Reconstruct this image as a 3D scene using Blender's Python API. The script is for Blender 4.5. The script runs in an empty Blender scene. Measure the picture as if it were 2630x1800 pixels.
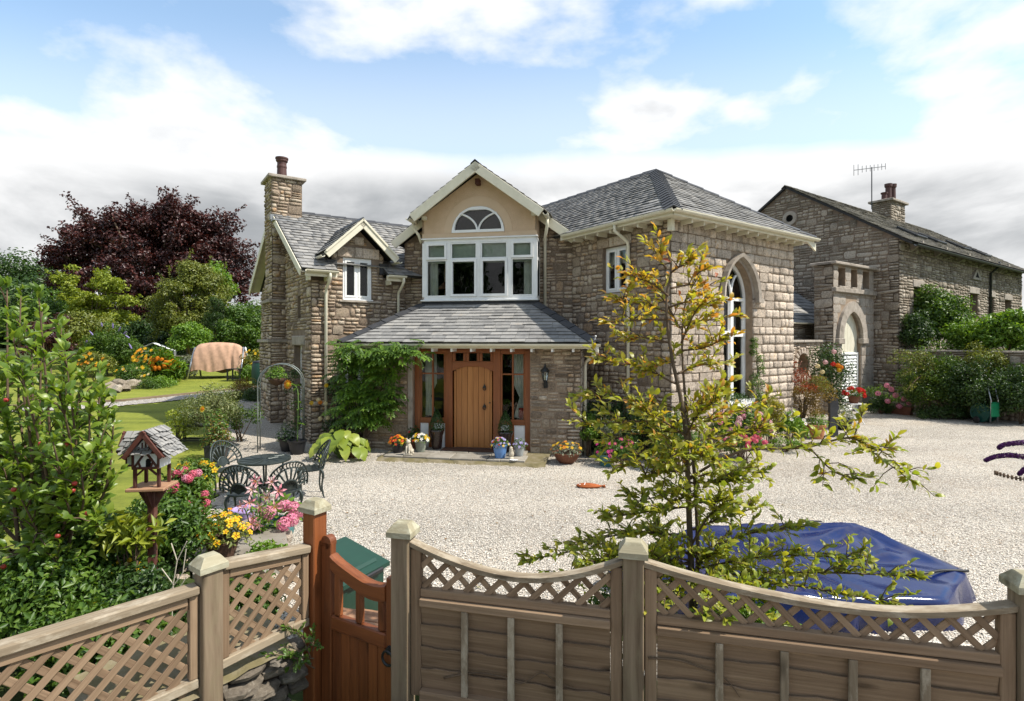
import bpy, math, random
import numpy as np
from mathutils import Vector, Matrix
from mathutils.geometry import tessellate_polygon

# ---------------------------------------------------------------- camera, sky, sun, exposure
scene = bpy.context.scene
COL = scene.collection
RAD = math.radians
FPX, CU, CV, EYE = 1385.0, 1315.0, 872.0, 2.5      # focal length and principal point of the photograph, eye height
cam_data = bpy.data.cameras.new('camera')
cam_data.sensor_width = 36.0
cam_data.lens = 36.0 * FPX / 2630.0
cam_data.shift_y = -(900.0 - CV) / 2630.0
cam_data.clip_start = 0.05
cam_data.clip_end = 2000.0
cam = bpy.data.objects.new('camera', cam_data)
cam.location = (0, 0, EYE)
cam.rotation_euler = (RAD(90), 0, 0)
COL.objects.link(cam)
scene.camera = cam

SUN_AZ, SUN_EL = RAD(-13.0), RAD(52.0)                # horizontal angle from +X (towards +Y), elevation
sun_dir = Vector((math.cos(SUN_AZ) * math.cos(SUN_EL), math.sin(SUN_AZ) * math.cos(SUN_EL), math.sin(SUN_EL)))
sd = bpy.data.lights.new('sun', 'SUN')
sd.energy = 4.8
sd.angle = RAD(0.55)
sd.color = (1.0, 0.945, 0.86)
so = bpy.data.objects.new('sun', sd)
so.rotation_euler = sun_dir.to_track_quat('Z', 'Y').to_euler()
so.location = (20, -5, 30)
COL.objects.link(so)

scene.view_settings.view_transform = 'Standard'
scene.view_settings.look = 'None'
scene.view_settings.gamma = 1.0
scene.view_settings.exposure = 0.52
scene.view_settings.use_curve_mapping = False

def build_world():
    w = bpy.data.worlds.new('World'); scene.world = w; w.use_nodes = True
    nt = w.node_tree; nt.nodes.clear()
    N = nt.nodes.new; L = nt.links.new
    def node(t, **k):
        n = N(t)
        for a, b in k.items():
            setattr(n, a, b)
        return n
    def math_(op, a, b=None, c=None, clamp=False):
        n = node('ShaderNodeMath', operation=op, use_clamp=clamp)
        for i, x in enumerate((a, b, c)):
            if x is None: continue
            if isinstance(x, (int, float)): n.inputs[i].default_value = x
            else: L(x, n.inputs[i])
        return n.outputs[0]
    def ramp(x, a, b, smooth=True):
        n = node('ShaderNodeMapRange', interpolation_type='SMOOTHSTEP' if smooth else 'LINEAR')
        n.clamp = True
        L(x, n.inputs[0]); n.inputs[1].default_value = a; n.inputs[2].default_value = b
        return n.outputs[0]
    sky = node('ShaderNodeTexSky', sky_type='NISHITA')
    sky.sun_disc = False
    sky.sun_elevation = SUN_EL
    sky.sun_rotation = math.pi / 2 - SUN_AZ
    sky.air_density = 1.0; sky.dust_density = 0.4; sky.ozone_density = 2.0
    skys = node('ShaderNodeMix', data_type='RGBA', blend_type='MULTIPLY'); skys.inputs[0].default_value = 1.0
    L(sky.outputs[0], skys.inputs[6]); skys.inputs[7].default_value = (0.150, 0.188, 0.186, 1)
    tc = node('ShaderNodeTexCoord')
    nrm = node('ShaderNodeVectorMath', operation='NORMALIZE'); L(tc.outputs['Generated'], nrm.inputs[0])
    sp = node('ShaderNodeSeparateXYZ'); L(nrm.outputs[0], sp.inputs[0])
    x, y, z = sp.outputs
    zz = math_('MAXIMUM', z, 0.0)
    hor = math_('SQRT', math_('ADD', math_('MULTIPLY', x, x), math_('MULTIPLY', y, y)))
    tn = math_('DIVIDE', zz, math_('MAXIMUM', math_('ADD', math_('MULTIPLY', hor, 0.3), math_('MULTIPLY', math_('ABSOLUTE', y), 0.7)), 0.02))   # rises like a straight-edged bank of cloud
    pv = node('ShaderNodeCombineXYZ'); L(x, pv.inputs[0]); L(y, pv.inputs[1]); L(math_('MULTIPLY', zz, 2.1), pv.inputs[2])
    def noise(scale, detail, rough, off, dist=0.0):
        m = node('ShaderNodeMapping'); L(pv.outputs[0], m.inputs[0]); m.inputs[1].default_value = off
        n = node('ShaderNodeTexNoise'); n.inputs['Scale'].default_value = scale
        n.inputs['Detail'].default_value = detail; n.inputs['Roughness'].default_value = rough
        n.inputs['Distortion'].default_value = dist
        L(m.outputs[0], n.inputs['Vector']); return n.outputs['Fac']
    OFF = SKYOFF
    # heaped clouds with open blue between them
    cum = noise(2.7, 9.0, 0.53, OFF, 0.1)
    cover = math_('MAXIMUM', math_('MULTIPLY', ramp(cum, 0.40, 0.63), 0.97), math_('ADD', 0.16, math_('MULTIPLY', ramp(tn, 0.60, 0.36), 0.30)))
    # veil of pale haze and a closed deck towards the horizon
    deck = ramp(tn, 0.425, 0.27)
    edge = math_('ADD', deck, math_('MULTIPLY', math_('SUBTRACT', cum, 0.5), 0.9), clamp=True)
    cover = math_('MAXIMUM', cover, ramp(edge, 0.0, 0.9))
    sh = noise(2.2, 8.0, 0.55, (OFF[0] + 7.3, OFF[1] - 2.2, 3.0), 0.25)
    dark = math_('MULTIPLY', ramp(sh, 0.36, 0.66), math_('MULTIPLY', ramp(tn, 0.34, 0.25), ramp(tn, 0.0, 0.10)))
    dark = math_('MAXIMUM', dark, math_('MULTIPLY', ramp(cum, 0.58, 0.74), 0.5))
    cc = node('ShaderNodeMix', data_type='RGBA'); L(dark, cc.inputs[0])
    cc.inputs[6].default_value = (0.80, 0.80, 0.80, 1); cc.inputs[7].default_value = (0.29, 0.305, 0.32, 1)
    fin = node('ShaderNodeMix', data_type='RGBA'); L(cover, fin.inputs[0])
    L(skys.outputs[2], fin.inputs[6]); L(cc.outputs[2], fin.inputs[7])
    bg = node('ShaderNodeBackground'); bg.inputs['Strength'].default_value = 1.0
    L(fin.outputs[2], bg.inputs['Color'])
    out = node('ShaderNodeOutputWorld'); L(bg.outputs[0], out.inputs[0])
SKYOFF = (6.2, 0.3, 5.5)
build_world()

# ---------------------------------------------------------------- helpers
RND = random.Random(11)
NPR = np.random.default_rng(5)
WM = {}                                              # world matrix of every object made here
def V(*a): return Vector(a)
def at(u, v, Y):                                     # point seen at photo pixel (u, v) at depth Y
    return Vector(((u - CU) / FPX * Y, Y, EYE - (v - CV) / FPX * Y))
def on_ground(u, v, z=0.0):
    Y = (EYE - z) * FPX / (v - CV)
    return Vector(((u - CU) / FPX * Y, Y, z))
def frame(org, xdir, zdir=Vector((0, 0, 1))):
    x = Vector(xdir).normalized(); z = Vector(zdir); y = z.cross(x).normalized(); z = x.cross(y).normalized()
    m = Matrix.Identity(4)
    for i in range(3):
        m[i][0] = x[i]; m[i][1] = y[i]; m[i][2] = z[i]; m[i][3] = org[i]
    return m
def T(x, y=0, z=0): return Matrix.Translation((x, y, z))
def S(x, y, z): return Matrix.Diagonal((x, y, z, 1))
def RZ(a): return Matrix.Rotation(a, 4, 'Z')
def RX(a): return Matrix.Rotation(a, 4, 'X')
def RY(a): return Matrix.Rotation(a, 4, 'Y')

def tag(o, label=None, cat=None, group=None, kind=None):
    if label: o['label'] = label
    if cat: o['category'] = cat
    if group: o['group'] = group
    if kind: o['kind'] = kind
    return o
def ob(name, data, parent=None, M=None, **t):
    o = bpy.data.objects.new(name, data)
    COL.objects.link(o)
    M = Matrix.Identity(4) if M is None else M
    if parent is not None:
        o.parent = parent
        o.matrix_parent_inverse = WM[parent.name].inverted()
    o.matrix_basis = M
    WM[o.name] = M.copy()
    tag(o, **t)
    return o
def thing(name, label, cat, loc=(0, 0, 0), rz=0.0, group=None):
    return ob(name, None, None, T(*loc) @ RZ(rz), label=label, cat=cat, group=group)
def children(o): return [c for c in o.children]
def copy_thing(root, M, label=None):
    """copy of a thing and its parts and sub-parts, moved to M"""
    def rec(o, par):
        c = o.copy(); COL.objects.link(c)
        if par is not None: c.parent = par
        for ch in list(o.children): rec(ch, c)
        return c
    old = WM[root.name]
    c = rec(root, None)
    c.matrix_basis = M; WM[c.name] = M.copy()
    if label: c['label'] = label
    return c

class MB:
    def __init__(s): s.v = []; s.f = []; s.m = []
    def add(s, vs, fs, mi=0):
        n = len(s.v); s.v.extend([tuple(p) for p in vs]); s.f.extend([tuple(i + n for i in f) for f in fs]); s.m.extend([mi] * len(fs)); return s
    def box(s, x0, x1, y0, y1, z0, z1, M=None, mi=0, bev=0.0):
        if bev > 0:
            b = bev; vs = []
            for z, e in ((z0, b), (z0 + b, 0), (z1 - b, 0), (z1, b)):
                e2 = e
                xs = (x0 + e2, x1 - e2); ys = (y0 + e2, y1 - e2)
                c = b if e == 0 else 0.0
                if e == 0:
                    vs += [(x0 + b, y0, z), (x1 - b, y0, z), (x1, y0 + b, z), (x1, y1 - b, z), (x1 - b, y1, z), (x0 + b, y1, z), (x0, y1 - b, z), (x0, y0 + b, z)]
                else:
                    vs += [(x0 + b, y0 + b, z)] + [(x1 - b, y0 + b, z)] * 2 + [(x1 - b, y1 - b, z)] * 2 + [(x0 + b, y1 - b, z)] * 2 + [(x0 + b, y0 + b, z)]
            fs = [tuple(range(7, -1, -1)), tuple(range(24, 32))]
            for r in range(3):
                for i in range(8):
                    j = (i + 1) % 8
                    fs.append((r * 8 + i, r * 8 + j, r * 8 + 8 + j, r * 8 + 8 + i))
        else:
            vs = [(x0, y0, z0), (x1, y0, z0), (x1, y1, z0), (x0, y1, z0), (x0, y0, z1), (x1, y0, z1), (x1, y1, z1), (x0, y1, z1)]
            fs = [(3, 2, 1, 0), (4, 5, 6, 7), (0, 1, 5, 4), (1, 2, 6, 5), (2, 3, 7, 6), (3, 0, 4, 7)]
        if M is not None: vs = [M @ Vector(p) for p in vs]
        return s.add(vs, fs, mi)
    def prism(s, poly, a, b, M=None, mi=0, axis='y'):
        """2-D polygon (x, z) extruded from y=a to y=b"""
        n = len(poly)
        if axis == 'y': vs = [(p[0], a, p[1]) for p in poly] + [(p[0], b, p[1]) for p in poly]
        else: vs = [(p[0], p[1], a) for p in poly] + [(p[0], p[1], b) for p in poly]
        fs = [(i, (i + 1) % n, n + (i + 1) % n, n + i) for i in range(n)]
        tri = tessellate_polygon([[Vector((p[0], p[1], 0)) for p in poly]])
        for t in tri:
            fs.append(tuple(t)); fs.append(tuple(n + i for i in reversed(t)))
        if M is not None: vs = [M @ Vector(p) for p in vs]
        return s.add(vs, fs, mi)
    def tube(s, path, r, n=8, mi=0, cap=True, flat=1.0):
        path = [Vector(p) for p in path]; m = len(path)
        rs = r if isinstance(r, (list, tuple)) else [r] * m
        vs = []; ref = None
        for i, p in enumerate(path):
            d = (path[min(i + 1, m - 1)] - path[max(i - 1, 0)])
            if d.length < 1e-9: d = Vector((0, 0, 1))
            d.normalize()
            if ref is None:
                ref = d.orthogonal().normalized() if abs(d.z) > 0.9 else d.cross(Vector((0, 0, 1))).normalized()
            a = (ref - d * ref.dot(d))
            if a.length < 1e-6: a = d.orthogonal()
            a.normalize(); ref = a
            b = d.cross(a)
            for k in range(n):
                t = 2 * math.pi * k / n
                vs.append(p + a * (rs[i] * math.cos(t)) + b * (rs[i] * flat * math.sin(t)))
        fs = []
        for i in range(m - 1):
            for k in range(n):
                j = (k + 1) % n
                fs.append((i * n + k, i * n + j, (i + 1) * n + j, (i + 1) * n + k))
        if cap:
            fs.append(tuple(range(n - 1, -1, -1))); fs.append(tuple((m - 1) * n + k for k in range(n)))
        return s.add(vs, fs, mi)
    def lathe(s, prof, n=24, M=None, mi=0, wob=0.0):
        vs = []; m = len(prof)
        for r, z in prof:
            for k in range(n):
                t = 2 * math.pi * k / n
                vs.append((r * math.cos(t), r * math.sin(t), z))
        fs = []
        for i in range(m - 1):
            for k in range(n):
                j = (k + 1) % n
                fs.append((i * n + k, i * n + j, (i + 1) * n + j, (i + 1) * n + k))
        if prof[0][0] > 1e-6: fs.append(tuple(range(n - 1, -1, -1)))
        if prof[-1][0] > 1e-6: fs.append(tuple((m - 1) * n + k for k in range(n)))
        if M is not None: vs = [M @ Vector(p) for p in vs]
        return s.add(vs, fs, mi)
    def mesh(s, name, mats, smooth=False):
        me = bpy.data.meshes.new(name)
        me.from_pydata([tuple(p) for p in s.v], [], s.f)
        if not isinstance(mats, (list, tuple)): mats = [mats]
        for m in mats: me.materials.append(m)
        if len(mats) > 1: me.polygons.foreach_set('material_index', s.m)
        if smooth: me.polygons.foreach_set('use_smooth', [True] * len(me.polygons))
        me.update()
        return me
    def part(s, name, mats, parent=None, M=None, smooth=False, **t):
        return ob(name, s.mesh(name, mats, smooth), parent, M, **t)

def np_mesh(name, verts, faces, mats, smooth=False, mi=None):
    """faces: int array (n, k)"""
    me = bpy.data.meshes.new(name)
    verts = np.ascontiguousarray(verts, np.float32); faces = np.ascontiguousarray(faces, np.int32)
    k = faces.shape[1]
    me.vertices.add(len(verts)); me.vertices.foreach_set('co', verts.ravel())
    me.loops.add(faces.size); me.loops.foreach_set('vertex_index', faces.ravel())
    me.polygons.add(len(faces))
    me.polygons.foreach_set('loop_start', np.arange(0, faces.size, k, dtype=np.int32))
    if not isinstance(mats, (list, tuple)): mats = [mats]
    for m in mats: me.materials.append(m)
    if mi is not None: me.polygons.foreach_set('material_index', np.asarray(mi, np.int32))
    if smooth: me.polygons.foreach_set('use_smooth', np.ones(len(faces), bool))
    me.update(calc_edges=True)
    return me

# ---------------------------------------------------------------- materials
MATS = {}
def srgb(r, g, b):
    f = lambda c: (c / 255 / 12.92) if c / 255 <= 0.04045 else ((c / 255 + 0.055) / 1.055) ** 2.4
    return (f(r), f(g), f(b), 1)
class NT:
    def __init__(s, name):
        s.mat = bpy.data.materials.new(name); s.mat.use_nodes = True
        s.nt = s.mat.node_tree; s.nt.nodes.clear()
        s.out = s.n('ShaderNodeOutputMaterial')
    def n(s, t, **k):
        x = s.nt.nodes.new(t)
        for a, b in k.items(): setattr(x, a, b)
        return x
    def l(s, a, b): s.nt.links.new(a, b)
    def val(s, x, sock):
        if isinstance(x, (int, float)): sock.default_value = x
        elif isinstance(x, tuple): sock.default_value = x
        else: s.l(x, sock)
    def math(s, op, a, b=0.0, clamp=False):
        n = s.n('ShaderNodeMath', operation=op, use_clamp=clamp); s.val(a, n.inputs[0]); s.val(b, n.inputs[1]); return n.outputs[0]
    def coords(s, kind='Object', scale=(1, 1, 1), jitter=True):
        if kind == 'World':
            g = s.n('ShaderNodeNewGeometry'); src = g.outputs['Position']
        else:
            tc = s.n('ShaderNodeTexCoord'); src = tc.outputs[kind]
        if jitter and kind != 'World':
            oi = s.n('ShaderNodeObjectInfo')
            v = s.n('ShaderNodeVectorMath', operation='SCALE'); s.l(oi.outputs['Random'], v.inputs['Scale']); v.inputs[0].default_value = (37.0, 53.0, 71.0)
            a = s.n('ShaderNodeVectorMath', operation='ADD'); s.l(src, a.inputs[0]); s.l(v.outputs[0], a.inputs[1]); src = a.outputs[0]
        m = s.n('ShaderNodeMapping'); s.l(src, m.inputs[0]); m.inputs[3].default_value = scale
        return m.outputs[0]
    def noise(s, vec, scale=5, detail=4, rough=0.55, dist=0.0):
        n = s.n('ShaderNodeTexNoise'); s.l(vec, n.inputs['Vector'])
        n.inputs['Scale'].default_value = scale; n.inputs['Detail'].default_value = detail
        n.inputs['Roughness'].default_value = rough; n.inputs['Distortion'].default_value = dist
        return n.outputs['Fac']
    def rand(s):
        oi = s.n('ShaderNodeObjectInfo'); g = s.n('ShaderNodeNewGeometry')
        return s.math('FRACT', s.math('ADD', oi.outputs['Random'], g.outputs['Random Per Island']))
    def ramp(s, fac, stops):
        n = s.n('ShaderNodeValToRGB'); e = n.color_ramp.elements
        stops = [(p, c if len(c) == 4 else (*c, 1)) for p, c in stops]
        e[0].position, e[0].color = stops[0]; e[1].position, e[1].color = stops[-1]
        for p, c in stops[1:-1]:
            k = e.new(p); k.color = c
        s.l(fac, n.inputs[0]); return n.outputs[0]
    def mix(s, fac, a, b, mode='MIX'):
        n = s.n('ShaderNodeMix', data_type='RGBA', blend_type=mode)
        s.val(fac, n.inputs[0]); s.val(a, n.inputs[6]); s.val(b, n.inputs[7]); return n.outputs[2]
    def maprange(s, x, a, b, c=0.0, d=1.0):
        n = s.n('ShaderNodeMapRange'); s.val(x, n.inputs[0])
        for i, k in enumerate((a, b, c, d)): n.inputs[i + 1].default_value = k
        return n.outputs[0]
    def bump(s, h, strength=0.3, dist=0.02, prev=None):
        n = s.n('ShaderNodeBump'); s.l(h, n.inputs['Height']); n.inputs['Strength'].default_value = strength; n.inputs['Distance'].default_value = dist
        if prev is not None: s.l(prev, n.inputs['Normal'])
        return n.outputs[0]
    def principled(s, col, rough=0.7, normal=None, spec=0.4, metal=0.0, **kw):
        p = s.n('ShaderNodeBsdfPrincipled')
        s.val(col, p.inputs['Base Color']); s.val(rough, p.inputs['Roughness'])
        p.inputs['Specular IOR Level'].default_value = spec; s.val(metal, p.inputs['Metallic'])
        for k, v in kw.items(): s.val(v, p.inputs[k.replace('_', ' ')])
        if normal is not None: s.l(normal, p.inputs['Normal'])
        return p
    def done(s, shader):
        s.l(shader.outputs[0], s.out.inputs[0]); return s.mat

def mat_mottled(name, stops, scale=4, rnd=0.5, rough=0.85, bump=0.4, bscale=40, bdist=0.01, coord='Object', stain=0.0, stain_col=(0.05, 0.05, 0.045, 1), spec=0.25, detail=6, nscale=(1, 1, 1), stain_scale=2.5, metal=0.0, speck=0.0, **kw):
    """mottled matter: noise plus a different tone for every piece"""
    t = NT(name); c = t.coords(coord, nscale)
    n1 = t.noise(c, scale, detail, 0.6)
    n1s = t.maprange(n1, 0.28, 0.72)
    f = t.math('ADD', t.math('MULTIPLY', n1s, 1 - rnd), t.math('MULTIPLY', t.rand(), rnd)) if rnd > 0 else n1s
    col = t.ramp(f, stops)
    if stain > 0:
        cw = t.coords('World')
        st = t.maprange(t.noise(cw, stain_scale, 5, 0.6), 0.52, 0.72)
        col = t.mix(t.math('MULTIPLY', st, stain), col, stain_col)
    if speck > 0:                                     # lichen, pits and pale crystals
        cw2 = t.coords('World'); sn = t.noise(cw2, 26, 5, 0.7)
        col = t.mix(t.math('MULTIPLY', t.maprange(sn, 0.50, 0.62), speck), col, (0.10, 0.085, 0.068, 1))
        col = t.mix(t.math('MULTIPLY', t.maprange(sn, 0.44, 0.34), speck * 0.6), col, (0.66, 0.60, 0.50, 1))
    nb = None
    if bump > 0: nb = t.bump(t.noise(c, bscale, 6, 0.65), bump, bdist)
    MATS[name] = t.done(t.principled(col, rough, nb, spec, metal, **kw)); return MATS[name]

def mat_wood(name, dark, light, grain=26, rough=0.8, bump=0.35, rnd=0.35, spec=0.25, weather=0.0, weather_col=None, knots=True):
    """wood with grain along local X"""
    t = NT(name); c = t.coords('Object', (1.4, grain, grain))
    g = t.noise(c, 1.0, 8, 0.62, 0.6)
    c2 = t.coords('Object', (0.8, 5, 5)); g2 = t.noise(c2, 1.0, 3, 0.5)
    f = t.math('ADD', t.math('MULTIPLY', t.maprange(g, 0.3, 0.7), 0.55), t.math('MULTIPLY', g2, 0.25))
    f = t.math('ADD', f, t.math('MULTIPLY', t.rand(), rnd), clamp=True)
    col = t.ramp(f, [(0.15, dark), (0.95, light)])
    if knots:
        vo = t.n('ShaderNodeTexVoronoi'); t.l(t.coords('Object', (2.3, 7, 7)), vo.inputs['Vector']); vo.inputs['Scale'].default_value = 1.0
        k = t.maprange(vo.outputs['Distance'], 0.06, 0.18, 1.0, 0.0)
        col = t.mix(t.math('MULTIPLY', k, 0.65), col, tuple(x * 0.35 for x in dark[:3]) + (1,))
    if weather > 0:
        w = t.maprange(t.noise(t.coords('Object', (6, 14, 14)), 1.0, 6, 0.7), 0.48, 0.62)
        col = t.mix(t.math('MULTIPLY', w, weather), col, weather_col)
    nb = t.bump(g, bump, 0.006)
    MATS[name] = t.done(t.principled(col, rough, nb, spec)); return MATS[name]

def mat_leaf(name, stops, rough=0.42, trans=0.35, spec=0.45, rnd=0.8, hue=None, tcol=None):
    t = NT(name)
    cw = t.coords('World'); n = t.noise(cw, 1.6, 3, 0.5)
    f = t.math('ADD', t.math('MULTIPLY', t.maprange(n, 0.3, 0.7), 1 - rnd), t.math('MULTIPLY', t.rand(), rnd))
    col = t.ramp(f, stops)
    p = t.principled(col, rough, None, spec)
    tr = t.n('ShaderNodeBsdfTranslucent')
    tc = t.mix(1.0, col, tcol if tcol else (1.25, 1.2, 0.55, 1), 'MULTIPLY')
    t.l(tc, tr.inputs[0])
    m = t.n('ShaderNodeMixShader'); m.inputs[0].default_value = trans
    t.l(p.outputs[0], m.inputs[1]); t.l(tr.outputs[0], m.inputs[2])
    MATS[name] = t.done(m); return MATS[name]

def mat_plain(name, col, rough=0.5, spec=0.4, metal=0.0, var=0.12, bump=0.0, bscale=30, **kw):
    t = NT(name); c = t.coords('Object')
    n = t.noise(c, 7, 5, 0.6)
    f = t.maprange(n, 0.3, 0.7, 1 - var, 1 + var)
    cc = t.n('ShaderNodeVectorMath', operation='SCALE'); cc.inputs[0].default_value = col[:3]; t.l(f, cc.inputs['Scale'])
    nb = t.bump(t.noise(c, bscale, 5, 0.6), bump, 0.01) if bump > 0 else None
    MATS[name] = t.done(t.principled(cc.outputs[0], rough, nb, spec, metal, **kw)); return MATS[name]

mat_mottled('rubble', [(0.0, (0.126, 0.093, 0.068)), (0.22, (0.277, 0.208, 0.146)), (0.5, (0.437, 0.341, 0.244)), (0.75, (0.554, 0.466, 0.358)), (0.9, (0.420, 0.256, 0.130)), (1.0, (0.227, 0.200, 0.172))], speck=0.5, scale=12, rnd=0.78, bump=1.0, bscale=26, bdist=0.03, stain=0.35, stain_col=(0.06, 0.052, 0.042, 1), stain_scale=1.6)
mat_mottled('ashlar', [(0.0, (0.285, 0.228, 0.175)), (0.35, (0.475, 0.389, 0.306)), (0.7, (0.598, 0.503, 0.407)), (0.9, (0.551, 0.399, 0.252)), (1.0, (0.361, 0.304, 0.252))], speck=0.5, scale=13, rnd=0.55, bump=1.0, bscale=22, bdist=0.03, stain=0.45, stain_col=(0.12, 0.105, 0.09, 1), stain_scale=2.2)
mat_mottled('barn_stone', [(0.0, (0.119, 0.097, 0.071)), (0.4, (0.277, 0.229, 0.171)), (0.8, (0.444, 0.384, 0.307)), (1.0, (0.333, 0.285, 0.234))], speck=0.5, scale=9, rnd=0.65, bump=0.9, bscale=24, bdist=0.02, stain=0.6, stain_col=(0.05, 0.045, 0.036, 1), stain_scale=0.8)
mat_mottled('mortar', [(0.0, (0.145, 0.106, 0.075)), (1.0, (0.238, 0.183, 0.136))], scale=6, rnd=0.0, bump=0.6, bscale=60, stain=0.4, stain_scale=1.4)
mat_mottled('mortar_pale', [(0.0, (0.22, 0.16, 0.108)), (1.0, (0.34, 0.26, 0.185))], scale=6, rnd=0.0, bump=0.6, bscale=60, stain=0.3, stain_scale=1.4)
mat_mottled('dressed', [(0.0, (0.20, 0.17, 0.135)), (0.5, (0.33, 0.285, 0.235)), (1.0, (0.42, 0.37, 0.31))], scale=5, rnd=0.25, bump=0.5, bscale=45, stain=0.5, stain_col=(0.06, 0.055, 0.045, 1), stain_scale=2.6)
mat_mottled('slate', [(0.0, (0.13, 0.128, 0.125)), (0.4, (0.215, 0.21, 0.20)), (0.8, (0.29, 0.28, 0.26)), (1.0, (0.30, 0.26, 0.215))], scale=9, rnd=0.62, rough=0.8, bump=0.5, bscale=18, stain=0.6, stain_col=(0.075, 0.072, 0.068, 1), stain_scale=2.2, spec=0.25, nscale=(1, 1, 1))
mat_mottled('old_slate', [(0.0, (0.05, 0.046, 0.038)), (0.5, (0.10, 0.09, 0.07)), (1.0, (0.155, 0.14, 0.10))], scale=7, rnd=0.6, rough=0.8, bump=0.4, bscale=18, stain=0.5, stain_col=(0.09, 0.085, 0.04, 1), stain_scale=1.3)
mat_mottled('ridge', [(0.0, (0.028, 0.029, 0.032)), (1.0, (0.065, 0.066, 0.07))], scale=8, rnd=0.5, rough=0.55, bump=0.2, bscale=40)
mat_mottled('flag', [(0.0, (0.17, 0.15, 0.12)), (0.5, (0.26, 0.235, 0.195)), (1.0, (0.34, 0.31, 0.26))], scale=5, rnd=0.45, bump=0.4, bscale=30, stain=0.4, stain_col=(0.10, 0.085, 0.05, 1), stain_scale=3)
mat_mottled('moss_stone', [(0.0, (0.09, 0.075, 0.035)), (0.5, (0.15, 0.125, 0.06)), (1.0, (0.24, 0.20, 0.14))], scale=6, rnd=0.3, bump=0.8, bscale=30)
mat_mottled('render', [(0.0, (0.50, 0.36, 0.235)), (1.0, (0.60, 0.44, 0.30))], scale=3, rnd=0.0, bump=0.8, bscale=55, bdist=0.015, stain=0.12, stain_col=(0.36, 0.26, 0.17, 1), stain_scale=4)
mat_mottled('render_smooth', [(0.0, (0.54, 0.40, 0.27)), (1.0, (0.60, 0.45, 0.31))], scale=3, rnd=0.0, bump=0.1, bscale=30)
mat_mottled('cream', [(0.0, (0.60, 0.56, 0.43)), (1.0, (0.70, 0.66, 0.53))], scale=4, rnd=0.15, rough=0.5, bump=0.08, bscale=30, stain=0.25, stain_col=(0.40, 0.37, 0.26, 1), stain_scale=6)
mat_mottled('white', [(0.0, (0.70, 0.70, 0.68)), (1.0, (0.80, 0.80, 0.78))], scale=4, rnd=0.1, rough=0.4, bump=0.04, bscale=30, stain=0.12, stain_col=(0.5, 0.5, 0.47, 1), stain_scale=8)
mat_mottled('lead', [(0.0, (0.16, 0.17, 0.18)), (1.0, (0.30, 0.31, 0.32))], scale=5, rnd=0.1, rough=0.5, bump=0.2, bscale=10)
mat_mottled('black_flash', [(0.0, (0.02, 0.02, 0.022)), (1.0, (0.05, 0.05, 0.052))], scale=5, rnd=0.1, rough=0.6, bump=0.2, bscale=10)
mat_mottled('underlay', [(0.0, (0.03, 0.03, 0.03)), (1.0, (0.05, 0.05, 0.05))], scale=5, rnd=0.0, bump=0)
mat_wood('door_wood', (0.30, 0.112, 0.028, 1), (0.47, 0.205, 0.060, 1), grain=20, rough=0.42, bump=0.12, spec=0.5, rnd=0.2, knots=False)
mat_wood('frame_wood', (0.16, 0.045, 0.013, 1), (0.30, 0.10, 0.03, 1), grain=18, rough=0.4, bump=0.12, spec=0.5, rnd=0.2, knots=False)
mat_wood('grey_wood', (0.11, 0.068, 0.039, 1), (0.29, 0.20, 0.125, 1), grain=48, rough=0.9, bump=0.6, rnd=0.5, weather=0.22, weather_col=(0.17, 0.105, 0.06, 1))
mat_wood('rail_wood', (0.13, 0.095, 0.06, 1), (0.34, 0.275, 0.19, 1), grain=24, rough=0.9, bump=0.6, rnd=0.2, weather=0.45, weather_col=(0.50, 0.44, 0.34, 1))
mat_wood('post_wood', (0.11, 0.076, 0.046, 1), (0.31, 0.235, 0.158, 1), grain=22, rough=0.9, bump=0.5, rnd=0.2, weather=0.3, weather_col=(0.20, 0.17, 0.10, 1))
mat_wood('cap_wood', (0.19, 0.165, 0.10, 1), (0.42, 0.38, 0.27, 1), grain=14, rough=0.95, bump=0.7, rnd=0.2, weather=0.6, weather_col=(0.45, 0.44, 0.33, 1))
mat_wood('gate_wood', (0.10, 0.027, 0.009, 1), (0.255, 0.080, 0.024, 1), grain=30, rough=0.45, bump=0.3, spec=0.4, rnd=0.3, knots=True)
mat_wood('red_wood', (0.045, 0.015, 0.011, 1), (0.12, 0.040, 0.028, 1), grain=16, rough=0.75, bump=0.35, rnd=0.3, knots=False, weather=0.2, weather_col=(0.26, 0.17, 0.13, 1))
mat_wood('deck_wood', (0.20, 0.10, 0.055, 1), (0.38, 0.22, 0.13, 1), grain=18, rough=0.8, bump=0.4, rnd=0.3)
mat_plain('black_metal', (0.018, 0.02, 0.02), 0.42, 0.5, 0.3, bump=0.1)
mat_plain('cast_iron', (0.032, 0.042, 0.038), 0.42, 0.5, 0.35, bump=0.2, bscale=60)
mat_plain('arch_metal', (0.17, 0.19, 0.18), 0.45, 0.5, 0.6)
mat_plain('steel', (0.45, 0.46, 0.46), 0.35, 0.5, 0.9)
mat_plain('chimney_pot', (0.075, 0.032, 0.026), 0.6, bump=0.2)
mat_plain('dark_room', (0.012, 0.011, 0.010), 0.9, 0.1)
mat_plain('curtain', (0.72, 0.71, 0.62), 0.9, 0.1, bump=0.2)
mat_plain('blind', (0.52, 0.55, 0.47), 0.9, 0.1)
mat_plain('terracotta', (0.42, 0.19, 0.085), 0.8, 0.2, var=0.2, bump=0.2)
mat_plain('dark_terracotta', (0.14, 0.055, 0.03), 0.7, 0.3, var=0.2, bump=0.2)
mat_plain('blue_glaze', (0.09, 0.20, 0.42), 0.25, 0.6, var=0.15)
mat_plain('grey_glaze', (0.30, 0.32, 0.32), 0.3, 0.5, var=0.15)
mat_plain('green_grey_glaze', (0.22, 0.24, 0.19), 0.35, 0.5, var=0.2)
mat_plain('brown_glaze', (0.030, 0.017, 0.014), 0.22, 0.6, var=0.3)
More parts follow.
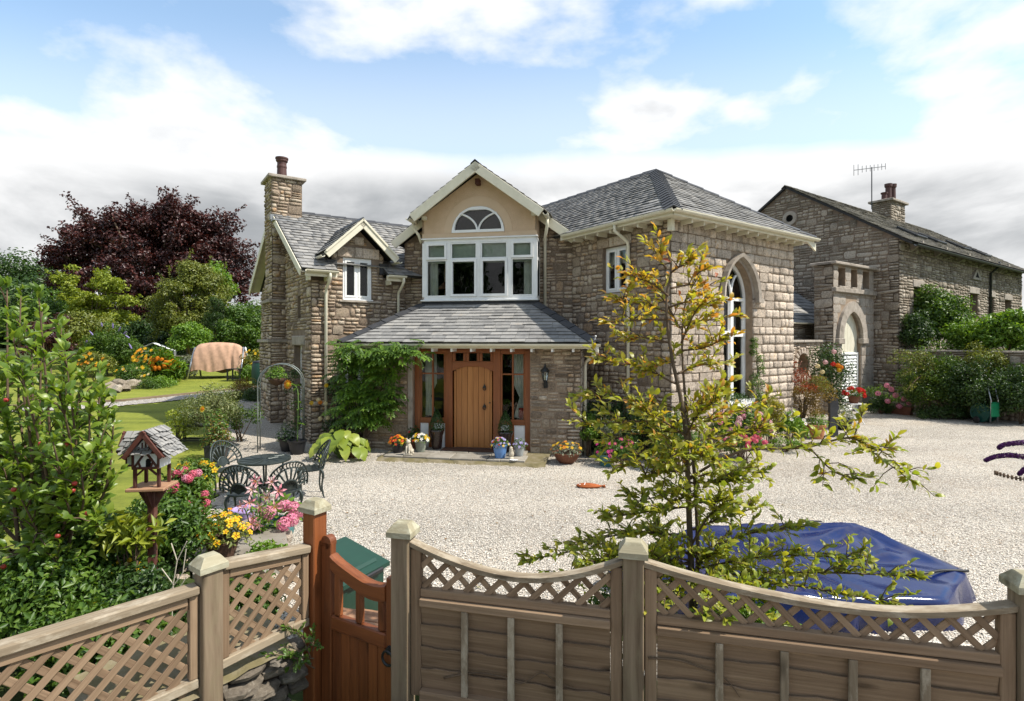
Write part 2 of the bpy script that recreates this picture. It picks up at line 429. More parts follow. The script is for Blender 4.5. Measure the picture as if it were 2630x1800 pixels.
mat_plain('teal_glaze', (0.045, 0.14, 0.14), 0.3, 0.5, var=0.2)
mat_plain('purple_plastic', (0.36, 0.27, 0.50), 0.4, 0.4, var=0.05)
mat_plain('black_plastic', (0.014, 0.014, 0.016), 0.45, 0.4)
mat_plain('wicker', (0.075, 0.040, 0.026), 0.75, 0.3, var=0.4, bump=0.8, bscale=40)
mat_plain('soil', (0.030, 0.021, 0.014), 0.95, 0.1, var=0.3, bump=0.6)
mat_plain('statue', (0.46, 0.41, 0.32), 0.85, 0.2, var=0.2, bump=0.3)
mat_plain('green_plastic', (0.010, 0.045, 0.030), 0.42, 0.4, var=0.08)
mat_plain('reel_green', (0.008, 0.20, 0.085), 0.4, 0.4)
mat_plain('hose', (0.006, 0.06, 0.045), 0.5, 0.4)
mat_plain('fabric_cover', (0.47, 0.29, 0.195), 0.85, 0.15, var=0.14, bump=1.0, bscale=4)
mat_plain('rust_fish', (0.30, 0.082, 0.024), 0.75, 0.2, var=0.25, bump=0.4)
mat_plain('bark', (0.13, 0.098, 0.07), 0.9, 0.15, var=0.35, bump=0.8, bscale=24)
mat_plain('twig', (0.11, 0.075, 0.048), 0.85, 0.2, var=0.3)
mat_plain('stem_green', (0.09, 0.15, 0.04), 0.6, 0.3)
mat_plain('mat_brown', (0.085, 0.045, 0.03), 0.95, 0.1, var=0.2, bump=0.8, bscale=80)
mat_plain('red_jug', (0.52, 0.06, 0.045), 0.4, 0.4)
mat_plain('bulb_glass', (0.72, 0.66, 0.52), 0.15, 0.5)
mat_plain('greenhouse_metal', (0.50, 0.52, 0.52), 0.4, 0.5, 0.5)
mat_plain('white_paint', (0.78, 0.77, 0.74), 0.6, 0.3, var=0.05)
def mat_glass(name, tint=(0.78, 0.84, 0.82, 1), gloss=1.0):
    t = NT(name)
    tr = t.n('ShaderNodeBsdfTransparent'); tr.inputs[0].default_value = tint
    gl = t.n('ShaderNodeBsdfGlossy'); gl.inputs['Roughness'].default_value = 0.02; gl.inputs['Color'].default_value = (gloss, gloss, gloss, 1)
    fr = t.n('ShaderNodeFresnel'); fr.inputs[0].default_value = 1.52
    nb = t.bump(t.noise(t.coords('Object'), 2.2, 2, 0.5), 0.05, 0.05)
    t.l(nb, gl.inputs['Normal'])
    m = t.n('ShaderNodeMixShader'); t.l(t.math('MULTIPLY', fr.outputs[0], 1.0), m.inputs[0]); t.l(tr.outputs[0], m.inputs[1]); t.l(gl.outputs[0], m.inputs[2])
    MATS[name] = t.done(m)
mat_glass('glass'); mat_glass('green_glass', (0.62, 0.72, 0.66, 1))
# tarpaulin
mat_plain('tarp', (0.006, 0.014, 0.075), 0.17, 0.5, var=0.12, bump=0.35, bscale=9)
M_ = MATS

# ---------------------------------------------------------------- terrain
def sm(t): t = np.clip(t, 0, 1); return t * t * (3 - 2 * t)
def gz(X, Y):
    X = np.asarray(X, float); Y = np.asarray(Y, float)
    z = 0.0645 * np.clip(Y - 10, 0, 26) * sm((-X - 4.0) / 3.5)
    z = z + 0.30 * sm((6.6 - Y) / 1.6) * sm((-X - 2.5) / 0.7)
    z = z + 0.42 * sm((3.55 - Y) / 0.5)
    return z
def gp(X, Y, dz=0.0): return Vector((X, Y, float(gz(X, Y)) + dz))
def in_poly(px, py, poly):
    inside = np.zeros(px.shape, bool); n = len(poly)
    for i in range(n):
        x0, y0 = poly[i]; x1, y1 = poly[(i + 1) % n]
        if y0 == y1: continue
        c = ((y0 > py) != (y1 > py)) & (px < (x1 - x0) * (py - y0) / (y1 - y0) + x0)
        inside ^= c
    return inside
def sheet(name, poly, cell, dz, mat, rough=0.0):
    xs = np.arange(min(p[0] for p in poly), max(p[0] for p in poly) + cell, cell)
    ys = np.arange(min(p[1] for p in poly), max(p[1] for p in poly) + cell, cell)
    gx, gy = np.meshgrid(xs, ys, indexing='ij')
    cx_ = gx[:-1, :-1] + cell / 2; cy_ = gy[:-1, :-1] + cell / 2
    keep = in_poly(cx_, cy_, poly)
    idx = np.arange(gx.size).reshape(gx.shape)
    q = np.stack([idx[:-1, :-1], idx[1:, :-1], idx[1:, 1:], idx[:-1, 1:]], -1)[keep]
    used = np.unique(q); rem = -np.ones(gx.size, int); rem[used] = np.arange(len(used))
    v = np.stack([gx.ravel(), gy.ravel(), gz(gx, gy).ravel() + dz], -1)[used]
    if rough: v[:, 2] += NPR.normal(0, rough, len(v))
    return ob(name, np_mesh(name, v, rem[q], mat, True), None, None, kind='structure')

def m_grass(name, c0, c1, c2):
    t = NT(name); c = t.coords('World')
    n1 = t.maprange(t.noise(c, 0.55, 5, 0.6), 0.3, 0.7); n2 = t.maprange(t.noise(c, 9, 6, 0.7), 0.25, 0.75)
    st = t.maprange(t.noise(t.coords('World', (0.5, 3.0, 1)), 1.0, 2, 0.5), 0.35, 0.65)
    f = t.math('ADD', t.math('ADD', t.math('MULTIPLY', n1, 0.35), t.math('MULTIPLY', n2, 0.4)), t.math('MULTIPLY', st, 0.25))
    col = t.ramp(f, [(0.1, c0), (0.55, c1), (1.0, c2)])
    nb = t.bump(t.noise(t.coords('World', (1, 1, 1)), 60, 6, 0.75), 0.9, 0.03)
    MATS[name] = t.done(t.principled(col, 0.85, nb, 0.2))
m_grass('grass', (0.095, 0.12, 0.016), (0.20, 0.225, 0.03), (0.30, 0.295, 0.055))
m_grass('rough_ground', (0.03, 0.05, 0.012), (0.06, 0.085, 0.02), (0.10, 0.11, 0.035))
def m_gravel(name, base, dark, sc=58):
    t = NT(name); c = t.coords('World')
    vo = t.n('ShaderNodeTexVoronoi'); t.l(c, vo.inputs['Vector']); vo.inputs['Scale'].default_value = sc; vo.inputs['Randomness'].default_value = 1.0
    sp = t.n('ShaderNodeSeparateColor'); t.l(vo.outputs['Color'], sp.inputs[0])
    col = t.ramp(sp.outputs[0], [(0.0, dark), (0.25, tuple(0.78 * b for b in base)), (0.7, base), (0.93, tuple(1.12 * b for b in base)), (1.0, (base[0] * 0.95, base[1] * 0.78, base[2] * 0.6))])
    gap = t.maprange(vo.outputs['Distance'], 0.40, 0.66)
    col = t.mix(t.math('MULTIPLY', gap, 0.8), col, (*[0.22 * b for b in base], 1))
    st = t.maprange(t.noise(c, 0.6, 5, 0.6), 0.55, 0.75)
    col = t.mix(t.math('MULTIPLY', st, 0.34), col, (0.36, 0.27, 0.18, 1))
    wr = t.maprange(t.noise(t.coords('World', (0.35, 1.1, 1)), 0.7, 4, 0.55), 0.40, 0.62, 0.78, 1.0)
    cs = t.n('ShaderNodeVectorMath', operation='SCALE'); t.l(col, cs.inputs[0]); t.l(wr, cs.inputs['Scale'])
    big = t.maprange(t.noise(c, 0.22, 3, 0.5), 0.44, 0.62, 0.0, 0.28)
    cs2 = t.mix(big, cs.outputs[0], (0.33, 0.285, 0.235, 1))
    hgt = t.math('SUBTRACT', 1.0, vo.outputs['Distance'])
    nb = t.bump(hgt, 0.9, 0.02)
    nb = t.bump(t.noise(c, 5, 3, 0.5), 0.35, 0.08, nb)
    MATS[name] = t.done(t.principled(cs2, 0.85, nb, 0.2))
m_gravel('gravel', (0.72, 0.655, 0.555), (0.36, 0.31, 0.25))
m_gravel('path_gravel', (0.56, 0.52, 0.47), (0.25, 0.22, 0.19), 30)

def big_ground():
    b = np.concatenate([-np.geomspace(22, 700, 22)[::-1], np.arange(-20, 20.1, 0.8), np.geomspace(22, 700, 22)])
    b2 = np.concatenate([[-300, -60, -15, -5, 0], np.arange(1, 42, 0.8), np.geomspace(43, 900, 24)])
    gx, gy = np.meshgrid(b, b2, indexing='ij'); idx = np.arange(gx.size).reshape(gx.shape)
    z = gz(gx, gy) - 0.03
    q = np.stack([idx[:-1, :-1], idx[1:, :-1], idx[1:, 1:], idx[:-1, 1:]], -1).reshape(-1, 4)
    ob('ground', np_mesh('ground', np.stack([gx.ravel(), gy.ravel(), z.ravel()], -1), q, M_['rough_ground'], True), None, None, kind='structure')
big_ground()
GRAVEL = [(-2.2, 3.7), (17.5, 3.7), (17.5, 15.0), (14.2, 19.5), (6.0, 19.5), (-2, 17), (-5.2, 16.5), (-8.2, 19.5), (-9.6, 19.5), (-8.6, 16.6), (-7.6, 14.4), (-6.75, 12.7), (-6.15, 11.4), (-5.35, 10.3), (-4.95, 9.3), (-4.5, 8.2), (-4.1, 7.3), (-3.2, 6.0)]
sheet('gravel_yard', GRAVEL, 0.12, 0.0, M_['gravel'], 0.004)
LAWN = [(-3.2, 2.0), (-3.3, 6.0), (-4.1, 7.35), (-4.5, 8.3), (-4.95, 9.4), (-5.35, 10.4), (-6.15, 11.5), (-6.75, 12.8), (-7.6, 14.5), (-8.6, 16.7), (-9.6, 19.6), (-9.0, 30), (-40, 30), (-40, 2.0)]
sheet('lawn', LAWN, 0.25, -0.012, M_['grass'])
PATH = [(-20, 14.0), (-12.4, 16.5), (-9.0, 19.6), (-9.2, 20.9), (-12.7, 17.45), (-20, 14.9)]
sheet('path', PATH, 0.12, 0.012, M_['path_gravel'], 0.004)

def bounce_lane():  # unseen pale ground on the viewer's side, added to bounce sunlight onto the fence
    xs = np.linspace(-14, 14, 60); ys = np.linspace(-7, 2.0, 30); gx, gy = np.meshgrid(xs, ys, indexing='ij'); idx = np.arange(gx.size).reshape(gx.shape)
    q = np.stack([idx[:-1, :-1], idx[1:, :-1], idx[1:, 1:], idx[:-1, 1:]], -1).reshape(-1, 4)
    ob('bounce_lane', np_mesh('bounce_lane', np.stack([gx.ravel(), gy.ravel(), gz(gx, gy).ravel() + 0.0], -1), q, M_['path_gravel'], True), None, None, kind='structure')
bounce_lane()
def pebbles():
    n = 120000
    Y = 4.4 + (NPR.random(n) ** 1.6) * 10.0
    X = (NPR.random(n) * 2.05 - 0.75) * Y * 0.98
    ok = in_poly(X, Y, GRAVEL); X, Y = X[ok][:90000], Y[ok][:90000]; n = len(X)
    base = np.array([(1, 0, 0), (0, 1, 0), (-1, 0, 0), (0, -1, 0), (0, 0, 0.62), (0, 0, -0.4)], float)
    fc = np.array([(0, 1, 4), (1, 2, 4), (2, 3, 4), (3, 0, 4)])
    a = NPR.random(n) * 6.283; s = NPR.uniform(0.006, 0.012, n)
    c, sn = np.cos(a), np.sin(a)
    b = base[None] * s[:, None, None] * NPR.uniform(0.7, 1.25, (n, 6, 3))
    v = np.stack([b[..., 0] * c[:, None] - b[..., 1] * sn[:, None] + X[:, None], b[..., 0] * sn[:, None] + b[..., 1] * c[:, None] + Y[:, None], b[..., 2] + gz(X, Y)[:, None] + 0.006], -1).reshape(-1, 3)
    f = (fc[None] + (np.arange(n) * 6)[:, None, None]).reshape(-1, 3)
    mat_mottled('pebble', [(0.0, (0.34, 0.29, 0.23)), (0.3, (0.53, 0.48, 0.41)), (0.8, (0.67, 0.62, 0.545)), (1.0, (0.60, 0.46, 0.34))], scale=30, rnd=0.9, bump=0)
    ob('loose_gravel', np_mesh('loose_gravel', v, f, M_['pebble'], True), None, None, label='pale stone chippings strewn over the yard', cat='gravel', kind='stuff')
pebbles()

def fallen_leaves():
    n = 420; Y = 5.2 + NPR.random(n) ** 1.3 * 8.0; X = (NPR.random(n) * 1.5 - 0.42) * Y
    ok = in_poly(X, Y, GRAVEL); X, Y = X[ok], Y[ok]; n = len(X); a = NPR.random(n) * 6.283; s = NPR.uniform(0.012, 0.03, n)
    base = np.array([(-1, 0, 0.05), (0, 0.5, 0.22), (1, 0, 0.1), (0, -0.5, 0.2)])
    b = base[None] * s[:, None, None]; c, sn = np.cos(a)[:, None], np.sin(a)[:, None]
    v = np.stack([b[..., 0] * c - b[..., 1] * sn + X[:, None], b[..., 0] * sn + b[..., 1] * c + Y[:, None], b[..., 2] + gz(X, Y)[:, None] + 0.016], -1).reshape(-1, 3)
    f = (np.array([(0, 1, 2), (0, 2, 3)])[None] + (np.arange(n) * 4)[:, None, None]).reshape(-1, 3)
    mat_mottled('dead_leaf', [(0.0, (0.10, 0.055, 0.02)), (0.6, (0.22, 0.12, 0.04)), (1.0, (0.14, 0.15, 0.04))], scale=30, rnd=0.9, bump=0)
    ob('fallen_leaves', np_mesh('fallen_leaves', v, f, M_['dead_leaf']), None, None, label='scattered brown fallen leaves on the pale gravel', cat='leaves', kind='stuff')
fallen_leaves()

# ---------------------------------------------------------------- masonry and slating
def make_stone(seed, flat=False):
    r = random.Random(seed); n = 4
    vs = []; 
    for j in range(n):
        for i in range(n):
            x = i / (n - 1) - 0.5; z = j / (n - 1) - 0.5
            edge = i in (0, n - 1) or j in (0, n - 1); corner = i in (0, n - 1) and j in (0, n - 1)
            d = r.uniform(0.15, 0.45) if corner else (r.uniform(0.35, 0.7) if edge else r.uniform(0.75, 1.15))
            if flat: d = r.uniform(0.72, 0.92) if corner else (r.uniform(0.75, 1.0) if edge else r.uniform(0.75, 1.2))
            sx = (r.uniform(0.93, 0.99) if flat else r.uniform(0.80, 0.95)) if corner else r.uniform(0.95, 1.02)
            vs.append((x * sx + r.uniform(-0.025, 0.025), -d, z * sx + r.uniform(-0.03, 0.03)))
    ring = [0, 1, 2, 3, 7, 11, 15, 14, 13, 12, 8, 4]
    for k in ring: vs.append((vs[k][0] * 1.02, 0.35, vs[k][2] * 1.02))
    fs = []
    for j in range(n - 1):
        for i in range(n - 1):
            a = j * n + i; fs.append((a, a + 1, a + n + 1, a + n))
    for k in range(12):
        a, b = ring[k], ring[(k + 1) % 12]; fs.append((b, a, 16 + k, 16 + (k + 1) % 12))
    return np.array(vs), fs
STONES = [make_stone(100 + i) for i in range(14)] + [make_stone(200 + i, True) for i in range(10)]
STONE_MESH = {}
def stone_mesh(k, matname):
    if (k, matname) not in STONE_MESH:
        me = bpy.data.meshes.new('stone'); me.from_pydata([tuple(p) for p in STONES[k][0]], [], STONES[k][1]); me.materials.append(M_[matname]); me.update()
        STONE_MESH[(k, matname)] = me
    return STONE_MESH[(k, matname)]

def spans(poly, z):
    xs = []; n = len(poly)
    for i in range(n):
        (x0, z0), (x1, z1) = poly[i], poly[(i + 1) % n]
        if (z0 > z) != (z1 > z): xs.append(x0 + (x1 - x0) * (z - z0) / (z1 - z0))
    xs.sort(); return [(xs[i], xs[i + 1]) for i in range(0, len(xs) - 1, 2)]
def isect(A, B):
    return [(max(a, c), min(b, d)) for a, b in A for c, d in B if min(b, d) - max(a, c) > 1e-4]
def minus(A, B):
    for c, d in B:
        out = []
        for a, b in A:
            if d <= a or c >= b: out.append((a, b)); continue
            if c > a: out.append((a, c))
            if d < b: out.append((d, b))
        A = out
    return A
def allowed(outline, holes, z0, z1):
    res = None
    for z in (z0 + 0.004, (z0 + z1) / 2, z1 - 0.004):
        A = spans(outline, z)
        for h in holes: A = minus(A, spans(h, z))
        res = A if res is None else isect(res, A)
    return res

class Masonry:
    """collects the stones of one building; the largest become objects, the rest one joined part"""
    def __init__(s, root): s.root = root; s.items = []
    def fill(s, wall_ob, M, outline, holes, matname, style, seed):
        r = random.Random(seed)
        zlo = min(p[1] for p in outline); zhi = max(p[1] for p in outline); z = zlo
        n_out = (M.to_3x3() @ Vector((0, -1, 0)))
        def put(x0, x1, a, b, dep):
            w, h = x1 - x0, b - a
            if w < 0.03 or h < 0.02: return
            j = style['joint']
            m = M @ T((x0 + x1) / 2, 0, (a + b) / 2) @ RY(r.uniform(-1, 1) * style.get('tilt', 0.02)) @ S(max(w - j, 0.02), dep, max(h - j, 0.015))
            if r.random() < 0.5: m = m @ S(-1, 1, 1) if False else m
            c = m.translation; d = (c - cam.location); fac = max(0.0, -d.normalized().dot(n_out))
            s.items.append((w * h * fac / d.length_squared, wall_ob, m, (14 + r.randrange(10)) if style.get('flat') else r.randrange(14), matname))
        while z < zhi - 0.02:
            H = r.uniform(*style['course']); H = min(H, zhi - z)
            for a, b in allowed(outline, holes, z, z + H):
                x = a
                while x < b - 0.01:
                    w = r.uniform(*style['width'])
                    if b - (x + w) < style['width'][0] * 0.8: w = b - x
                    k = r.random(); dep = r.uniform(*style['depth'])
                    if k < style['full'] or H < style['course'][0] * 0.7:
                        put(x, x + w, z, z + H, dep)
                    elif k < style['full'] + 0.62 * (1 - style['full']):
                        c = H * r.uniform(0.38, 0.62)
                        for (aa, bb) in ((0, c), (c, H)):
                            if r.random() < 0.45 and w > 0.26:
                                e = w * r.uniform(0.35, 0.65)
                                put(x, x + e, z + aa, z + bb, r.uniform(*style['depth'])); put(x + e, x + w, z + aa, z + bb, r.uniform(*style['depth']))
                            else: put(x, x + w, z + aa, z + bb, r.uniform(*style['depth']))
                    else:
                        for q in range(3): put(x, x + w, z + H * q / 3, z + H * (q + 1) / 3, r.uniform(*style['depth']))
                    x += w
            z += H
    def flush(s, n_ind=300, name='stone_courses'):
        s.items.sort(key=lambda t: -t[0])
        for _, w, m, k, mn in s.items[:n_ind]: ob('stone', stone_mesh(k, mn), w, m)
        rest = s.items[n_ind:]
        if not rest: return
        mats = sorted({t[4] for t in rest}); V_ = []; F_ = []; MI = []; off = 0
        for k in range(len(STONES)):
            g = [t for t in rest if t[3] == k]
            if not g: continue
            mm = np.array([np.array(t[2]) for t in g])
            hv = np.c_[STONES[k][0], np.ones(len(STONES[k][0]))]
            vv = np.einsum('nij,kj->nki', mm, hv)[..., :3]
            f = np.array(STONES[k][1])
            ff = f[None] + (np.arange(len(g)) * len(hv))[:, None, None] + off
            V_.append(vv.reshape(-1, 3)); F_.append(ff.reshape(-1, 4)); MI.append(np.repeat([mats.index(t[4]) for t in g], len(f)))
            off += len(g) * len(hv)
        me = np_mesh(name, np.concatenate(V_), np.concatenate(F_), [M_[m] for m in mats], False, np.concatenate(MI))
        ob(name, me, s.root, None, kind='stuff')

RUBBLE = dict(course=(0.17, 0.27), width=(0.13, 0.36), depth=(0.018, 0.045), joint=0.022, full=0.2, tilt=0.05)
PORCHST = dict(course=(0.14, 0.24), width=(0.15, 0.38), depth=(0.012, 0.03), joint=0.024, full=0.36, tilt=0.03)
ASHLAR = dict(flat=True, course=(0.175, 0.235), width=(0.15, 0.44), depth=(0.02, 0.042), joint=0.017, full=1.0, tilt=0.006)
BARNST = dict(course=(0.22, 0.34), width=(0.2, 0.55), depth=(0.02, 0.05), joint=0.026, full=0.14, tilt=0.09)

def wall_sheet(name, parent, M, outline, holes, mat, reveal=0.2, thick=0.3):
    """wall core: front face with openings, reveals and returns (local x along, y inward, z up)"""
    mb = MB()
    rings = [[Vector((p[0], p[1], 0)) for p in outline]] + [[Vector((p[0], p[1], 0)) for p in h] for h in holes]
    pts = [p for r_ in rings for p in r_]
    tri = tessellate_polygon(rings)
    vs = [(p.x, 0, p.y) for p in pts]
    fs = []
    for t in tri:
        a, b, c = (pts[i] for i in t)
        if (b - a).cross(c - a).z < 0: t = (t[0], t[2], t[1])
        fs.append(tuple(t))
    mb.add(vs, fs)
    n = len(outline)
    mb.add([(p[0], 0, p[1]) for p in outline] + [(p[0], thick, p[1]) for p in outline], [((i + 1) % n, i, n + i, n + (i + 1) % n) for i in range(n)])
    for h in holes:
        n = len(h)
        mb.add([(p[0], 0, p[1]) for p in h] + [(p[0], reveal, p[1]) for p in h], [(i, (i + 1) % n, n + (i + 1) % n, n + i) for i in range(n)])
    return mb.part(name, mat, parent, M)
def rect(x0, x1, z0, z1): return [(x0, z0), (x1, z0), (x1, z1), (x0, z1)]
def pointed(x0, x1, zs, za, z0, n=7, sc=1.0):
    """gothic opening: jambs x0..x1 from z0, springing zs, apex za"""
    c = (x0 + x1) / 2; pts = [(x0, z0), (x1, z0)]
    R_ = ((za - zs) ** 2 + (x1 - c) ** 2) / (2 * (x1 - c))
    for i in range(n + 1):
        zz = zs + (za - zs) * math.sin(i / n * math.pi / 2)
        d = math.sqrt(max(0, R_ * R_ - (zz - zs) ** 2)) - (R_ - (x1 - c))
        pts.append((c + d, zz))
    for i in range(n - 1, -1, -1):
        zz = zs + (za - zs) * math.sin(i / n * math.pi / 2)
        d = math.sqrt(max(0, R_ * R_ - (zz - zs) ** 2)) - (R_ - (x1 - c))
        pts.append((c - d, zz))
    return pts

class Slating:
    def __init__(s, root): s.root = root; s.items = []
    def plane(s, roof_ob, org, xdir, updir, poly, matname='slate', gauge=0.19, width=(0.22, 0.32), seed=1, thick=0.009):
        """org: point on plane, xdir along the eave, updir up the slope, poly in (x, y) plane coordinates"""
        r = random.Random(seed); x_ = Vector(xdir).normalized(); y_ = Vector(updir).normalized(); n = x_.cross(y_).normalized()
        if n.z < 0: n = -n
        ylo = min(p[1] for p in poly); yhi = max(p[1] for p in poly); y = ylo; row = 0
        while y < yhi - 0.01:
            y1 = min(y + gauge, yhi)
            Sb = spans(poly, y + 0.003); St = spans(poly, y1 - 0.003)
            for b0, b1 in Sb:
                best = [t for t in St if min(b1, t[1]) - max(b0, t[0]) > 0]
                t0, t1 = best[0] if best else ((b0 + b1) / 2, (b0 + b1) / 2)
                if len(best) > 1: t0, t1 = max(best, key=lambda t: t[1] - t[0])
                lo = min(b0, t0); hi = max(b1, t1)
                x = lo - (0.5 if row % 2 else 0.0) * 0.27 - r.uniform(0, 0.05)
                while x < hi:
                    w = r.uniform(*width)
                    xb0, xb1 = max(x, b0), min(x + w - 0.006, b1); xt0, xt1 = max(x, t0), min(x + w - 0.006, t1)
                    if xb1 - xb0 > 0.02 or xt1 - xt0 > 0.02:
                        xb0, xb1 = min(xb0, xb1), max(xb0, xb1)
                        if xt1 < xt0: xt0 = xt1 = min(max((xt0 + xt1) / 2, t0), t1)
                        j = r.uniform(-0.008, 0.008); lift = r.uniform(0.020, 0.034); yb = y - 0.03 + j
                        def P(xx, yy, hh): return org + x_ * xx + y_ * yy + n * hh
                        vs = [P(xb0, yb, lift), P(xb1, yb, lift), P(xt1, y1, 0.006), P(xt0, y1, 0.006),
                              P(xb0, yb, lift + thick), P(xb1, yb, lift + thick), P(xt1, y1, 0.006 + thick), P(xt0, y1, 0.006 + thick)]
                        c = sum(vs, Vector()) / 8; d = c - cam.location; fac = max(0.0, -d.normalized().dot(n))
                        s.items.append(((xb1 - xb0) * gauge * fac / d.length_squared, roof_ob, vs, matname))
                    x += w
            y = y1; row += 1
    F = [(3, 2, 1, 0), (4, 5, 6, 7), (0, 1, 5, 4), (1, 2, 6, 5), (2, 3, 7, 6), (3, 0, 4, 7)]
    def flush(s, n_ind=300, name='slate_courses'):
        s.items.sort(key=lambda t: -t[0])
        for _, w, vs, mn in s.items[:n_ind]:
            c = sum(vs, Vector()) / 8
            me = bpy.data.meshes.new('slate'); me.from_pydata([tuple(p - c) for p in vs], [], s.F); me.materials.append(M_[mn]); me.update()
            ob('slate', me, w, T(*c))
        rest = s.items[n_ind:]
        if rest:
            mats = sorted({t[3] for t in rest})
            v = np.array([[tuple(p) for p in t[2]] for t in rest]).reshape(-1, 3)
            f = (np.array(s.F)[None] + (np.arange(len(rest)) * 8)[:, None, None]).reshape(-1, 4)
            mi = np.repeat([mats.index(t[3]) for t in rest], 6)
            ob(name, np_mesh(name, v, f, [M_[m] for m in mats], False, mi), s.root, None, kind='stuff')

def roof_plane(name, parent, pts, mat='underlay', thick=0.05):
    """slab under the slates, pts: 3-D polygon"""
    c = [Vector(p) for p in pts]; n = (c[1] - c[0]).cross(c[2] - c[0]).normalized()
    if n.z < 0: n = -n
    k = len(c); mb = MB()
    tri = tessellate_polygon([c])
    vs = [p for p in c] + [p - n * thick for p in c]
    fs = [tuple(t) for t in tri] + [tuple(k + i for i in reversed(t)) for t in tri] + [(i, (i + 1) % k, k + (i + 1) % k, k + i) for i in range(k)]
    mb.add(vs, fs)
    return mb.part(name, M_[mat], parent)

def ridge_tiles(parent, a, b, n1, n2, length=0.42, w=0.14, matname='ridge', lift=0.03, overlap=0.02):
    """angled capping tiles from a to b; n1, n2: down-slope directions on either side"""
    a, b = Vector(a), Vector(b); d = (b - a); L = d.length; d.normalize()
    n = max(1, round(L / length)); l = L / n
    n1 = Vector(n1).normalized(); n2 = Vector(n2).normalized()
    up = -(n1 + n2); up = up.normalized() if up.length > 1e-6 else Vector((0, 0, 1))
    if up.z < 0: up = -up
    t = 0.018
    for i in range(n):
        p0 = a + d * (i * l - overlap); p1 = a + d * ((i + 1) * l); mb = MB(); e0 = up * (lift); e1 = up * (lift + 0.02)
        if (b - a).z > 0: e0, e1 = e1, e0
        c = (p0 + p1) / 2
        ring = []
        for p, e in ((p0, e0), (p1, e1)):
            ring.append([p + n1 * w + e, p + e + up * 0.015, p + n2 * w + e, p + n2 * w + e - up * t, p + e - up * t, p + n1 * w + e - up * t])
        vs = [q - c for rr in ring for q in rr]
        fs = [(i_, (i_ + 1) % 6, 6 + (i_ + 1) % 6, 6 + i_) for i_ in range(6)] + [(0, 1, 4, 5), (1, 2, 3, 4), (6, 11, 10, 7), (7, 10, 9, 8)]
        mb.add(vs, fs); mb.part('ridge_tile', M_[matname], parent, T(*c))

def board_between(name, mat, parent, a, b, depth, thick, face, **k):
    """plank from a to b; 'depth' is its height below the line, 'face' its outward normal"""
    a, b = Vector(a), Vector(b); L = (b - a).length; x = (b - a).normalized(); f = Vector(face).normalized()
    z = x.cross(f)
    if z.z < 0: z = -z
    y = z.cross(x); m = Matrix.Identity(4)
    for i in range(3): m[i][0] = x[i]; m[i][1] = y[i]; m[i][2] = z[i]; m[i][3] = a[i]
    return MB().box(0, L, -thick / 2, thick / 2, -depth, 0, bev=min(0.006, thick * 0.2)).part(name, mat, parent, m, **k)

def plank(name, mat, parent, a, b, w, t, side=None, bev=0.004, ext=0.0):
    """bar from a to b, w across (towards 'side'), t thick"""
    a, b = Vector(a), Vector(b); x = (b - a).normalized(); L = (b - a).length
    s_ = Vector(side) if side is not None else Vector((0, 0, 1))
    z = (s_ - x * s_.dot(x)).normalized(); y = z.cross(x)
    m = Matrix.Identity(4)
    for i in range(3): m[i][0] = x[i]; m[i][1] = y[i]; m[i][2] = z[i]; m[i][3] = a[i]
    return MB().box(-ext, L + ext, -t / 2, t / 2, -w / 2, w / 2, bev=min(bev, t * 0.3, w * 0.3)).part(name, mat, parent, m)

def gutter(parent, a, b, mat, r=0.058, out=None):
    a, b = Vector(a), Vector(b); d = (b - a).normalized(); side = d.cross(Vector((0, 0, 1)))
    mb = MB(); vs = []; n = 8
    for p in (a, b):
        for rr in (r, r - 0.012):
            for k in range(n + 1):
                t = math.pi + math.pi * k / n
                vs.append(p + side * (rr * math.cos(t)) + Vector((0, 0, rr * math.sin(t))))
    q = n + 1; fs = []
    for k in range(n):
        fs.append((k, k + 1, 2 * q + k + 1, 2 * q + k)); fs.append((q + k + 1, q + k, 3 * q + k, 3 * q + k + 1))
        fs.append((k, q + k, q + k + 1, k + 1)); fs.append((2 * q + k, 2 * q + k + 1, 3 * q + k + 1, 3 * q + k))
    for e in (0, n): fs.append((e, 2 * q + e, 3 * q + e, q + e))
    mb.add(vs, fs); return mb.part('gutter', mat, parent, smooth=False)
def pipe(parent, path, mat, r=0.036, name='downpipe'):
    o = MB().tube(path, r, 10).part(name, mat, parent, smooth=True); return o

# ---------------------------------------------------------------- the house (an L with a diagonal entrance bay in the inner corner)
HA = RAD(35.0)
eA = Vector((math.cos(HA), math.sin(HA), 0)); eB = Vector((math.sin(HA), -math.cos(HA), 0)); UP = Vector((0, 0, 1))
HO = Vector((-0.2767, 15.9854, 0))
def HW(p, q, z=0.0): return HO + eA * p + eB * q + UP * z
DA = RAD(10.0)
eD = Vector((math.cos(DA), -math.sin(DA), 0)); nD = Vector((math.sin(DA), math.cos(DA), 0))   # along the diagonal front, and into the house
DO = Vector((-0.8851, 13.0, 0))
def DW(s, o, z=0.0): return DO + eD * s + nD * o + UP * z

house = thing('house', 'L-shaped stone house with slate roofs, gabled bay and timber entrance porch', 'house', HW(0, 0, 0))
mas = Masonry(house); sla = Slating(house)

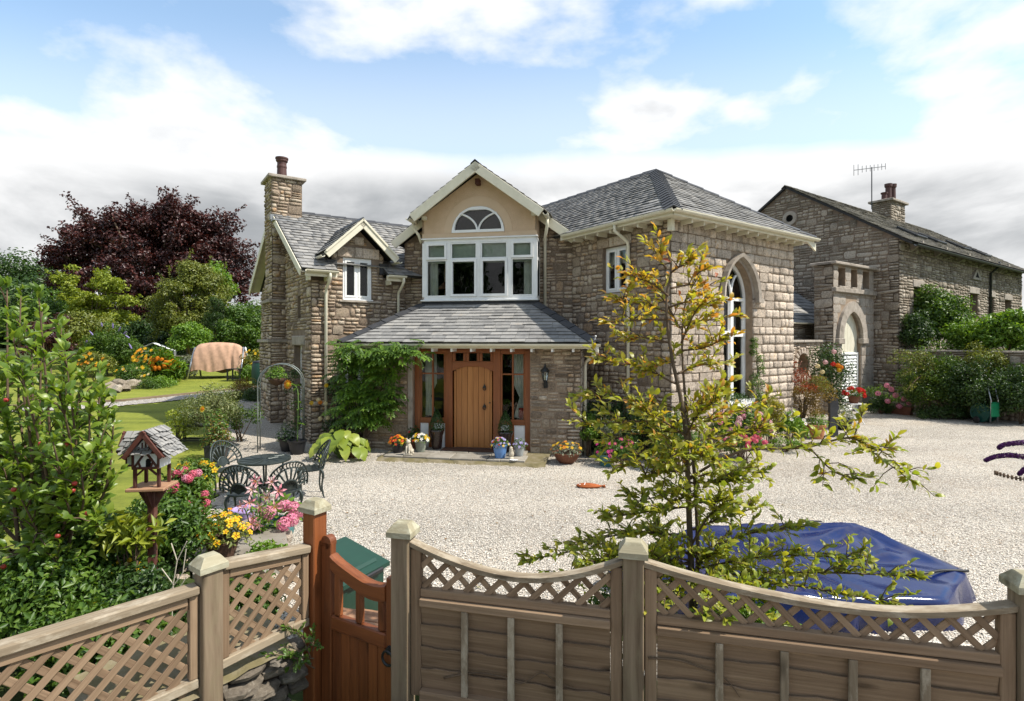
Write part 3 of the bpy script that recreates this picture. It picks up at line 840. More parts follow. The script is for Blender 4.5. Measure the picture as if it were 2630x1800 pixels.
def room(parent, M, x0, x1, z0, z1, y0, y1):
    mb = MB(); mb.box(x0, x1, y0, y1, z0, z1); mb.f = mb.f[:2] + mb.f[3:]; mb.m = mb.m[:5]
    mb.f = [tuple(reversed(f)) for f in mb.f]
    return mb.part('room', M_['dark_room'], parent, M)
def window_unit(parent, M, x0, x1, z0, z1, y, cols=(1,), rows=(1,), fw=0.055, sash=0.045, mat='white', depth=0.06, glass='glass', sashes=True, rm=True, sill=True, name='window'):
    mb = MB(); X = [x0]; 
    for c in cols: X.append(X[-1] + (x1 - x0) * c / sum(cols))
    Z = [z0]
    for c in rows: Z.append(Z[-1] + (z1 - z0) * c / sum(rows))
    mb.box(x0, x0 + fw, y, y + depth, z0, z1); mb.box(x1 - fw, x1, y, y + depth, z0, z1)
    mb.box(x0 + fw, x1 - fw, y + 0.001, y + depth, z1 - fw, z1); mb.box(x0 + fw, x1 - fw, y + 0.001, y + depth, z0, z0 + fw)
    for x in X[1:-1]: mb.box(x - fw / 2, x + fw / 2, y + 0.001, y + depth, z0 + fw, z1 - fw)
    for z in Z[1:-1]:
        for i in range(len(X) - 1):
            a = X[i] + (fw if i == 0 else fw / 2); b = X[i + 1] - (fw if i == len(X) - 2 else fw / 2)
            mb.box(a, b, y + 0.002, y + depth, z - fw / 2, z + fw / 2)
    panes = []
    for i in range(len(X) - 1):
        for j in range(len(Z) - 1):
            a = X[i] + (fw if i == 0 else fw / 2); b = X[i + 1] - (fw if i == len(X) - 2 else fw / 2)
            c = Z[j] + (fw if j == 0 else fw / 2); d = Z[j + 1] - (fw if j == len(Z) - 2 else fw / 2)
            if sashes:
                s_ = sash; y2 = y - 0.012
                mb.box(a, a + s_, y2, y + depth - 0.01, c, d); mb.box(b - s_, b, y2, y + depth - 0.01, c, d)
                mb.box(a + s_, b - s_, y2, y + depth - 0.01, d - s_, d); mb.box(a + s_, b - s_, y2, y + depth - 0.01, c, c + s_)
                a, b, c, d = a + s_, b - s_, c + s_, d - s_
            panes.append((a, b, c, d))
    w = mb.part(name, M_[mat], parent, M)
    for a, b, c, d in panes:
        MB().add([(a, y + 0.02, c), (b, y + 0.02, c), (b, y + 0.02, d), (a, y + 0.02, d)], [(0, 1, 2, 3)]).part('pane', M_[glass], w, M)
    if sill: MB().box(x0 - 0.02, x1 + 0.02, y - 0.09, y + 0.01, z0 - 0.03, z0 - 0.002, bev=0.006).part('sill', M_[mat], w, M)
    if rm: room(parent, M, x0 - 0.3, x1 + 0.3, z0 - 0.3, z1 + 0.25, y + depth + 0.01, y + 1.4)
    return w

def curtain(parent, M, x0, x1, z0, z1, y, mat='curtain', gather=None):
    n = 22; mb = MB(); vs = []
    for k, z in enumerate((z1, (z0 + z1) / 2, z0 + 0.3 * (z1 - z0), z0)):
        for i in range(n + 1):
            t = i / n; xx = x0 + (x1 - x0) * t
            if gather is not None and k == 2: xx = gather + (xx - gather) * 0.45
            vs.append((xx, y + 0.03 * math.sin(t * 40), z))
    fs = [(k * (n + 1) + i, k * (n + 1) + i + 1, (k + 1) * (n + 1) + i + 1, (k + 1) * (n + 1) + i) for k in range(3) for i in range(n)]
    return mb.add(vs, fs).part('curtain', M_[mat], parent, M, smooth=True)

# --- left wing: front wall
LF = frame(HW(-5.5, 0, 0), eA)
o = [(0, -0.25), (2.42, -0.25), (2.42, 4.08), (1.80, 4.08), (1.80, 4.62), (1.15, 5.24), (0.50, 4.62), (0.50, 4.08), (0, 4.08)]
h = [rect(0.76, 1.49, 3.50, 4.53), rect(0.80, 1.66, 1.20, 2.24)]
w = wall_sheet('wall', house, LF, o, h, M_['mortar'], 0.14)
mas.fill(w, LF, o, h + [rect(0.62, 1.68, 4.53, 4.80), rect(0.66, 1.80, 2.24, 2.42)], 'rubble', RUBBLE, 1)
lin = MB()
for a, b in ((0.62, 1.05), (1.055, 1.25), (1.255, 1.68)): MB().box(a, b, -0.035, 0.1, 4.535, 4.79, bev=0.015).part('lintel_stone', M_['ashlar'], w, LF)
MB().box(0.66, 1.80, -0.03, 0.1, 2.245, 2.41, bev=0.015).part('lintel_stone', M_['dressed'], w, LF)
MB().box(0.66, 1.72, -0.07, 0.12, 3.42, 3.465, bev=0.01).part('window_ledge', M_['dressed'], w, LF)
MB().box(1.02, 1.28, -0.06, 0.1, 4.86, 5.06, bev=0.03).part('date_stone', M_['ashlar'], w, LF)
window_unit(house, LF, 0.76, 1.49, 3.50, 4.53, 0.03, (1, 1), (1,))
window_unit(house, LF, 0.80, 1.66, 1.20, 2.24, 0.05, (1, 1), (1,))

# --- left wing: end wall with chimney breast
WL = 6.1
LE = frame(HW(-5.5, -WL, 0), eB)
o = [(0, -0.2), (WL, -0.2), (WL, 4.0), (WL / 2, 6.06), (0, 4.0)]
h = [rect(4.45, 5.25, 0.05, 2.35), rect(4.85, 5.15, 3.05, 3.62)]
w = wall_sheet('wall', house, LE, o, h, M_['mortar'], 0.22)
mas.fill(w, LE, o, h + [rect(4.3, 5.6, 2.35, 2.62)], 'rubble', RUBBLE, 2)
MB().box(4.3, 5.6, -0.03, 0.15, 2.355, 2.60, bev=0.02).part('lintel_stone', M_['dressed'], w, LE)
window_unit(house, LE, 4.45, 5.25, 0.05, 2.35, 0.16, (1,), (1, 1.2), name='side_door')
window_unit(house, LE, 4.85, 5.15, 3.05, 3.62, 0.16, (1,), (1,), sill=False)
def breast(q0, q1, p0, p1, z0, z1, seed):
    Mq = frame(HW(p0, q1, 0), eA); o1 = rect(0, p1 - p0, z0, z1)
    w1 = wall_sheet('chimney_breast', house, Mq, o1, [], M_['mortar'], thick=abs(q1 - q0)); mas.fill(w1, Mq, o1, [], 'rubble', RUBBLE, seed)
    Mp = frame(HW(p0, q0, 0), eB); o2 = rect(0, q1 - q0, z0, z1)
    w2 = wall_sheet('chimney_breast', house, Mp, o2, [], M_['mortar'], thick=0.05); mas.fill(w2, Mp, o2, [], 'rubble', RUBBLE, seed + 1)
breast(-3.95, -2.45, -5.92, -5.5, -0.2, 2.42, 31)
breast(-3.75, -2.55, -5.87, -5.5, 2.50, 3.52, 33)
breast(-3.50, -2.62, -5.85, -5.5, 3.60, 5.4, 35)
for q0, q1, p0, z in ((-4.0, -2.40, -5.98, 2.42), (-3.8, -2.5, -5.93, 3.52)):
    MB().box(0, q1 - q0, -0.02, 0.5, z, z + 0.085, bev=0.012).part('string_course', M_['dressed'], house, frame(HW(p0, q0, 0), eB))
# chimney stack
Ms = frame(HW(-5.87, -2.60, 0), eA); o1 = rect(0, 0.80, 5.35, 6.95)
w1 = wall_sheet('chimney', house, Ms, o1, [], M_['mortar'], thick=0.9); mas.fill(w1, Ms, o1, [], 'rubble', RUBBLE, 41)
Mp = frame(HW(-5.87, -3.5, 0), eB); o2 = rect(0, 0.9, 5.35, 6.95)
mas.fill(w1, Mp, o2, [], 'rubble', RUBBLE, 42)
MB().box(-0.10, 0.90, -0.10, 1.0, 6.95, 7.03, bev=0.012).part('chimney_cap', M_['dressed'], w1, Ms)
MB().lathe([(0.15, 7.02), (0.135, 7.08), (0.125, 7.36), (0.135, 7.38), (0.135, 7.42), (0.125, 7.44), (0.125, 7.52), (0.16, 7.56), (0.16, 7.60), (0.175, 7.62), (0.175, 7.66), (0.12, 7.67), (0.11, 7.5)], 20, Ms @ T(0.36, 0.45, 0)).part('chimney_pot', M_['chimney_pot'], w1, smooth=False)
MB().box(-0.03, 0.86, -0.03, 0.12, 5.78, 5.93).box(-0.02, 0.88, -0.32, -0.02, 5.72, 5.76, M=Ms.inverted() @ Ms).part('lead_flashing', M_['lead'], w1, Ms)

# --- left wing roof
ES, ERISE = 0.35, 4.14
sl = (6.16 - ERISE) / (WL / 2 + ES)                 # slope
def LR(p, q): return HW(p, q, ERISE + (ES - q) * sl)
upL = (LR(0, -1) - LR(0, 0)).normalized()
lroof = roof_plane('roof', house, [LR(-5.80, ES), LR(-4.98, ES), LR(-4.98, -0.14), LR(-3.72, -0.14), LR(-3.72, ES), LR(-2.6, ES), LR(0.5, -1), LR(0.5, -WL / 2), LR(-5.80, -WL / 2)])
k = math.sqrt(1 + sl * sl)
def y_of(q): return (ES - q) * k
sla.plane(lroof, LR(-5.80, ES), eA, upL, [(0, 0), (0.82, 0), (0.82, y_of(-0.12)), (2.08, y_of(-0.12)), (2.08, 0), (3.2, 0), (5.5, y_of(-1)), (5.5, y_of(-WL / 2)), (0, y_of(-WL / 2))], seed=5)
backL = [LR(-5.80, -WL / 2), LR(0.5, -WL / 2), HW(0.5, -WL - ES, ERISE), HW(-5.80, -WL - ES, ERISE)]
roof_plane('roof', house, backL)
ridge_tiles(lroof, LR(-5.06, -WL / 2), LR(0.0, -WL / 2), eB * 1 - UP * sl, -eB - UP * sl, 0.45, 0.15)
dn = eB - UP * sl; dn2 = -eB - UP * sl
board_between('bargeboard', M_['cream'], house, LR(-5.82, ES + 0.02), LR(-5.82, -WL / 2), 0.17, 0.03, -eA)
board_between('bargeboard', M_['cream'], house, HW(-5.82, -WL - ES, ERISE), LR(-5.82, -WL / 2), 0.2, 0.03, -eA)
MB().add([LR(-5.80, ES) - UP * 0.07, LR(-5.5, ES) - UP * 0.07, LR(-5.5, -WL / 2) - UP * 0.07, LR(-5.80, -WL / 2) - UP * 0.07], [(0, 1, 2, 3)]).add([LR(-5.80, -WL / 2) - UP * 0.071, LR(-5.5, -WL / 2) - UP * 0.071, HW(-5.5, -WL - ES, ERISE - 0.07), HW(-5.80, -WL - ES, ERISE - 0.07)], [(0, 1, 2, 3)]).part('soffit', M_['cream'], house)
for p0, p1, pp, pb in ((-5.72, -4.98, -5.17, 0.45), (-3.74, -3.25, -3.32, 2.6)):
    MB().box(0, p1 - p0, -0.01, 0.02, ERISE - 0.16, ERISE - 0.03).part('fascia', M_['cream'], house, frame(HW(p0, 0.33, 0), eA))
    gutter(house, HW(p0, 0.42, ERISE - 0.02), HW(p1, 0.42, ERISE - 0.02), M_['cream'])
    pipe(house, [HW(pp, 0.42, ERISE - 0.06), HW(pp, 0.42, ERISE - 0.17), HW(pp, 0.30, ERISE - 0.28), HW(pp, 0.10, ERISE - 0.42), HW(pp, 0.075, ERISE - 0.50), HW(pp, 0.075, pb)], M_['cream'])
    for x in np.arange(p0 + 0.12, p1, 0.42):
        MB().box(-0.022, 0.022, -0.28, 0.0, ERISE - 0.24, ERISE - 0.12).part('rafter_end', M_['cream'], house, frame(HW(x, 0.0, 0), eA))

# --- dormer
dz, dh = 5.46, 0.92
dsl = 0.95
def DR(p, q, side): return HW(p, q, dz - abs(p + 4.35) * dsl)
dback = ES - (dz - ERISE) / sl
for sgn in (-1, 1):
    pe = -4.35 + sgn * dh
    droof = roof_plane('dormer_roof', house, [DR(-4.35, 0.32, 0), DR(pe, 0.32, 0), DR(pe, -0.9, 0), DR(-4.35, dback - 0.1, 0)], thick=0.04)
    down = (DR(pe, 0, 0) - DR(-4.35, 0, 0)); LL = down.length
    sla.plane(droof, DR(pe, 0.32, 0), -eB, -down, [(0, 0), (0.9, 0), (0.32 - dback, LL), (0, LL)], seed=50 + sgn)
    board_between('bargeboard', M_['cream'], house, DR(-4.35, 0.345, 0) + UP * 0.0, DR(pe, 0.345, 0) - UP * 0.0 + down.normalized() * 0.03, 0.17, 0.03, eB)
    board_between('bargeboard_trim', M_['cream'], house, DR(-4.35, 0.372, 0) + UP * 0.012, DR(pe, 0.372, 0) + UP * 0.012, 0.05, 0.022, eB)
    MB().add([DR(-4.35, 0.33, 0) - UP * 0.06, DR(pe, 0.33, 0) - UP * 0.06, DR(pe, 0.0, 0) - UP * 0.06, DR(-4.35, 0.0, 0) - UP * 0.06], [(0, 1, 2, 3)]).part('soffit', M_['cream'], house)
    gutter(house, DR(pe + sgn * 0.05, 0.36, 0) - UP * 0.05, DR(pe + sgn * 0.05, -0.35, 0) - UP * 0.05, M_['cream'], 0.05)
ridge_tiles(droof, DR(-4.35, 0.33, 0), DR(-4.35, dback, 0), eA - UP * dsl, -eA - UP * dsl, 0.42, 0.10)
for p in (-5.02, -3.70):
    MB().box(-0.12, 0.12, -0.03, 0.015, ERISE + 0.02, ERISE + 0.30).part('lead_flashing', M_['black_flash'], house, frame(HW(p, 0.03, 0), eA))

# --- diagonal main wall (behind the bay)
DM = frame(DW(-2.125, 0.85, 0), eD)
o = [(0, -0.2), (4.42, -0.2), (4.42, 5.02), (2.125, 6.5), (0, 5.02)]
w = wall_sheet('wall', house, DM, o, [rect(0.72, 3.50, 3.3, 5.0), rect(0.97, 3.57, 0.0, 2.35)], M_['mortar'])
mas.fill(w, DM, o, [rect(0.70, 3.52, -1, 7), rect(-1, 5, -1, 2.3)], 'rubble', RUBBLE, 3)

# --- bay
BH = 1.46
BF = frame(DW(-BH, 0.35, 0), eD)
fan = pointed(0.77, 2.11, 5.165, 5.80, 5.16, n=8)[1:]
fan = [(0.77, 5.16), (2.11, 5.16)] + fan[2:-1]
o = [(0, 5.03), (2 * BH, 5.03), (2 * BH, 5.62), (BH, 6.62), (0, 5.62)]
w = wall_sheet('gable_wall', house, BF, o, [fan], M_['render'], 0.1, thick=0.5)
# smooth band round the fan light and along the bottom
cx_ = BH - 0.02
def arch_pts(x0, x1, zs, za, n=10): 
    q = pointed(x0, x1, zs, za, zs, n)[2:]
    return q
outer = arch_pts(0.57, 2.31, 5.16, 6.05); inner = arch_pts(0.765, 2.115, 5.16, 5.805)
mb = MB(); n = len(outer)
mb.add([(p[0], -0.012, p[1]) for p in outer] + [(p[0], -0.012, p[1]) for p in inner] + [(p[0], 0.0, p[1]) for p in outer], [(i, n + i, n + i + 1, i + 1) for i in range(n - 1)] + [(i + 1, 2 * n + i + 1, 2 * n + i, i) for i in range(n - 1)])
mb.box(0.002, 2 * BH - 0.002, -0.011, 0.0, 5.04, 5.155)
mb.part('plaster_band', M_['render_smooth'], w, BF)
# fan light
mb = MB(); fo = arch_pts(0.775, 2.105, 5.165, 5.795); fi = arch_pts(0.845, 2.035, 5.22, 5.715)
n = len(fo)
mb.add([(p[0], -0.03, p[1]) for p in fo] + [(p[0], -0.03, p[1]) for p in fi] + [(p[0], 0.05, p[1]) for p in fi] + [(p[0], 0.0, p[1]) for p in fo],
       [(i, n + i, n + i + 1, i + 1) for i in range(n - 1)] + [(n + i, 2 * n + i, 2 * n + i + 1, n + i + 1) for i in range(n - 1)] + [(i + 1, 3 * n + i + 1, 3 * n + i, i) for i in range(n - 1)])
mb.box(0.775, 2.105, -0.034, 0.05, 5.155, 5.222)
mid = 1.44
for sgn in (-1, 1):
    path = []
    for i in range(9):
        t = i / 8; ang = t * math.pi / 2.6
        path.append((mid + sgn * (0.70 * (1 - math.cos(ang)) * 1.0 + 0.02), 0.0, 5.20 + 0.44 * math.sin(ang) * 1.05))
    mb.tube(path, 0.026, 6)
fl = mb.part('fan_light', M_['white'], house, BF)
mb = MB(); fp = arch_pts(0.84, 2.04, 5.21, 5.72)
mb.add([(p[0], 0.03, p[1]) for p in fp], [tuple(range(len(fp)))])
mb.part('pane', M_['glass'], fl, BF)
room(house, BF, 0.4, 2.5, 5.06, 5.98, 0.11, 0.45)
# bay glazing: four lights, each with a top light
bx = [0.0, 0.60 + 0.09, BH, 2 * BH - 0.69, 2 * BH]
zs0, zs1, ztr = 3.50, 5.0, 4.50
mb = MB()
mb.box(0, 2 * BH, 0, 0.10, zs0, zs0 + 0.07); mb.box(0, 2 * BH, 0, 0.10, zs1 - 0.08, zs1)
for x, ww in ((0.0, 0.10), (bx[1], 0.09), (bx[2], 0.09), (bx[3], 0.09), (2 * BH - 0.10, 0.10)):
    a = x if x in (0.0,) else (x if x > 2.8 else x - ww / 2)
    mb.box(a, a + ww, -0.002, 0.10, zs0 + 0.07, zs1 - 0.08)
bay = mb.part('bay_window', M_['white'], house, BF)
lights = [(0.10, bx[1] - 0.045), (bx[1] + 0.045, bx[2] - 0.045), (bx[2] + 0.045, bx[3] - 0.045), (bx[3] + 0.045, 2 * BH - 0.10)]
for i, (a, b) in enumerate(lights):
    for (c, d, top) in ((zs0 + 0.07, ztr, False), (ztr, zs1 - 0.08, True)):
        heavy = (i in (0, 3)) == top
        s_ = 0.062 if heavy else 0.035
        y2 = -0.03 if heavy else 0.005
        mb = MB()
        mb.box(a + 0.003, a + s_, y2, 0.08, c + 0.003, d - 0.003); mb.box(b - s_, b - 0.003, y2, 0.08, c + 0.003, d - 0.003)
        mb.box(a + s_, b - s_, y2, 0.08, d - s_, d - 0.003); mb.box(a + s_, b - s_, y2, 0.08, c + 0.003, c + s_)
        cs = mb.part('casement', M_['white'], bay, BF)
        MB().add([(a + s_, 0.03, c + s_), (b - s_, 0.03, c + s_), (b - s_, 0.03, d - s_), (a + s_, 0.03, d - s_)], [(0, 1, 2, 3)]).part('pane', M_['glass'], bay, BF)
MB().box(-0.03, 2 * BH + 0.03, -0.06, 0.08, 3.455, 3.497, bev=0.008).part('sill', M_['white'], bay, BF)
MB().box(-0.02, 2 * BH + 0.02, -0.05, 0.05, 5.002, 5.038, bev=0.006).part('head_trim', M_['white'], bay, BF)
for (a, b) in lights:
    MB().box(a - 0.02, b + 0.02, 0.11, 0.13, 4.42, 5.0).part('roller_blind', M_['blind'], bay, BF)
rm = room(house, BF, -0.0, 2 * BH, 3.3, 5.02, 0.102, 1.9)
curtain(rm, BF, 0.13, 0.34, 3.5, 4.9, 0.22); curtain(rm, BF, 2.56, 2.80, 3.5, 4.9, 0.22)
MB().box(0.42, 0.62, 0.5, 0.52, 3.5, 4.5).part('inner_wall_panel', M_['render'], rm, BF)
MB().lathe([(0.015, 3.5), (0.015, 3.78), (0.20, 3.79), (0.13, 3.90), (0.03, 3.98), (0.0, 4.0)], 16, BF @ T(0.5, 0.35, 0)).part('table_lamp', M_['dark_terracotta'], rm)
# bay side returns
BR = frame(DW(BH, 0.35, 0), nD)
mb = MB(); mb.box(0, 0.5, 0, 0.05, 3.50, 3.58); mb.box(0, 0.5, 0, 0.05, 4.92, 5.0); mb.box(0.0, 0.07, -0.002, 0.05, 3.58, 4.92); mb.box(0.41, 0.5, -0.002, 0.05, 3.58, 4.92); mb.box(0.07, 0.41, 0.0, 0.05, 4.46, 4.53)
rw = mb.part('bay_return', M_['white'], house, BR)
MB().add([(0.05, 0.03, 3.55), (0.45, 0.03, 3.55), (0.45, 0.03, 4.95), (0.05, 0.03, 4.95)], [(0, 1, 2, 3)]).part('pane', M_['glass'], rw, BR)
MB().box(0, 0.5, 0, 0.05, 5.03, 5.62).part('bay_cheek', M_['render'], house, BR)
BL = frame(DW(-BH, 0.85, 0), -nD)
MB().box(0, 0.5, 0, 0.05, 3.4, 5.62).part('bay_cheek', M_['render'], house, BL)
MB().box(-0.02, 2 * BH + 0.02, -0.015, 0.3, 3.28, 3.45, bev=0.01).part('lead_apron', M_['black_flash'], house, BF)

# --- gable roof of the bay
GS, GZ = 0.735, 6.80
def GR(s, o): return DW(s, o, GZ - abs(s) * GS)
for sgn in (-1, 1):
    n1, n2 = 1.64 * sgn, 2.38 * sgn
    groof = roof_plane('gable_roof', house, [GR(0, 0), GR(n1, 0), GR(n1, 0.60), GR(n2, 0.60), GR(n2, 3.0), GR(0, 4.2)], thick=0.06)
    dn_ = (GR(n2, 0) - GR(0, 0)); LL = dn_.length; l1 = LL * 1.64 / 2.38
    xd = nD
    sla.plane(groof, GR(0, 0), xd, -dn_, [(0, 0), (0, -l1), (0.6, -l1), (0.6, -LL), (3.0, -LL), (4.2, 0)], seed=60 + sgn)
    board_between('bargeboard', M_['cream'], house, GR(0, -0.02) - UP * 0.005, GR(n1 + sgn * 0.02, -0.02) - UP * 0.005, 0.215, 0.04, -nD)
    board_between('bargeboard', M_['cream'], house, GR(n1 - sgn * 0.1, 0.58) - UP * 0.005, GR(n2 + sgn * 0.02, 0.58) - UP * 0.005, 0.215, 0.04, -nD)
    MB().add([GR(0, 0) - UP * 0.09, GR(n1, 0) - UP * 0.09, GR(n1, 0.40) - UP * 0.09, GR(0, 0.40) - UP * 0.09], [(0, 1, 2, 3)]).add([GR(n1, 0.6) - UP * 0.09, GR(n2, 0.6) - UP * 0.09, GR(n2, 0.9) - UP * 0.09, GR(n1, 0.9) - UP * 0.09], [(0, 1, 2, 3)]).part('soffit', M_['cream'], house)
    gutter(house, GR(n1 + sgn * 0.06, -0.03) - UP * 0.06, GR(n1 + sgn * 0.06, 0.62) - UP * 0.06, M_['cream'], 0.06)
ridge_tiles(groof, GR(0, -0.03), GR(0, 4.0), eD - UP * GS, -eD - UP * GS, 0.45, 0.13)
MB().box(-0.055, 0.055, -0.16, 0.1, 6.30, 6.44, bev=0.01).part('ridge_beam', M_['red_wood'], house, frame(DW(0, 0.33, 0), eD))
for sg in (-1, 1):
    MB().box(-0.05, 0.05, -0.12, 0.1, 5.50, 5.58).part('purlin_end', M_['cream'], house, frame(DW(sg * 1.38, 0.33, 0), eD))
a = GR(1.70, 0.35) - UP * 0.1
pipe(house, [a, a - UP * 0.18, DW(1.62, 0.62, a.z - 0.42), DW(1.60, 0.775, a.z - 0.56), DW(1.60, 0.775, 3.30)], M_['cream'], 0.038)
a = GR(-1.70, 0.35) - UP * 0.1
pipe(house, [a, a - UP * 0.12, DW(-1.58, 0.42, a.z - 0.3), DW(-1.52, 0.45, a.z - 0.5)], M_['cream'], 0.036)

# --- porch
PS0, PS1, PO = -2.36, 2.58, -1.10
PF = frame(DW(PS0, PO, 0), eD); PL = PS1 - PS0
o = [(0, -0.2), (PL, -0.2), (PL, 2.36), (0, 2.36)]
d0, d1 = -1.17 - PS0, 1.49 - PS0
h = [rect(d0, d1, 0.06, 2.355)]
o = [(0, -0.2), (PL, -0.2), (PL, 2.38), (0, 2.38)]
w = wall_sheet('porch_wall', house, PF, o, h, M_['mortar_pale'], 0.25)
mas.fill(w, PF, o, [rect(d0 - 0.12, d1, 0.0, 2.5)], 'rubble', PORCHST, 4)
MB().box(d0 - 0.115, d0 - 0.005, -0.03, 0.2, 0.0, 2.36, bev=0.012).part('jamb_pillar', M_['dressed'], w, PF)
PRr = frame(DW(PS1, PO, 0), nD); o = rect(0, 1.6, -0.2, 2.38)
w = wall_sheet('porch_wall', house, PRr, o, [], M_['mortar_pale']); mas.fill(w, PRr, o, [], 'ashlar', PORCHST, 6)
PLl = frame(DW(PS0, PO + 1.85, 0), -nD); o = rect(0, 1.85, -0.2, 2.38)
w = wall_sheet('porch_wall', house, PLl, o, [], M_['mortar_pale']); mas.fill(w, PLl, o, [], 'rubble', PORCHST, 7)
# timber entrance screen: posts, side lights and door (x measured from PS0)
Y0 = 0.10
def tb(name, x0, x1, z0, z1, y0=Y0, y1=Y0 + 0.12, mat='frame_wood', par=None, bev=0.006):
    par = par or screen
    L = max(x1 - x0, z1 - z0)
    if z1 - z0 > x1 - x0:      # grain upright
        m = PF @ T((x0 + x1) / 2, 0, (z0 + z1) / 2) @ RY(-math.pi / 2)
        return MB().box(-(z1 - z0) / 2, (z1 - z0) / 2, y0, y1, -(x1 - x0) / 2, (x1 - x0) / 2, bev=bev).part(name, M_[mat], par, m)
    m = PF @ T((x0 + x1) / 2, 0, (z0 + z1) / 2)
    return MB().box(-(x1 - x0) / 2, (x1 - x0) / 2, y0, y1, -(z1 - z0) / 2, (z1 - z0) / 2, bev=bev).part(name, M_[mat], par, m)
screen = MB().box(d0 + 0.002, d1 - 0.002, Y0 + 0.01, Y0 + 0.13, 2.27, 2.352, bev=0.006).part('entrance_screen', M_['frame_wood'], house, PF)
dl, dr = -0.25 - PS0, 0.62 - PS0                    # door leaf
posts = [(d0 + 0.004, d0 + 0.13), (dl - 0.20, dl - 0.03), (dr + 0.03, dr + 0.20), (d1 - 0.13, d1 - 0.004)]
for a, b in posts: tb('post', a, b, 0.07, 2.268)
tb('head_rail', dl - 0.03, dr + 0.03, 1.93 - 0.03, 2.02, Y0 + 0.012, Y0 + 0.11)
tb('head_rail', dl - 0.03, dr + 0.03, 2.20, 2.268, Y0 + 0.012, Y0 + 0.11)
xs = np.linspace(dl - 0.03, dr + 0.03, 4)
for i in range(3):
    a, b = xs[i], xs[i + 1]
    tb('stile', a + 0.002, a + 0.065, 2.022, 2.198, Y0 + 0.012, Y0 + 0.11); tb('stile', b - 0.065, b - 0.002, 2.022, 2.198, Y0 + 0.012, Y0 + 0.11)
    MB().add([(a + 0.06, Y0 + 0.05, 2.02), (b - 0.06, Y0 + 0.05, 2.02), (b - 0.06, Y0 + 0.05, 2.2), (a + 0.06, Y0 + 0.05, 2.2)], [(0, 1, 2, 3)]).part('pane', M_['glass'], screen, PF)
for (a, b, bright) in ((posts[0][1], posts[1][0], 0), (posts[2][1], posts[3][0], 1)):
    tb('rail', a, b, 0.62, 0.74, Y0 + 0.012, Y0 + 0.11); tb('rail', a, b, 2.18, 2.268, Y0 + 0.012, Y0 + 0.11)
    tb('stile', a, a + 0.035, 0.742, 2.178, Y0 + 0.014, Y0 + 0.10); tb('stile', b - 0.035, b, 0.742, 2.178, Y0 + 0.014, Y0 + 0.10)
    m_ = (a + b) / 2
    tb('glazing_bar', m_ - 0.018, m_ + 0.018, 0.742, 2.178, Y0 + 0.014, Y0 + 0.08); 
    for aa, bb in ((a + 0.036, m_ - 0.019), (m_ + 0.019, b - 0.036)):
        tb('glazing_bar', aa, bb, 1.72, 1.755, Y0 + 0.016, Y0 + 0.08)
        for c, d in ((0.742, 1.72), (1.755, 2.178)):
            MB().add([(aa, Y0 + 0.05, c), (bb, Y0 + 0.05, c), (bb, Y0 + 0.05, d), (aa, Y0 + 0.05, d)], [(0, 1, 2, 3)]).part('pane', M_['glass'], screen, PF)
    # low panels: white plaster between timber studs
    MB().box(a + 0.002, b - 0.002, Y0 + 0.035, Y0 + 0.09, 0.07, 0.618).part('plaster_panel', M_['white_paint'], screen, PF)
    tb('stud', m_ - 0.10 + bright * 0.02, m_ + 0.03, 0.072, 0.618, Y0 + 0.016, Y0 + 0.11)
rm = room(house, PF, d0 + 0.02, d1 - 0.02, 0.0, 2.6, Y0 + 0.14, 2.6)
curtain(rm, PF, posts[0][1] + 0.03, posts[0][1] + 0.30, 0.75, 2.25, Y0 + 0.28, gather=posts[0][1] + 0.06)
curtain(rm, PF, posts[3][0] - 0.30, posts[3][0] - 0.02, 0.75, 2.25, Y0 + 0.28, gather=posts[3][0] - 0.05)
MB().lathe([(0.05, 0.74), (0.06, 0.8), (0.055, 0.95), (0.06, 0.97)], 14, PF @ T(posts[3][0] - 0.12, Y0 + 0.24, 0)).part('red_jug', M_['red_jug'], rm, smooth=True)
# door: arched frame and five boards
door = MB().box(dl, dr, Y0 + 0.07, Y0 + 0.10, 0.08, 1.92).part('door', M_['frame_wood'], house, PF)
nb = 6; bw = (dr - dl - 0.10) / nb
arch = lambda x: 1.80 + 0.115 * (1 - ((x - (dl + dr) / 2) / ((dr - dl) / 2)) ** 2)
for i in range(nb):
    a = dl + 0.05 + i * bw + 0.004; b = a + bw - 0.008; n = 4
    poly = [(a, 0.10), (b, 0.10)] + [(b + (a - b) * t / n, arch(b + (a - b) * t / n)) for t in range(n + 1)]
    L = 1.8; mm = PF @ RY(-math.pi / 2)
    mb = MB(); mb.prism([(p[1], -p[0]) for p in poly], Y0 + 0.045, Y0 + 0.075)
    mb.part('door_board', M_['door_wood'], door, mm)
for sx in (dl + 0.022, dr - 0.022):
    MB().box(0.08, arch(sx) - 0.01, Y0 + 0.035, Y0 + 0.08, -sx - 0.022, -sx + 0.022, bev=0.006).part('door_stile', M_['door_wood'], door, PF @ RY(-math.pi / 2))
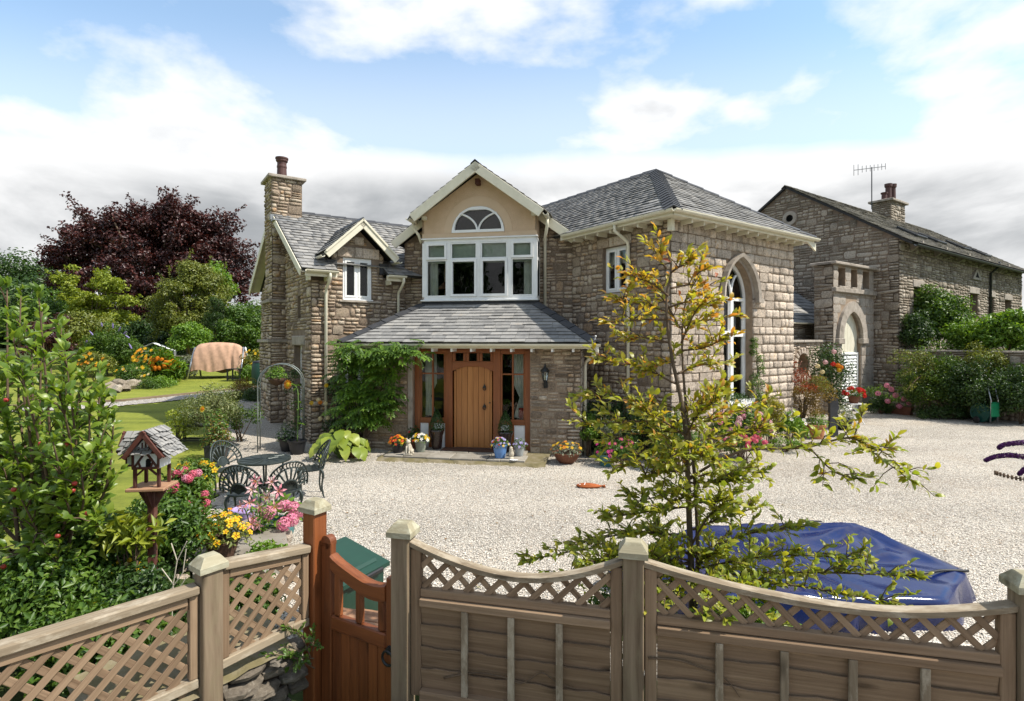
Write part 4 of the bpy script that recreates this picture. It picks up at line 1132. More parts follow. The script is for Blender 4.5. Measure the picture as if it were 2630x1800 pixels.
# curved head over the door
mb = MB(); xs = np.linspace(dl - 0.03, dr + 0.03, 13)
poly = [(x, arch(min(max(x, dl), dr)) + 0.012) for x in xs] + [(xs[-1], 1.899), (xs[0], 1.899)] if False else [(x, arch(min(max(x, dl), dr)) + 0.004) for x in xs] + [(xs[-1], 1.985), (xs[0], 1.985)]
mb.prism(poly, Y0 + 0.005, Y0 + 0.10); mb.part('door_head', M_['frame_wood'], door, PF)
for zz in (1.45, 1.02):
    mb = MB(); c = (dr - 0.17, Y0 + 0.03, zz)
    mb.lathe([(0.035, 0), (0.03, 0.02), (0.0, 0.025)], 12, T(*c) @ RX(math.pi / 2))
    ring = [(c[0] + 0.034 * math.cos(t), c[1] - 0.015, c[2] - 0.03 + 0.042 * math.sin(t)) for t in np.linspace(0, 2 * math.pi, 15)]
    mb.tube(ring, 0.009, 6, cap=False)
    mb.prism([(c[0] - 0.02, c[2] + 0.02), (c[0] + 0.02, c[2] + 0.02), (c[0], c[2] + 0.07)], Y0 + 0.02, Y0 + 0.032) 
    mb.part('door_knocker' if zz > 1.3 else 'ring_handle', M_['black_metal'], door, PF, smooth=False)
MB().lathe([(0.018, 0), (0.014, 0.02), (0, 0.022)], 10, T(dr - 0.05, Y0 + 0.035, 1.10) @ RX(math.pi / 2)).part('lock', M_['black_metal'], door, PF)
MB().box(dl - 0.02, dr + 0.02, Y0 + 0.0, Y0 + 0.09, 0.062, 0.085).part('threshold_strip', M_['steel'], door, PF)

# porch roof
PZ0, PZ1 = 2.44, 3.36
c0, c1 = DW(-2.74, -1.46, PZ0), DW(2.90, -1.46, PZ0); t0, t1 = DW(-BH - 0.02, 0.33, PZ1), DW(BH + 0.02, 0.33, PZ1)
pr_f = roof_plane('porch_roof', house, [c0, c1, t1, t0])
upv = (DW(0, 0.33, PZ1) - DW(0, -1.46, PZ0)); LL = upv.length
sla.plane(pr_f, DW(0, -1.46, PZ0), eD, upv, [(-2.74, 0), (2.90, 0), (BH + 0.02, LL), (-BH - 0.02, LL)], seed=71, gauge=0.165, width=(0.24, 0.36), thick=0.011)
pr_r = roof_plane('porch_roof', house, [c1, DW(2.90, 0.35, PZ0), DW(BH + 0.02, 0.95, PZ1), t1])
pr_l = roof_plane('porch_roof', house, [c0, t0, DW(-BH - 0.02, 0.95, PZ1), DW(-2.74, 0.75, PZ0)])
for (a, b, ob_, sg) in ((c1, t1, pr_r, 1), (c0, t0, pr_l, -1)):
    side_dn = (eD * sg * 1.42 - UP * (PZ1 - PZ0)).normalized(); fr_dn = (-nD * 1.79 - UP * (PZ1 - PZ0)).normalized()
    dirh = (b - a).normalized()
    n1 = (fr_dn - dirh * fr_dn.dot(dirh)); n2 = (side_dn - dirh * side_dn.dot(dirh))
    ridge_tiles(ob_, a + dirh * 0.0, b, n1, n2, 0.40, 0.17, lift=0.045)
sla.plane(pr_r, c1, nD, (DW(BH, 0, PZ1) - DW(2.90, 0, PZ0)), [(0, 0), (1.8, 0), (2.4, 1.70), (1.79, 1.70)], seed=72)
sla.plane(pr_l, c0, nD, (DW(-BH, 0, PZ1) - DW(-2.74, 0, PZ0)), [(0, 0), (2.2, 0), (2.4, 1.57), (1.79, 1.57)], seed=73)
gutter(house, DW(-2.80, -1.52, PZ0 - 0.03), DW(3.0, -1.52, PZ0 - 0.03), M_['cream'], 0.062)
MB().box(-2.72, 2.88, -0.01, 0.015, PZ0 - 0.13, PZ0 - 0.03).part('fascia', M_['cream'], house, frame(DW(0, -1.45, 0), eD))
MB().add([DW(-2.72, -1.44, PZ0 - 0.12), DW(2.88, -1.44, PZ0 - 0.12), DW(2.88, -1.1, PZ0 - 0.06), DW(-2.72, -1.1, PZ0 - 0.06)], [(0, 1, 2, 3)]).part('soffit', M_['cream'], house)
for s_ in np.arange(-2.35, 2.85, 0.435):
    MB().box(-0.022, 0.022, -0.33, 0.0, PZ0 - 0.20, PZ0 - 0.12).part('rafter_end', M_['white'], house, frame(DW(s_, -1.1, 0), eD))
MB().prism([(-0.30, PZ0 - 0.05), (0.0, PZ0 - 0.05), (0.0, PZ0 - 0.30)], -0.02, 0.02).part('corner_bracket', M_['cream'], house, frame(DW(2.92, -1.43, 0), eD))
pipe(house, [DW(2.93, -1.52, PZ0 - 0.08), DW(2.93, -1.50, PZ0 - 0.20), DW(2.80, -1.2, PZ0 - 0.32), DW(2.68, -0.9, PZ0 - 0.42), DW(2.66, -0.85, PZ0 - 0.5), DW(2.66, -0.85, 0.0)], M_['cream'], 0.036)
MB().tube([DW(2.86, -1.5, PZ0 - 0.02), DW(2.90, -1.5, PZ0 + 0.12)], 0.006, 6).lathe([(0, 0), (0.018, 0.01), (0.018, 0.03), (0, 0.04)], 8, T(*DW(2.90, -1.5, PZ0 + 0.11))).part('gutter_stay', M_['white'], house)

# --- right wing: front wall, side wall with the arched window
RQ = 6.11; RP = 4.78
RF = frame(HW(0, 3.105, 0), eB); LFW = RQ - 3.105
o = rect(0, LFW, -0.2, 5.0); h = [rect(1.07, 1.80, 3.58, 4.62)]
w = wall_sheet('wall', house, RF, o, h, M_['mortar'], 0.16)
mas.fill(w, RF, o, h + [rect(0.9, 1.95, 4.62, 4.84)], 'rubble', RUBBLE, 8)
for a, b in ((0.9, 1.28), (1.285, 1.42), (1.425, 1.95)): MB().box(a, b, -0.03, 0.1, 4.625, 4.835, bev=0.015).part('lintel_stone', M_['rubble'], w, RF)
MB().box(0.90, 1.95, -0.06, 0.14, 3.46, 3.545, bev=0.01).part('window_ledge', M_['dressed'], w, RF)
wu = window_unit(house, RF, 1.07, 1.80, 3.58, 4.62, 0.10, (1, 1), (1,))
MB().box(1.1, 1.78, 0.24, 0.25, 4.25, 4.62).part('roller_blind', M_['blind'], wu, RF)

RS = frame(HW(0, RQ, 0), eA)
o = rect(0, RP, -0.2, 4.98)
AX0, AX1, AZS, AZA, AZ0 = 1.80, 2.95, 3.46, 4.30, 0.95
hole = pointed(AX0, AX1, AZS, AZA, AZ0, n=8)
hood = pointed(1.64, 3.11, AZS, 4.47, AZS, n=8)
w = wall_sheet('wall', house, RS, o, [hole], M_['mortar_pale'], 0.30)
mas.fill(w, RS, o, [hole, hood], 'ashlar', ASHLAR, 9)
# hood mould over the arch
mb = MB(); ou = hood[2:]; inn = pointed(AX0, AX1, AZS, AZA, AZ0, n=8)[2:]; n = len(ou)
mid_ = [((a[0] + b[0]) / 2, (a[1] + b[1]) / 2) for a, b in zip(ou, inn)]
mb.add([(p[0], -0.02, p[1]) for p in ou] + [(p[0], -0.15, p[1]) for p in ou] + [(p[0], -0.13, p[1]) for p in mid_] + [(p[0], -0.012, p[1]) for p in mid_] + [(p[0], -0.01, p[1]) for p in inn],
       [(r_ * n + i, r_ * n + i + 1, (r_ + 1) * n + i + 1, (r_ + 1) * n + i) for r_ in range(4) for i in range(n - 1)])
mb.box(3.0, 3.22, -0.15, 0, AZS - 0.09, AZS - 0.002); mb.box(1.53, 1.75, -0.15, 0, AZS - 0.09, AZS - 0.002)
mb.part('hood_mould', M_['dressed'], w, RS)
# window joinery
YW = 0.17; XW0, XW1 = AX0 + 0.0, AX1 - 0.0; xm = (AX0 + AX1) / 2
mb = MB(); fo = pointed(AX0 + 0.002, AX1 - 0.002, AZS, AZA - 0.002, AZ0 + 0.02, n=8); fi = pointed(AX0 + 0.07, AX1 - 0.07, AZS, AZA - 0.09, AZ0 + 0.09, n=8); n = len(fo)
mb.add([(p[0], YW, p[1]) for p in fo] + [(p[0], YW, p[1]) for p in fi] + [(p[0], YW + 0.08, p[1]) for p in fi], [(i, (i + 1) % n, n + (i + 1) % n, n + i) for i in range(n)] + [(n + i, n + (i + 1) % n, 2 * n + (i + 1) % n, 2 * n + i) for i in range(n)])
mb.box(xm - 0.055, xm + 0.055, YW - 0.02, YW + 0.07, AZ0 + 0.05, 3.46); mb.box(AX0 + 0.04, AX1 - 0.04, YW - 0.025, YW + 0.07, 2.57, 2.70); mb.box(AX0 + 0.04, AX1 - 0.04, YW - 0.012, YW + 0.07, 3.40, 3.47)
for sgn in (-1, 1):
    path = [(xm + sgn * (0.30 * (1 - math.cos(t * 1.25))), YW + 0.02, 3.46 + 0.56 * math.sin(t * 1.25)) for t in np.linspace(0, 1, 8)]
    mb.tube(path, 0.03, 6)
for x0_, x1_, y_ in ((AX0 + 0.07, xm - 0.055, 0), (xm + 0.055, AX1 - 0.07, 0)):
    for z0_, z1_ in ((AZ0 + 0.09, 2.57), (2.70, 3.40)):
        mb.box(x0_, x0_ + 0.04, YW + 0.006, YW + 0.06, z0_, z1_); mb.box(x1_ - 0.04, x1_, YW + 0.006, YW + 0.06, z0_, z1_)
aw = mb.part('arched_window', M_['white'], house, RS)
mb = MB(); mb.add([(p[0], YW + 0.04, p[1]) for p in fi], [tuple(range(n))])
mb.part('pane', M_['glass'], aw, RS)
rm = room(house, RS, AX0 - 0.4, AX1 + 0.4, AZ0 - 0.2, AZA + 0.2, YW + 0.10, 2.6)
MB().box(xm + 0.1, AX1, 1.0, 1.02, AZ0, 2.6).part('inner_wall_panel', M_['door_wood'], rm, RS)
MB().box(AX0 - 0.04, AX1 + 0.04, -0.06, 0.30, AZ0 - 0.12, AZ0 - 0.002, bev=0.012).part('window_ledge', M_['dressed'], w, RS)
# blank outer walls that close the building at the back
for nm, Mx, L in (('wall', frame(HW(RP, RQ, 0), -eB), 9.6), ('wall', frame(HW(RP, -3.5, 0), -eA), 3.5), ('wall', frame(HW(1.3, -WL, 0), -eA), 6.8)):
    MB().box(0, L, 0, 0.3, -0.2, 4.9 if Mx is None or L > 9 or L < 4 else 4.0).part(nm, M_['mortar'], house, Mx)

# right wing hip roof
RE = 5.06; OV = 0.36; half = RP / 2 + OV; RSL = math.tan(RAD(35.0))
pm = RP / 2; RZT = RE + half * RSL; qa = RQ + OV - half
def RR(p, q):    # height on the hip roof
    return RE + min(p + OV, RQ + OV - q, RP + OV - p) * RSL
A_, B_, C_ = HW(-OV, RQ + OV, RE), HW(RP + OV, RQ + OV, RE), HW(pm, qa, RZT)
D_, E_ = HW(-OV, -2.5, RE), HW(pm, -2.5, RZT)
rf = roof_plane('roof', house, [A_, C_, E_, D_]); re_ = roof_plane('roof', house, [A_, B_, C_]); rb = roof_plane('roof', house, [B_, HW(RP + OV, -2.5, RE), E_, C_])
kk = half * math.sqrt(1 + RSL * RSL)
sla.plane(rf, A_, -eB, eA + UP * RSL, [(0, 0), (RQ + OV + 2.5, 0), (RQ + OV + 2.5, kk), (half, kk)], seed=81, gauge=0.165)
sla.plane(re_, A_, eA, -eB + UP * RSL, [(0, 0), (2 * half, 0), (half, kk)], seed=82, gauge=0.165)
def hip(a, b, n1, n2, l=0.21, w_=0.19):
    d_ = (Vector(b) - Vector(a)).normalized()
    ridge_tiles(rf, a, b, n1 - d_ * n1.dot(d_), n2 - d_ * n2.dot(d_), l, w_, lift=0.035)
nF, nE, nBk = (-eA - UP * RSL).normalized(), (eB - UP * RSL).normalized(), (eA - UP * RSL).normalized()
hip(A_, C_, nF, nE); hip(B_, C_, nE, nBk, 0.42, 0.12); hip(C_, E_, nF, nBk, 0.45, 0.14)
gutter(house, HW(-OV - 0.05, 3.2, RE - 0.02), HW(-OV - 0.05, RQ + OV + 0.05, RE - 0.02), M_['cream'], 0.062)
gutter(house, HW(-OV - 0.05, RQ + OV + 0.05, RE - 0.02), HW(RP + OV + 0.1, RQ + OV + 0.05, RE - 0.02), M_['cream'], 0.062)
MB().box(0, 3.4, 0, 0.02, RE - 0.13, RE - 0.03).part('fascia', M_['cream'], house, frame(HW(-OV, 3.07, 0), eB))
MB().box(0, RP + 2 * OV, 0, 0.02, RE - 0.13, RE - 0.03).part('fascia', M_['cream'], house, frame(HW(-OV, RQ + OV, 0), eA))
mb = MB(); z_ = RE - 0.11
mb.add([HW(-OV, RQ + OV, z_), HW(RP + OV, RQ + OV, z_), HW(RP + OV, RQ, z_), HW(-OV, RQ, z_)], [(0, 1, 2, 3)]).add([HW(-OV, RQ, z_), HW(0, RQ, z_), HW(0, 3.0, z_), HW(-OV, 3.0, z_)], [(0, 1, 2, 3)]).part('soffit', M_['cream'], house)
for q in np.arange(3.5, RQ, 0.4): MB().box(-0.02, 0.02, -0.30, 0, RE - 0.20, RE - 0.115).part('rafter_end', M_['cream'], house, frame(HW(0, q, 0), eB))
for p in np.arange(0.3, RP, 0.4): MB().box(-0.02, 0.02, -0.30, 0, RE - 0.20, RE - 0.115).part('rafter_end', M_['cream'], house, frame(HW(p, RQ, 0), eA))
MB().box(-0.05, 0.05, -0.05, 0.05, RE - 0.36, RE - 0.12).part('corner_block', M_['cream'], house, frame(HW(-0.06, RQ + 0.06, 0), eA))
MB().prism([(0, RE - 0.12), (0.42, RE - 0.12), (0.42, RE - 0.32)], -0.02, 0.02).part('corner_bracket', M_['cream'], house, frame(HW(RP + 0.02, RQ + OV - 0.02, 0), eA))
pq = 4.95
pipe(house, [HW(-OV - 0.05, pq, RE - 0.06), HW(-OV - 0.05, pq, RE - 0.20), HW(-0.25, pq + 0.05, RE - 0.32), HW(-0.10, pq + 0.08, RE - 0.42), HW(-0.075, pq + 0.08, RE - 0.52), HW(-0.075, pq + 0.08, 0.0)], M_['cream'])

# wall lantern beside the door
def wall_lantern(s_, z_):
    m = PF @ T(s_ - PS0, -0.02, z_)
    b_ = MB(); b_.lathe([(0.0, 0), (0.035, 0.0), (0.035, 0.02), (0.0, 0.03)], 10, RX(math.pi / 2)); b_.tube([(0, -0.01, 0), (0, -0.08, -0.04), (0, -0.12, 0.0), (0, -0.12, 0.05)], 0.014, 8)
    b_.box(-0.045, 0.045, -0.02, 0.0, -0.09, 0.05, bev=0.008)
    ln = thing('wall_lantern', '', 'lantern', (m @ Vector((0, 0, 0))))
    b_.part('bracket', M_['black_metal'], ln, m)
    b2 = MB(); b2.lathe([(0.045, 0.06), (0.05, 0.08), (0.045, 0.085)], 6, T(0, -0.12, 0)); b2.lathe([(0.10, 0.27), (0.098, 0.285), (0.055, 0.345), (0.03, 0.37), (0.015, 0.40), (0.02, 0.42), (0.0, 0.45)], 6, T(0, -0.12, 0))
    for k in range(6):
        t = k * math.pi / 3; b2.tube([(0.047 * math.cos(t), -0.12 + 0.047 * math.sin(t), 0.08), (0.075 * math.cos(t), -0.12 + 0.075 * math.sin(t), 0.275)], 0.006, 5)
    b2.part('lantern_frame', M_['black_metal'], ln, m)
    MB().lathe([(0.042, 0.085), (0.069, 0.272)], 6, T(0, -0.12, 0)).part('lantern_glass', M_['glass'], ln, m)
    MB().lathe([(0, 0.09), (0.02, 0.1), (0.024, 0.17), (0, 0.21)], 10, T(0, -0.12, 0)).part('bulb', M_['bulb_glass'], ln, m, smooth=True)
    return ln
tag(wall_lantern(1.83, 1.55), 'black coach lantern on the bare stone to the right of the front door', 'lantern', 'coach lanterns by the door')
tag(wall_lantern(-1.63, 1.50), 'black coach lantern half hidden in the climber left of the front door', 'lantern', 'coach lanterns by the door')

mas.flush(300); sla.flush(300)

# ---------------------------------------------------------------- barn, tower, link walls, garden wall
BO = Vector((13.64, 19.0, 0))
def BW(p, q, z=0.0): return BO + eA * p + eB * q + UP * z
def plane_hit(u, v, P0, n):
    d = Vector(((u - CU) / FPX, 1, -(v - CV) / FPX)); c = Vector((0, 0, EYE))
    return c + d * ((Vector(P0) - c).dot(n) / d.dot(n))
def bcoord(u, v, p=None, q=None):
    P_ = plane_hit(u, v, BW(p or 0, q or 0), eA if p is not None else eB); d = P_ - BO
    return d.dot(eA), d.dot(eB), P_.z
barn = thing('barn', 'old weathered stone barn with slate roof, corbelled eaves and tall gable', 'barn', BW(0, 0, 0))
bm = Masonry(barn); bs = Slating(barn)
BZ, BR_, BLEN, BWID = 6.12, 8.78, 15.6, 8.0
GE = frame(BW(0, -BWID, 0), eB)
o = [(0, -0.2), (BWID, -0.2), (BWID, BZ), (BWID / 2, BR_), (0, BZ)]
_, qv, zv = bcoord(2029, 561, p=0)
circ = [(qv + BWID + 0.30 * math.cos(t), zv + 0.30 * math.sin(t)) for t in np.linspace(0, 2 * math.pi, 17)[:-1]]
w = wall_sheet('wall', barn, GE, o, [], M_['mortar'])
bm.fill(w, GE, o, [circ], 'barn_stone', BARNST, 201)
ring = MB(); ring.lathe([(0.14, 0.06), (0.13, 0.0), (0.15, -0.06), (0.29, -0.06), (0.30, 0.02)], 24, GE @ T(qv + BWID, 0, zv) @ RX(-math.pi / 2)); ring.part('round_vent', M_['dressed'], barn)
MB().lathe([(0.0, -0.02), (0.14, -0.02)], 20, GE @ T(qv + BWID, -0.02, zv) @ RX(-math.pi / 2)).part('vent_opening', M_['dark_room'], barn)
LS = frame(BW(0, 0, 0), eA)
o = rect(0, BLEN, -0.2, BZ); holes = []
for (u0, v0_, u1, v1_) in ((2346, 737, 2368, 805), (2490, 753, 2511, 818), (2538, 762, 2552, 822), (2580, 770, 2596, 826)):
    a = bcoord(u0, v0_, q=0); b = bcoord(u1, v1_, q=0)
    zt, zb = a[2], a[2] - (b[2] and (v1_ - v0_) / FPX * plane_hit(u0, v0_, BW(0, 0), eB).y)
    holes.append(rect(a[0], a[0] + (b[0] - a[0]), max(zb, 1.9), zt))
w = wall_sheet('wall', barn, LS, o, holes, M_['mortar'], 0.35)
bm.fill(w, LS, o, holes, 'barn_stone', BARNST, 202)
for hh in holes:
    x0, x1, z0, z1 = hh[0][0], hh[1][0], hh[0][1], hh[2][1]
    window_unit(barn, LS, x0, x1, z0, z1, 0.30, (1,), (1, 1), mat='dressed', fw=0.06, sashes=False, sill=False)
    MB().box(x0 - 0.12, x1 + 0.12, -0.05, 0.1, z1 + 0.005, z1 + 0.28, bev=0.02).part('lintel', M_['dressed'], barn, LS)
MB().box(BLEN - 0.3, BLEN, 0, 7.9, -0.2, BZ).part('wall', M_['mortar'], barn, LS)
MB().box(0, BLEN, 7.7, 8.0, -0.2, BZ).part('wall', M_['mortar'], barn, LS)
# dovecote niche
a = bcoord(2504, 712, q=0)
MB().prism([(a[0] - 0.55, a[2] - 0.12), (a[0] + 0.55, a[2] - 0.12), (a[0] + 0.5, a[2] - 0.02), (a[0] + 0.12, a[2] + 0.32), (a[0] - 0.12, a[2] + 0.32), (a[0] - 0.5, a[2] - 0.02)], -0.09, 0.05).part('dove_niche', M_['dressed'], barn, LS)
MB().prism([(a[0] - 0.25, a[2] - 0.02), (a[0] + 0.25, a[2] - 0.02), (a[0], a[2] + 0.22)], -0.093, -0.05).part('niche_opening', M_['dark_room'], barn, LS)
for p in (1.0, 3.4, 6.0, 8.6, 11.6, 14.6):
    MB().prism([(0, 0), (0.40, 0.28), (0.40, 0.36), (0, 0.36)], -0.06, 0.06, T(0, 0, BZ - 0.45) @ RZ(-math.pi / 2)).part('corbel', M_['dressed'], barn, LS @ T(p, 0, 0))
pipe(barn, [BW(10.0, 0.42, BZ - 0.1), BW(10.0, 0.35, BZ - 0.35), BW(10.0, 0.1, BZ - 0.6), BW(10.0, 0.08, 1.5)], M_['black_metal'], 0.05)
# roof
bsl = (BR_ - BZ) / (BWID / 2); ov = 0.45
def BRf(p, q): return BW(p, q, BR_ + 0.05 - abs(q + BWID / 2) * bsl)
r1 = roof_plane('roof', barn, [BRf(-0.12, ov), BRf(BLEN + 0.2, ov), BRf(BLEN + 0.2, -4), BRf(-0.12, -4)], thick=0.08)
r2 = roof_plane('roof', barn, [BRf(-0.12, -4), BRf(BLEN + 0.2, -4), BRf(BLEN + 0.2, -8 - ov), BRf(-0.12, -8 - ov)], thick=0.08)
kb = math.sqrt(1 + bsl * bsl)
bs.plane(r1, BRf(-0.16, ov + 0.03), eA, -eB + UP * bsl, [(0, 0), (BLEN + 0.36, 0), (BLEN + 0.36, (4 + ov) * kb), (0, (4 + ov) * kb)], 'old_slate', 0.26, (0.28, 0.5), 211, 0.02)
ridge_tiles(r1, BRf(-0.14, -4), BRf(BLEN + 0.2, -4), eB - UP * bsl, -eB - UP * bsl, 0.5, 0.18, 'old_slate', 0.02)
gutter(barn, BRf(-0.1, ov + 0.08) - UP * 0.03, BRf(BLEN + 0.2, ov + 0.08) - UP * 0.03, M_['black_metal'], 0.07)
nrm_ = (eB * bsl + UP).normalized()
for p0, q0, lp in ((3.0, -1.2, 1.1), (5.2, -1.2, 1.1), (9.2, -1.4, 1.0), (11.4, -1.2, 1.0)):
    m = frame(BRf(p0, q0), eA, nrm_)
    sk = MB().box(0, lp, -0.85, 0.0, 0.02, 0.13, bev=0.02).part('skylight', M_['black_metal'], barn, m)
    MB().box(0.07, lp - 0.07, -0.78, -0.07, 0.128, 0.134).part('pane', M_['dark_room'], sk, m)
# chimney with three pots and an aerial
pc = (plane_hit(2282, 545, BRf(0, -4), (eB * 1.0))  - BO).dot(eA)
CM = frame(BW(pc - 0.95, -3.55, 0), eA)
ch = MB().box(0, 1.75, 0, 0.85, 8.0, 9.50).part('chimney', M_['mortar'], barn, CM)
bm.fill(ch, CM, rect(0, 1.75, 8.0, 9.5), [], 'barn_stone', BARNST, 203)
bm.fill(ch, frame(BW(pc - 0.95, -4.4, 0), eB), rect(0, 0.85, 8.0, 9.5), [], 'barn_stone', BARNST, 204)
MB().box(-0.14, 1.89, -0.14, 0.99, 9.5, 9.62, bev=0.02).part('chimney_cap', M_['dressed'], ch, CM)
for x, hh, r in ((0.35, 0.42, 0.14), (0.85, 0.95, 0.155), (1.40, 1.02, 0.155)):
    MB().lathe([(r * 1.1, 9.62), (r * 1.05, 9.70), (r * 0.9, 9.72), (r * 0.85, 9.62 + hh * 0.8), (r * 1.1, 9.62 + hh * 0.84), (r * 1.15, 9.62 + hh), (r * 0.8, 9.62 + hh), (r * 0.75, 9.7)], 16, CM @ T(x, 0.42, 0)).part('chimney_pot', M_['chimney_pot'], ch)
mb = MB(); top = plane_hit(2239, 432, BRf(0, -4), eB); base = Vector((top.x, top.y, 9.0))
mb.tube([base, top + UP * 0.06], 0.025, 6)
a0 = plane_hit(2193, 437, top, eB); a1 = plane_hit(2274, 427, top, eB)
ax = (a1 - a0); mb.tube([a0, a1], 0.016, 5)
for i in range(9):
    c = a0 + ax * (i / 8); hgt = 0.16 if i not in (1, 0) else 0.26
    mb.tube([c - UP * hgt, c + UP * hgt], 0.011, 4)
mb.part('aerial', M_['black_metal'], ch)
bm.flush(300); bs.flush(300)

# entrance tower with pointed doorway
tower = thing('entrance_tower', 'small square stone tower with pierced parapet and pointed arch doorway', 'tower', BW(-3.11, -0.79, 0))
tm = Masonry(tower)
TF = frame(BW(-3.11, -0.79, 0), eA); TL = 3.09
tp = lambda u, v: (lambda P_: ((P_ - BW(-3.11, -0.79)).dot(eA), P_.z))(plane_hit(u, v, BW(0, -0.79), eB))
x0 = tp(2160, 900)[0]; x1 = tp(2210, 900)[0]; za = tp(2187, 800)[1]; zs = tp(2164, 868)[1]
hole = pointed(x0, x1, zs, za, 0.0, n=8); TH = 5.0
ops = [rect(a, b, 4.30, 4.92) for a, b in ((0.35, 0.85), (1.28, 1.75), (2.2, 2.7))]
o = rect(0, TL, -0.2, TH)
w = wall_sheet('wall', tower, TF, o, [hole] + ops, M_['mortar_pale'], 0.4)
mo = pointed(x0 - 0.34, x1 + 0.34, zs, za + 0.36, 0.0, n=8)
tm.fill(w, TF, o, [mo] + ops, 'dressed', dict(course=(0.24, 0.36), width=(0.3, 0.7), depth=(0.008, 0.02), joint=0.01, full=0.85, tilt=0.004), 221)
a_ = pointed(x0 - 0.33, x1 + 0.33, zs, za + 0.35, zs - 0.6, n=8)[2:]; b_ = pointed(x0, x1, zs, za, zs - 0.6, n=8)[2:]; n = len(a_)
# voussoirs round the arch
for i in range(n - 1):
    mb = MB(); p = [a_[i], a_[i + 1], b_[i + 1], b_[i]]
    mb.prism(p, -0.10, 0.05); mb.part('voussoir', M_['dressed'], w, TF)
for xx0, xx1 in ((x0 - 0.34, x0), (x1, x1 + 0.34)):
    z = -0.1
    while z < zs - 0.25:
        MB().box(xx0 + 0.004, xx1 - 0.004, -0.04, 0.1, z, z + 0.33, bev=0.015).part('jamb_stone', M_['dressed'], w, TF); z += 0.34
    MB().box(xx0 - 0.08, xx1 + 0.02, -0.13, 0.05, zs - 0.20, zs - 0.01, bev=0.02).part('impost', M_['dressed'], w, TF)
MB().box(-0.08, TL, -0.12, 0.02, 4.08, 4.24, bev=0.02).part('string_course', M_['dressed'], tower, TF)
MB().box(-0.12, TL, -0.14, 0.5, TH, TH + 0.10, bev=0.02).part('parapet_coping', M_['dressed'], tower, TF)
for r_ in ops: MB().box(r_[0][0] - 0.05, r_[1][0] + 0.05, -0.08, 0.3, 4.24, 4.30, bev=0.012).part('opening_sill', M_['dressed'], tower, TF)
room(tower, TF, 0.2, TL, 4.2, 4.98, 0.405, 0.58)
TS = frame(BW(-3.11, -1.40, 0), eB); o = rect(0, 0.61, -0.2, TH)
w2 = wall_sheet('wall', tower, TS, o, [], M_['mortar']); tm.fill(w2, TS, o, [], 'barn_stone', BARNST, 222)
MB().box(-0.1, 0.61, -0.12, 0.3, TH, TH + 0.098, bev=0.02).part('parapet_coping', M_['dressed'], tower, TS)
tm.flush(300)
# boarded arch and slatted white door
zd = tp(2187, 909)[1]
dn_ = MB().box(x0 - 0.02, x1 + 0.02, 0.13, 0.19, 0.0, za + 0.05).part('door_backing', M_['cream'], tower, TF)
nb = 6
ap_ = pointed(x0, x1, zs, za, 0.0, n=10)
for i in range(nb):
    a = x0 + (x1 - x0) * i / nb + 0.006; b = x0 + (x1 - x0) * (i + 1) / nb - 0.006
    MB().box(a, b, 0.105, 0.13, zd + 0.05, za).part('arch_board', M_['cream'], tower, TF)
MB().box(x0, x1, 0.06, 0.13, zd - 0.03, zd + 0.05, bev=0.01).part('door_head', M_['white'], tower, TF)
dd = MB().box(x0 + 0.02, x0 + 0.10, 0.06, 0.129, 0.02, zd - 0.03).box(x1 - 0.10, x1 - 0.02, 0.06, 0.129, 0.02, zd - 0.03).part('slatted_door', M_['white'], tower, TF)
z = 0.06
while z < zd - 0.10:
    MB().box(x0 + 0.10, x1 - 0.10, -0.012, 0.012, -0.055, 0.055).part('slat', M_['white'], dd, TF @ T(0, 0.10, z + 0.05) @ RX(-0.35)); z += 0.105

# link wall with round opening, lean-to roof behind
link = thing('link_wall', 'low rubble wall with flagstone coping and a blocked round opening', 'wall', HW(4.9, 4.4, 0))
lm = Masonry(link); LK = frame(HW(4.9, 4.4, 0), eA); LKL = 5.2
P_ = plane_hit(2061, 937, HW(0, 4.4), eB) - HW(4.9, 4.4); rc = (P_.dot(eA), P_.z)
circ = lambda R_: [(rc[0] + R_ * math.cos(t), rc[1] + R_ * math.sin(t)) for t in np.linspace(0, 2 * math.pi, 19)[:-1]]
o = rect(0, LKL, -0.2, 2.40)
w = wall_sheet('wall_core', link, LK, o, [circ(0.36)], M_['mortar_pale'], 0.25)
lm.fill(w, LK, o, [circ(0.56)], 'ashlar', RUBBLE, 231); lm.flush(300)
for i in range(18):
    t = i * math.pi / 9
    MB().box(0.37, 0.55, -0.05, 0.1, -0.058, 0.058, bev=0.012).part('ring_stone', M_['ashlar'], w, LK @ T(rc[0], 0, rc[1]) @ RY(-t))
MB().box(rc[0] - 0.5, rc[0] + 0.5, 0.24, 0.28, rc[1] - 0.5, rc[1] + 0.5).part('blocking', M_['rubble'], link, LK)
for i in range(7): MB().box(i * 0.74, i * 0.74 + 0.73, -0.10, 0.4, 2.405, 2.49, bev=0.015).part('coping_stone', M_['dressed'], link, LK)
lean = thing('lean_to', 'lean-to with dark slate roof between house and tower', 'outbuilding', HW(4.9, 3.6, 0))
ls = Slating(lean)
A1, B1 = HW(4.9, 3.75, 3.08), HW(13.0, 3.75, 3.08); A2, B2 = HW(4.9, 1.2, 4.95), HW(13.0, 1.2, 4.95)
lr = roof_plane('roof', lean, [A1, B1, B2, A2])
ls.plane(lr, A1, eA, (A2 - A1), [(0, 0), (8.1, 0), (8.1, (A2 - A1).length), (0, (A2 - A1).length)], 'slate', 0.24, (0.3, 0.45), 241); ls.flush(300)
lmz = Masonry(lean); LW = frame(HW(4.9, 3.6, 0), eA); w = wall_sheet('wall', lean, LW, rect(0, 8.1, -0.1, 3.05), [], M_['mortar']); lmz.fill(w, LW, rect(0, 8.1, 2.3, 3.05), [], 'barn_stone', BARNST, 242); lmz.flush(300)
